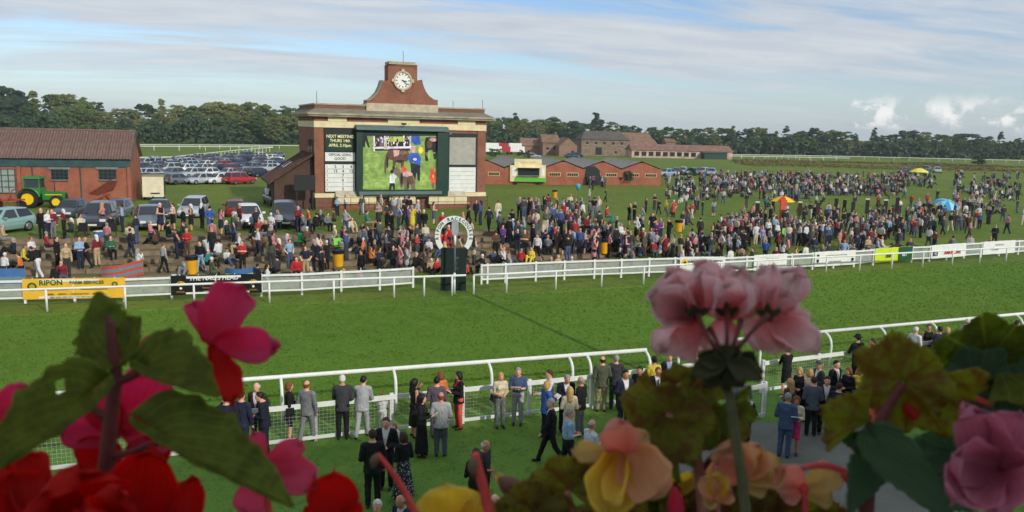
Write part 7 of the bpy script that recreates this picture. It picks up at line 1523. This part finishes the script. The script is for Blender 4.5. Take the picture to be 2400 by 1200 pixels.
def petal(parent, b, t, w, mt, d, cup=.25, curl=.12, roll=0.0, dd=0.0, point=0.0, notch=0.0, name='petal', ruf=.04):
    base = near(b[0], b[1], d); tip = near(t[0], t[1], d+dd); dv, sd_, nr = axes(base, tip, roll); W = w*d/FPX; L = dv.length; n, m = 15, 13; s = np.linspace(0, 1, n)[:, None]; tt = np.linspace(-1, 1, m)[None, :]
    prof = (s+.015)**.55*np.clip(1-s**4.2, 0, 1)**.5*1.14*(1+.05*np.sin(s*13+rf_.random()*6)); prof = prof*(1-point)+point*np.sin(np.pi*np.clip(s, 0, 1))**.8
    ph = rf_.random()*6; edge = 1+(.025+.5*ruf)*np.sin(tt*7+ph)*s+.3*ruf*np.sin(tt*17+ph)*s+.03*np.sin(s*11+ph)
    along = s*edge-(tt**2)*.05*s-notch*np.exp(-(tt/.35)**2)*s**6; x = tt*W/2*prof*(1+.05*np.sin(s*9+ph))
    z = cup*W*(tt**2-.35)*np.sin(np.pi*np.clip(s*.9, 0, 1))+curl*L*s**2+ruf*W*np.sin(s*8+tt*5+ph)*s+ruf*.8*W*np.sin(tt*11+ph*2)*s**3
    P = np.array(base)+along[..., None]*np.array(dv)+x[..., None]*np.array(sd_)+z[..., None]*np.array(nr); UV = np.stack([np.broadcast_to(tt*.5+.5, along.shape), np.broadcast_to(s, along.shape)], -1); return shell(name, P, UV, mt, parent)
def begonia_leaf(parent, b, t, wl, wr, mt, d, dd=0.0, roll=0.0, cup=.12, curl=.08, serr=.05, hole=None, lobe=.16):
    base = near(b[0], b[1], d); tip = near(t[0], t[1], d+dd); dv, sd_, nr = axes(base, tip, roll); L = dv.length; n, m = 34, 25; s = np.linspace(0, 1, n)[:, None]; tt = np.linspace(-1, 1, m)[None, :]
    prof = np.sin(np.pi*np.clip(s, 0, 1)**.55)**.75*(1-s*.25)+.012; wl_, wr_ = wl*d/FPX, wr*d/FPX; r0 = rf_.random(); saw = 1+(serr*(np.abs(((s*9+r0) % 1)-.5)*2-.5)*2+.05*np.sin(s*17+r0*6)+.04*np.sin(s*31+r0*9))*(np.abs(tt)**4)
    x = np.where(tt < 0, tt*wl_, tt*wr_)*prof*saw; along = s-lobe*np.abs(tt)**1.5*(1-s)**2+.06*np.sin(s*6)*0
    z = cup*(wl_+wr_)*.5*(np.abs(tt)**1.3-.4)*np.sin(np.pi*s)+curl*L*s**2+.02*L*np.abs(np.sin((np.abs(tt)*.9-s*.9)*np.pi*5))*np.abs(tt)**.6*np.sin(np.pi*s)+.012*L*np.sin(s*14+tt*6)*np.abs(tt)
    P = np.array(base)+along[..., None]*np.array(dv)+x[..., None]*np.array(sd_)+z[..., None]*np.array(nr); UV = np.stack([np.broadcast_to(np.abs(tt)*.9-s*.9+.9, along.shape), np.broadcast_to(.25+.5*s+.2*np.abs(tt), along.shape)], -1); mk = None
    if hole: mk = ((s-hole[0])*L/wl_)**2+(tt-hole[1])**2 < hole[2]**2
    return shell('leaf', P, UV, mt, parent, .0007, mk)
def zonal_leaf(parent, c, t, mt, d, dd=0.0, tilt=0.0, spread=150, lobes=7, pleat=.07, wid=1.0, serr=.05, cup=.12):
    ce = near(c[0], c[1], d); tip = near(t[0], t[1], d+dd); dv, sd_, nr = axes(ce, tip, tilt); R = dv.length; n, m = 12, 71; r = np.linspace(.02, 1, n)[:, None]; th = np.linspace(-R_(spread), R_(spread), m)[None, :]
    q0 = rf_.random()*6; out = 1+.085*np.cos(lobes*th)+serr*1.3*(np.abs(((th*lobes*.8) % 1)-.5)*2-.5)+.05*np.sin(th*2.3+q0)+.04*np.sin(th*5.1+q0*2); rr = r*(out*r**1.5+(1-r**1.5)); z = (pleat*np.cos(lobes*th)*r**1.3+cup*r**2+.02*np.sin(th*3+r*4))*R
    P = np.array(ce)+(rr*np.cos(th))[..., None]*np.array(dv)+(rr*np.sin(th)*R*wid)[..., None]*np.array(sd_)+z[..., None]*np.array(nr); UV = np.stack([np.broadcast_to(th*lobes/(2*math.pi)*2/7+.5, z.shape), np.broadcast_to(r, z.shape)], -1); return shell('leaf', P, UV, mt, parent, .0006)
def stem(parent, pts, r, mt, d, name='stem'):
    ds = d if isinstance(d, (list, tuple)) else [d]*len(pts); P = [near(x, y, q) for (x, y), q in zip(pts, ds)]; Q = []                                          # smoothed through the points
    for i in range(len(P)-1):
        p0, p1, p2, p3 = P[max(i-1, 0)], P[i], P[i+1], P[min(i+2, len(P)-1)]
        for k in range(4):
            u = k/4; Q.append(.5*((2*p1)+(p2-p0)*u+(2*p0-5*p1+4*p2-p3)*u*u+(-p0+3*p1-3*p2+p3)*u**3))
    Q.append(P[-1]); rs = r if isinstance(r, (list, tuple)) else [r]*2; R = [np.interp(i/(len(Q)-1), np.linspace(0, 1, len(rs)), rs)*ds[0]/FPX for i in range(len(Q))]; m = MB(); m.tube(Q, R, 9); return m.build(name, mt, parent, True)
def bud(parent, c, t, w, mt, d, name='bud'):
    a, b = near(*c, d), near(*t, d); ax = b-a; rad = w/2*d/FPX; m = MB(); m.tube([a+ax*f for f in (0, .06, .2, .45, .7, .9, 1)], [rad*q for q in (.15, .5, .85, 1, .8, .42, .1)], 12); return m.build(name, mt, parent, True)
def receptacle(parent, c, d, r, mt, name='flower'):
    p = near(*c, d); m = MB(); rr = r*d/FPX; m.lathe([(.2*rr, -rr), (rr, -.4*rr), (rr, .3*rr), (.3*rr, rr)], p, 10); return m.build(name, mt, parent, True)
def root_at(px, d): p = near(px, 1200, d); return (p.x, p.y, 8.19)
def plant(name, label): return thing(name, label, 'flower')
# 1. crimson begonia, left
p1 = plant('begonia', 'crimson begonia with dark stem and green leaves at the left'); D = .46
stem(p1, [(236, 1330), (248, 1190), (250, 1085), (262, 960), (272, 870), (262, 800), (256, 752)], [22, 20, 18, 15, 13, 10], S_DARK, D)
stem(p1, [(258, 985), (225, 962), (188, 924)], [11, 9], S_DARK, D, 'petiole'); stem(p1, [(272, 895), (312, 880), (352, 852)], [11, 8], S_DARK, D, 'petiole'); stem(p1, [(258, 1070), (320, 1056), (396, 1026)], [10, 8], S_DARK, D, 'petiole'); stem(p1, [(262, 800), (258, 770), (250, 740)], [9, 6], S_DARK, D, 'petiole')
begonia_leaf(p1, (262, 838), (236, 694), 76, 78, L_GREEN, D, .03, .35, cup=.3, serr=.14); begonia_leaf(p1, (270, 830), (322, 745), 40, 44, L_GREEN, D+.01, .02, -.6, cup=.4, serr=.14)
begonia_leaf(p1, (350, 862), (522, 936), 112, 22, L_GREEN, D-.01, -.02, .1, cup=.1, lobe=.3); begonia_leaf(p1, (388, 1020), (702, 1204), 120, 26, L_GREEN, D-.03, -.05, .15, cup=.08, lobe=.32); begonia_leaf(p1, (196, 930), (-70, 1140), 36, 108, L_GREEN, D-.03, -.05, -.1, cup=.08, hole=(.15, .55, .10), lobe=.3)
f = receptacle(p1, (494, 800), D+.03, 12, P_CRIM)
for b, t, w, mt, cu, ro, dd in (((478, 802), (570, 672), 140, P_CRIM, .22, .25, .02), ((498, 798), (660, 812), 102, P_CRIM, .15, -.15, -.01), ((496, 806), (538, 952), 92, P_RED, .3, .5, -.02), ((490, 800), (450, 720), 80, P_CRIM, .3, -.5, .03)): petal(f, b, t, w, mt, D+.03, cu, .1, ro, dd)
bud(p1, (346, 830), (346, 786), 36, P_CRIM, D+.03)
f = receptacle(p1, (290, 1010), D+.05, 14, P_CRIM)
for b, t, w, mt in (((285, 1020), (345, 850), 170, P_CRIM), ((280, 1020), (205, 880), 110, P_CRIM), ((290, 1030), (408, 985), 150, P_HOT), ((285, 1020), (140, 985), 120, P_CRIM), ((280, 1040), (200, 1110), 150, P_RED), ((300, 1040), (390, 1105), 130, P_RED)): petal(f, b, t, w, mt, D+.05, .25, .1, rf_.uniform(-.4, .4), -.01)
f = receptacle(p1, (-30, 985), D+.02, 12, P_CRIM)
for b, t, w in (((-36, 990), (70, 900), 74), ((-36, 990), (60, 985), 62), ((-30, 1000), (20, 1080), 70)): petal(f, b, t, w, P_CRIM, D+.02, .2, .08, .2)
p1b = plant('begonia', 'big scarlet double begonia bloom in the lower left corner'); stem(p1b, [(190, 1340), (200, 1230)], [14, 14], S_RED, .44); f = receptacle(p1b, (200, 1232), .44, 16, P_RED)
for b, t, w, cu, ro, dd in (((200, 1260), (185, 1086), 270, .30, 0, -.03), ((330, 1260), (362, 1050), 190, .28, .3, 0), ((420, 1260), (448, 1120), 90, .3, -.2, .01), ((60, 1260), (20, 1110), 150, .3, -.2, .01), ((250, 1260), (300, 1120), 150, .35, .2, -.05), ((120, 1260), (90, 1130), 150, .35, -.3, -.05), ((210, 1270), (200, 1150), 130, .4, .1, -.06), ((0, 1260), (-40, 1060), 150, .3, .1, .02), ((100, 1250), (60, 1060), 120, .3, .1, .03)): petal(f, b, t, w, P_RED, .44, cu, .1, ro, dd)
p1c = plant('begonia', 'open rose pink single flower under the long green leaf'); stem(p1c, [(640, 1340), (630, 1200), (618, 1090)], [9, 7], S_RED, .50); f = receptacle(p1c, (618, 1082), .50, 9, P_YEL)
for t, w, no in (((590, 1012), 52, 0), ((716, 1040), 66, .2), ((740, 1138), 112, .06), ((574, 1206), 96, 0), ((536, 1062), 30, 0)): petal(f, (618, 1086), t, w, P_HOT, .50, .2, .08, rf_.uniform(-.3, .3), .0, notch=no)
p1d = plant('begonia', 'dark red begonia petal at the bottom edge, left of centre'); stem(p1d, [(780, 1340), (782, 1225)], [9, 8], S_RED, .5); f = receptacle(p1d, (782, 1225), .5, 10, P_RED)
for b, t, w in (((782, 1240), (784, 1102), 138), ((800, 1240), (846, 1178), 60), ((760, 1240), (716, 1190), 50)): petal(f, b, t, w, P_RED, .5, .25, .1, .1)
p2a = plant('begonia', 'leaning red stalk with a withered brown tip'); stem(p2a, [(1010, 1330), (972, 1200), (925, 1115), (884, 1064)], [10, 8, 6], S_RED, .5); bud(p2a, (884, 1064), (872, 1098), 22, S_GREY, .5)
p2b = plant('begonia', 'upright red stalk with a brown fuzzy tip before the couple'); stem(p2b, [(1170, 1330), (1142, 1180), (1124, 1108), (1113, 1062)], [15, 12, 9], S_RED, .5); bud(p2b, (1113, 1066), (1108, 1120), 30, S_GREY, .5)
# 2. yellow and peach begonia, centre
p2 = plant('begonia', 'yellow and peach double begonia with pink upper petal'); D = .52; stem(p2, [(1480, 1340), (1470, 1200), (1452, 1066)], [12, 9], S_PINK, D+.01); f = receptacle(p2, (1454, 1060), D+.01, 12, P_PEACH)
for b, t, w, mt, cu, ro, dd in (((1452, 1066), (1453, 972), 108, P_SALM, .38, 0, -.02), ((1450, 1066), (1338, 1050), 62, P_BEI, .2, .3, 0), ((1450, 1050), (1400, 1220), 140, P_YEL, .3, .25, -.03), ((1462, 1060), (1452, 1200), 74, P_YEL, .5, -.6, -.04), ((1466, 1046), (1560, 1170), 150, P_PEACH, .3, -.1, -.03), ((1470, 1050), (1520, 1018), 60, P_BEI, .2, .2, 0), ((1440, 1070), (1380, 1110), 70, P_BEI, .2, 0, .01)): petal(f, b, t, w, mt, D, cu, .12, ro, dd)
p2c = plant('begonia', 'lone domed yellow begonia petal at the bottom, left of the bronze leaves'); stem(p2c, [(1060, 1340), (1058, 1240)], [9, 9], S_PINK, .54); f = receptacle(p2c, (1058, 1236), .54, 10, P_YEL); petal(f, (1058, 1250), (1048, 1130), 168, P_YEL, .54, .4, .1); petal(f, (1070, 1250), (1132, 1172), 70, P_YEL, .54, .3, .1)
p2d = plant('begonia', 'fat unopened begonia bud with a straw coloured tip'); stem(p2d, [(1250, 1340), (1235, 1200), (1218, 1150)], [9, 7], S_DARK, .54); bud(p2d, (1222, 1158), (1168, 1120), 50, flora_mat('bud_skin', srgb(140, 96, 84), srgb(150, 104, 90), None, .1), .54); petal(p2d, (1182, 1132), (1162, 1112), 26, P_BEI, .54, .2, .1)
p2e = plant('begonia', 'pale yellow frilled petals right of the peach bloom'); stem(p2e, [(1560, 1340), (1556, 1160)], [8, 7], S_PINK, .55); f = receptacle(p2e, (1556, 1150), .55, 8, P_YEL)
for t, w in (((1632, 1112), 58), ((1600, 1160), 60), ((1560, 1100), 50)): petal(f, (1556, 1152), t, w, P_YEL, .55, .3, .1, rf_.uniform(-.4, .4))
p2f = plant('begonia', 'small cluster of orange and cream begonia petals low between the stems'); stem(p2f, [(1690, 1340), (1685, 1230), (1680, 1170)], [8, 7], S_PINK, .52); f = receptacle(p2f, (1680, 1168), .52, 8, P_PEACH)
for t, w, mt in (((1640, 1120), 60, P_PEACH), ((1690, 1106), 60, P_YEL), ((1716, 1150), 60, P_PEACH), ((1650, 1180), 54, P_BEI)): petal(f, (1680, 1170), t, w, mt, .52, .3, .1, rf_.uniform(-.4, .4), ruf=.07)
p2g = plant('begonia', 'rose pink begonia bud pointing up at the bottom edge'); stem(p2g, [(1588, 1340), (1586, 1220)], [8, 7], S_RED, .51); bud(p2g, (1586, 1225), (1582, 1140), 40, P_HOT, .51)
# bronze-leaved plants
p3 = plant('bronze_begonia', 'bronze and green crinkled foliage below the yellow bloom'); D = .53
stem(p3, [(1350, 1340), (1345, 1220), (1330, 1150)], [10, 8], S_PINK, D); stem(p3, [(1405, 1340), (1395, 1200), (1384, 1095)], [10, 7], S_PINK, D)
for c, t, ro in (((1335, 1150), (1300, 1070), .3), ((1388, 1100), (1372, 1046), .2), ((1250, 1200), (1216, 1130), .2), ((1440, 1240), (1500, 1160), -.3), ((1300, 1240), (1330, 1168), 0), ((1190, 1260), (1160, 1180), .3)): zonal_leaf(p3, c, t, L_BRO if ro < .25 else L_ZON, D, .0, ro, 150, 7, .10, 1.0, .12)
p4 = plant('bronze_begonia', 'green and bronze leaf cluster on a knotted pinkish stalk, right of centre'); D = .54
stem(p4, [(1655, 1340), (1648, 1190), (1638, 1100), (1620, 1030), (1600, 985), (1606, 920)], [17, 15, 12, 9], S_PINK, D); stem(p4, [(1622, 1040), (1590, 985), (1560, 972)], [9, 7], S_PINK, D, 'petiole'); stem(p4, [(1606, 930), (1590, 905), (1640, 880)], [8, 6], S_PINK, D, 'petiole'); stem(p4, [(1640, 1110), (1670, 1070), (1690, 1060)], [8, 6], S_DARK, D, 'petiole')
for c, t, mt, ti in (((1570, 975), (1500, 930), L_ZON, .2), ((1562, 980), (1545, 1090), L_ZON, -.2), ((1650, 880), (1700, 930), L_ZON, .4), ((1600, 905), (1590, 850), L_BRO, .3), ((1590, 1080), (1560, 1040), L_GREEN, .1), ((1690, 1010), (1730, 960), L_ZON, .2), ((1680, 960), (1650, 1040), L_GREEN, .3)): zonal_leaf(p4, c, t, mt, D, .0, ti, 150, 7, .06, 1.0, .06)
for b, t, w, mt in (((1612, 955), (1640, 1018), 54, P_PEACH), ((1580, 1056), (1608, 1032), 40, P_BEI), ((1655, 1130), (1676, 1080), 50, P_PEACH), ((1650, 1150), (1690, 1140), 60, P_YEL)): petal(p4, b, t, w, mt, D+.02, .3, .1)
p5 = plant('begonia', 'peach begonia behind the thick geranium stem'); D = .53; stem(p5, [(1750, 1340), (1748, 1200), (1744, 1120)], [9, 8], S_PINK, D); f = receptacle(p5, (1742, 1118), D, 10, P_PEACH)
for t, w, mt in (((1712, 1030), 130, P_PEACH), ((1776, 1042), 120, P_PEACH), ((1836, 1092), 96, P_BEI), ((1672, 1084), 90, P_SALM), ((1800, 1136), 80, P_BEI)): petal(f, (1742, 1122), t, w, mt, D, .3, .1, rf_.uniform(-.3, .3))
p6 = plant('begonia', 'salmon and straw begonia with a red calyx, lower right'); D = .525; stem(p6, [(1900, 1340), (1890, 1230), (1884, 1150)], [9, 8], S_RED, D); f = receptacle(p6, (1884, 1145), D, 12, S_RED)
for b, t, w, mt in (((1884, 1146), (1818, 1098), 90, P_SALM), ((1884, 1146), (1966, 1104), 80, P_BEI), ((1884, 1150), (1950, 1168), 70, P_BEI), ((1880, 1150), (1830, 1160), 60, P_SALM)): petal(f, b, t, w, mt, D, .3, .1, rf_.uniform(-.3, .3))
stem(p6, [(1880, 1098), (1930, 1090), (1990, 1108)], [6, 9, 6], S_RED, D-.01, 'calyx_arm'); bud(p6, (1978, 1100), (1990, 1134), 26, S_RED, D-.01)
p7 = plant('bronze_begonia', 'low mass of bronze green leaves along the bottom edge'); D = .55
for c, t, mt in (((1620, 1200), (1570, 1130), L_BRO), ((1700, 1230), (1690, 1120), L_BRO), ((1790, 1180), (1770, 1100), L_BRO), ((1860, 1230), (1830, 1150), L_ZON), ((1530, 1240), (1490, 1160), L_GREEN), ((1950, 1240), (1940, 1170), L_ZON), ((1580, 1250), (1640, 1170), L_GREEN), ((1760, 1250), (1810, 1160), L_ZON)): zonal_leaf(p7, c, t, mt, D, .0, rf_.uniform(-.4, .4), 150, 7, .1, 1.0, .12); stem(p7, [(c[0]+6, 1340), c], [7, 6], S_PINK, D, 'petiole')
# 3. pink geranium on its tall stem
p8 = plant('geranium', 'pale pink geranium head on a tall stem seen from behind'); D = .47
stem(p8, [(1772, 1360), (1748, 1200), (1732, 1080), (1714, 960), (1700, 870)], [13, 12, 11], S_OLIVE, D)
hub = receptacle(p8, (1702, 848), D, 34, S_GREY, 'flower_head')
for t, w in (((1622, 880), 60), ((1640, 836), 52), ((1660, 905), 50), ((1792, 892), 56), ((1770, 850), 60), ((1740, 905), 44), ((1700, 912), 50), ((1690, 812), 50), ((1640, 860), 50), ((1780, 870), 40), ((1730, 818), 50)): petal(hub, (1704, 848), t, w, flora_mat('bract', srgb(74, 78, 50), srgb(92, 94, 56), srgb(96, 66, 54), .25) if t == (1622, 880) else bpy.data.materials['bract'], D-.01, .3, .15, rf_.uniform(-.5, .5), rf_.uniform(-.02, .01), .4, name='bract')
for pts in ([(1694, 840), (1660, 790), (1634, 738)], [(1702, 836), (1704, 780), (1702, 728)], [(1712, 836), (1760, 780), (1800, 738)], [(1706, 836), (1726, 790), (1736, 750)], [(1696, 838), (1680, 800), (1664, 770)]): stem(p8, pts, [7, 5, 8], S_DARK, [D, D, D+.01], 'pedicel')
for c, plist in (((1634, 742), [((1512, 700), 120), ((1540, 660), 90), ((1580, 720), 90), ((1548, 812), 120), ((1566, 636), 110), ((1632, 630), 96), ((1600, 800), 90)]), ((1704, 740), [((1650, 628), 120), ((1722, 640), 110), ((1680, 660), 90), ((1745, 690), 80), ((1690, 822), 100), ((1770, 672), 96)]), ((1800, 744), [((1862, 660), 120), ((1840, 690), 90), ((1908, 832), 96), ((1818, 628), 44), ((1872, 800), 120), ((1768, 820), 110), ((1790, 650), 80)])):
    f = receptacle(p8, c, D+.02, 9, S_DARK)
    for t, w in plist: petal(f, (c[0], c[1]+4), t, w*1.22, P_PINK, D+.02, .35, .14, rf_.uniform(-.7, .7), rf_.uniform(-.025, .035), notch=.05, ruf=.07)
    for a in (.6, 1.6, 2.6): petal(f, c, (c[0]+34*math.cos(a), c[1]-34*math.sin(a)), 16, bpy.data.materials['bract'], D+.01, .2, .1, 0, 0, .7, name='sepal')
# 4. zonal geranium, right
p9 = plant('geranium', 'zonal geranium with big fan shaped bronze leaves at right'); D = .52
stem(p9, [(2030, 1350), (2030, 1200), (2044, 1060), (2062, 990), (2116, 898)], [20, 17, 14, 11], S_DARK, D); stem(p9, [(2052, 1010), (2030, 985), (2040, 975)], [9, 7], S_DARK, D, 'petiole')
zonal_leaf(p9, (2116, 896), (2096, 782), L_ZON, D, .0, .15, 140, 7, .10, .86, .08); zonal_leaf(p9, (2130, 905), (2240, 1000), L_ZON, D+.01, .0, -.5, 80, 5, .08, 1.0, .07); zonal_leaf(p9, (2040, 990), (1924, 944), L_ZON, D-.01, -.01, .3, 62, 6, .09, .62, .07)
begonia_leaf(p9, (2050, 1030), (2236, 1225), 64, 54, L_DARK, D-.02, -.03, .1, serr=.08); begonia_leaf(p9, (2060, 1050), (1985, 1200), 50, 60, L_DARK, D-.01, 0, .5, serr=.08); begonia_leaf(p9, (2030, 1040), (1960, 1010), 30, 30, L_DARK, D, 0, .5)
for b, t, w, mt in (((2070, 1010), (2024, 902), 56, P_SALM), ((2070, 1000), (2070, 930), 50, P_SALM), ((2060, 1040), (2112, 1000), 60, P_PEACH), ((2050, 1040), (1974, 1030), 50, P_BEI)): petal(p9, b, t, w, mt, D+.03, .3, .1)
bud(p9, (2148, 984), (2116, 930), 36, P_RED if False else mat('red_bud', srgb(204, 48, 40), .5, .1, 60), D+.02)
p10 = plant('geranium', 'soft green leaves on a red petiole at the right edge'); D = .60
stem(p10, [(2460, 1010), (2400, 966), (2316, 946), (2252, 916)], [11, 9, 7], S_RED, D, 'petiole'); stem(p10, [(2460, 1340), (2450, 1150), (2400, 960), (2330, 870)], [12, 10, 8], S_OLIVE, D+.02)
for c, t, mt, ti in (((2320, 850), (2200, 800), L_GREEN, .3), ((2330, 870), (2300, 770), L_GREEN, -.2), ((2340, 860), (2420, 800), L_GREEN, .2), ((2290, 900), (2200, 880), L_DARK, .2), ((2330, 900), (2310, 1000), L_DARK, .1), ((2230, 1060), (2170, 1020), L_DARK, .2), ((2230, 1100), (2190, 1190), L_DARK, .0), ((2380, 1010), (2340, 960), L_BRO, .2)): zonal_leaf(p10, c, t, mt, D, .0, ti, 150, 7, .05, 1.0, .05)
p11 = plant('geranium', 'large mauve pink bloom in the lower right corner'); D = .46; stem(p11, [(2380, 1340), (2360, 1200), (2340, 1110)], [12, 10], S_OLIVE, D+.02); f = receptacle(p11, (2340, 1100), D+.02, 14, S_DARK)
for t, w, dd in (((2286, 952), 150, 0), ((2222, 1060), 140, -.01), ((2390, 964), 150, 0), ((2226, 1190), 150, -.02), ((2420, 1110), 150, -.01), ((2340, 1220), 160, -.03), ((2262, 940), 60, .02)): petal(f, (2340, 1104), t, w, P_MAUVE, D+.01, .3, .12, rf_.uniform(-.3, .3), dd)
# window box
tb = thing('window_box', 'long wooden window box full of begonias and geraniums', 'planter'); tb.matrix_world = frame(Vector((0, 0, 0)), sex, seb); WOOD = mat('box_wood', srgb(92, 74, 58), .8, .2, 8); SOIL = mat('potting_soil', srgb(44, 34, 28), .95, .3, 30, .6, 60)
for b0, b1 in ((.28, .30), (.64, .66)): q = MB(); q.box((.05, (b0+b1)/2, 8.03), (1.5, b1-b0, .10)); q.build('side_board', WOOD, tb)
for a in (-.70, .80): q = MB(); q.box((a, .47, 8.03), (.02, .34, .10)); q.build('end_board', WOOD, tb)
q = MB(); q.box((.05, .47, 8.02), (1.48, .338, .07)); q.build('soil', SOIL, tb)
# ---------------------------------------------------------------- thin haze over the whole place
hm = bpy.data.materials.new('thin_haze'); hm.use_nodes = True; ht_ = NT(hm.node_tree); ht_.n.remove(ht_.n['Principled BSDF'])
pv = ht_.node('ShaderNodeVolumePrincipled'); pv.inputs['Color'].default_value = (.86, .93, 1.0, 1); pv.inputs['Density'].default_value = 0.00022; pv.inputs['Anisotropy'].default_value = .2; ht_.l.new(pv.outputs[0], ht_.n['Material Output'].inputs['Volume'])
q = MB(); q.box((0, 700, 14.5), (3400, 2600, 31)); hz_ = q.build('haze', hm); hz_['kind'] = 'stuff'; hz_['label'] = 'thin pale summer haze over the whole racecourse'
# ---------------------------------------------------------------- lettering becomes plain mesh
bpy.context.view_layer.update()
_dg = bpy.context.evaluated_depsgraph_get()
for o in TEXTS:
    me = bpy.data.meshes.new_from_object(o.evaluated_get(_dg)); q = bpy.data.objects.new(o.name, me); COL.objects.link(q)
    q.parent = o.parent; q.matrix_local = o.matrix_local.copy(); bpy.data.objects.remove(o)
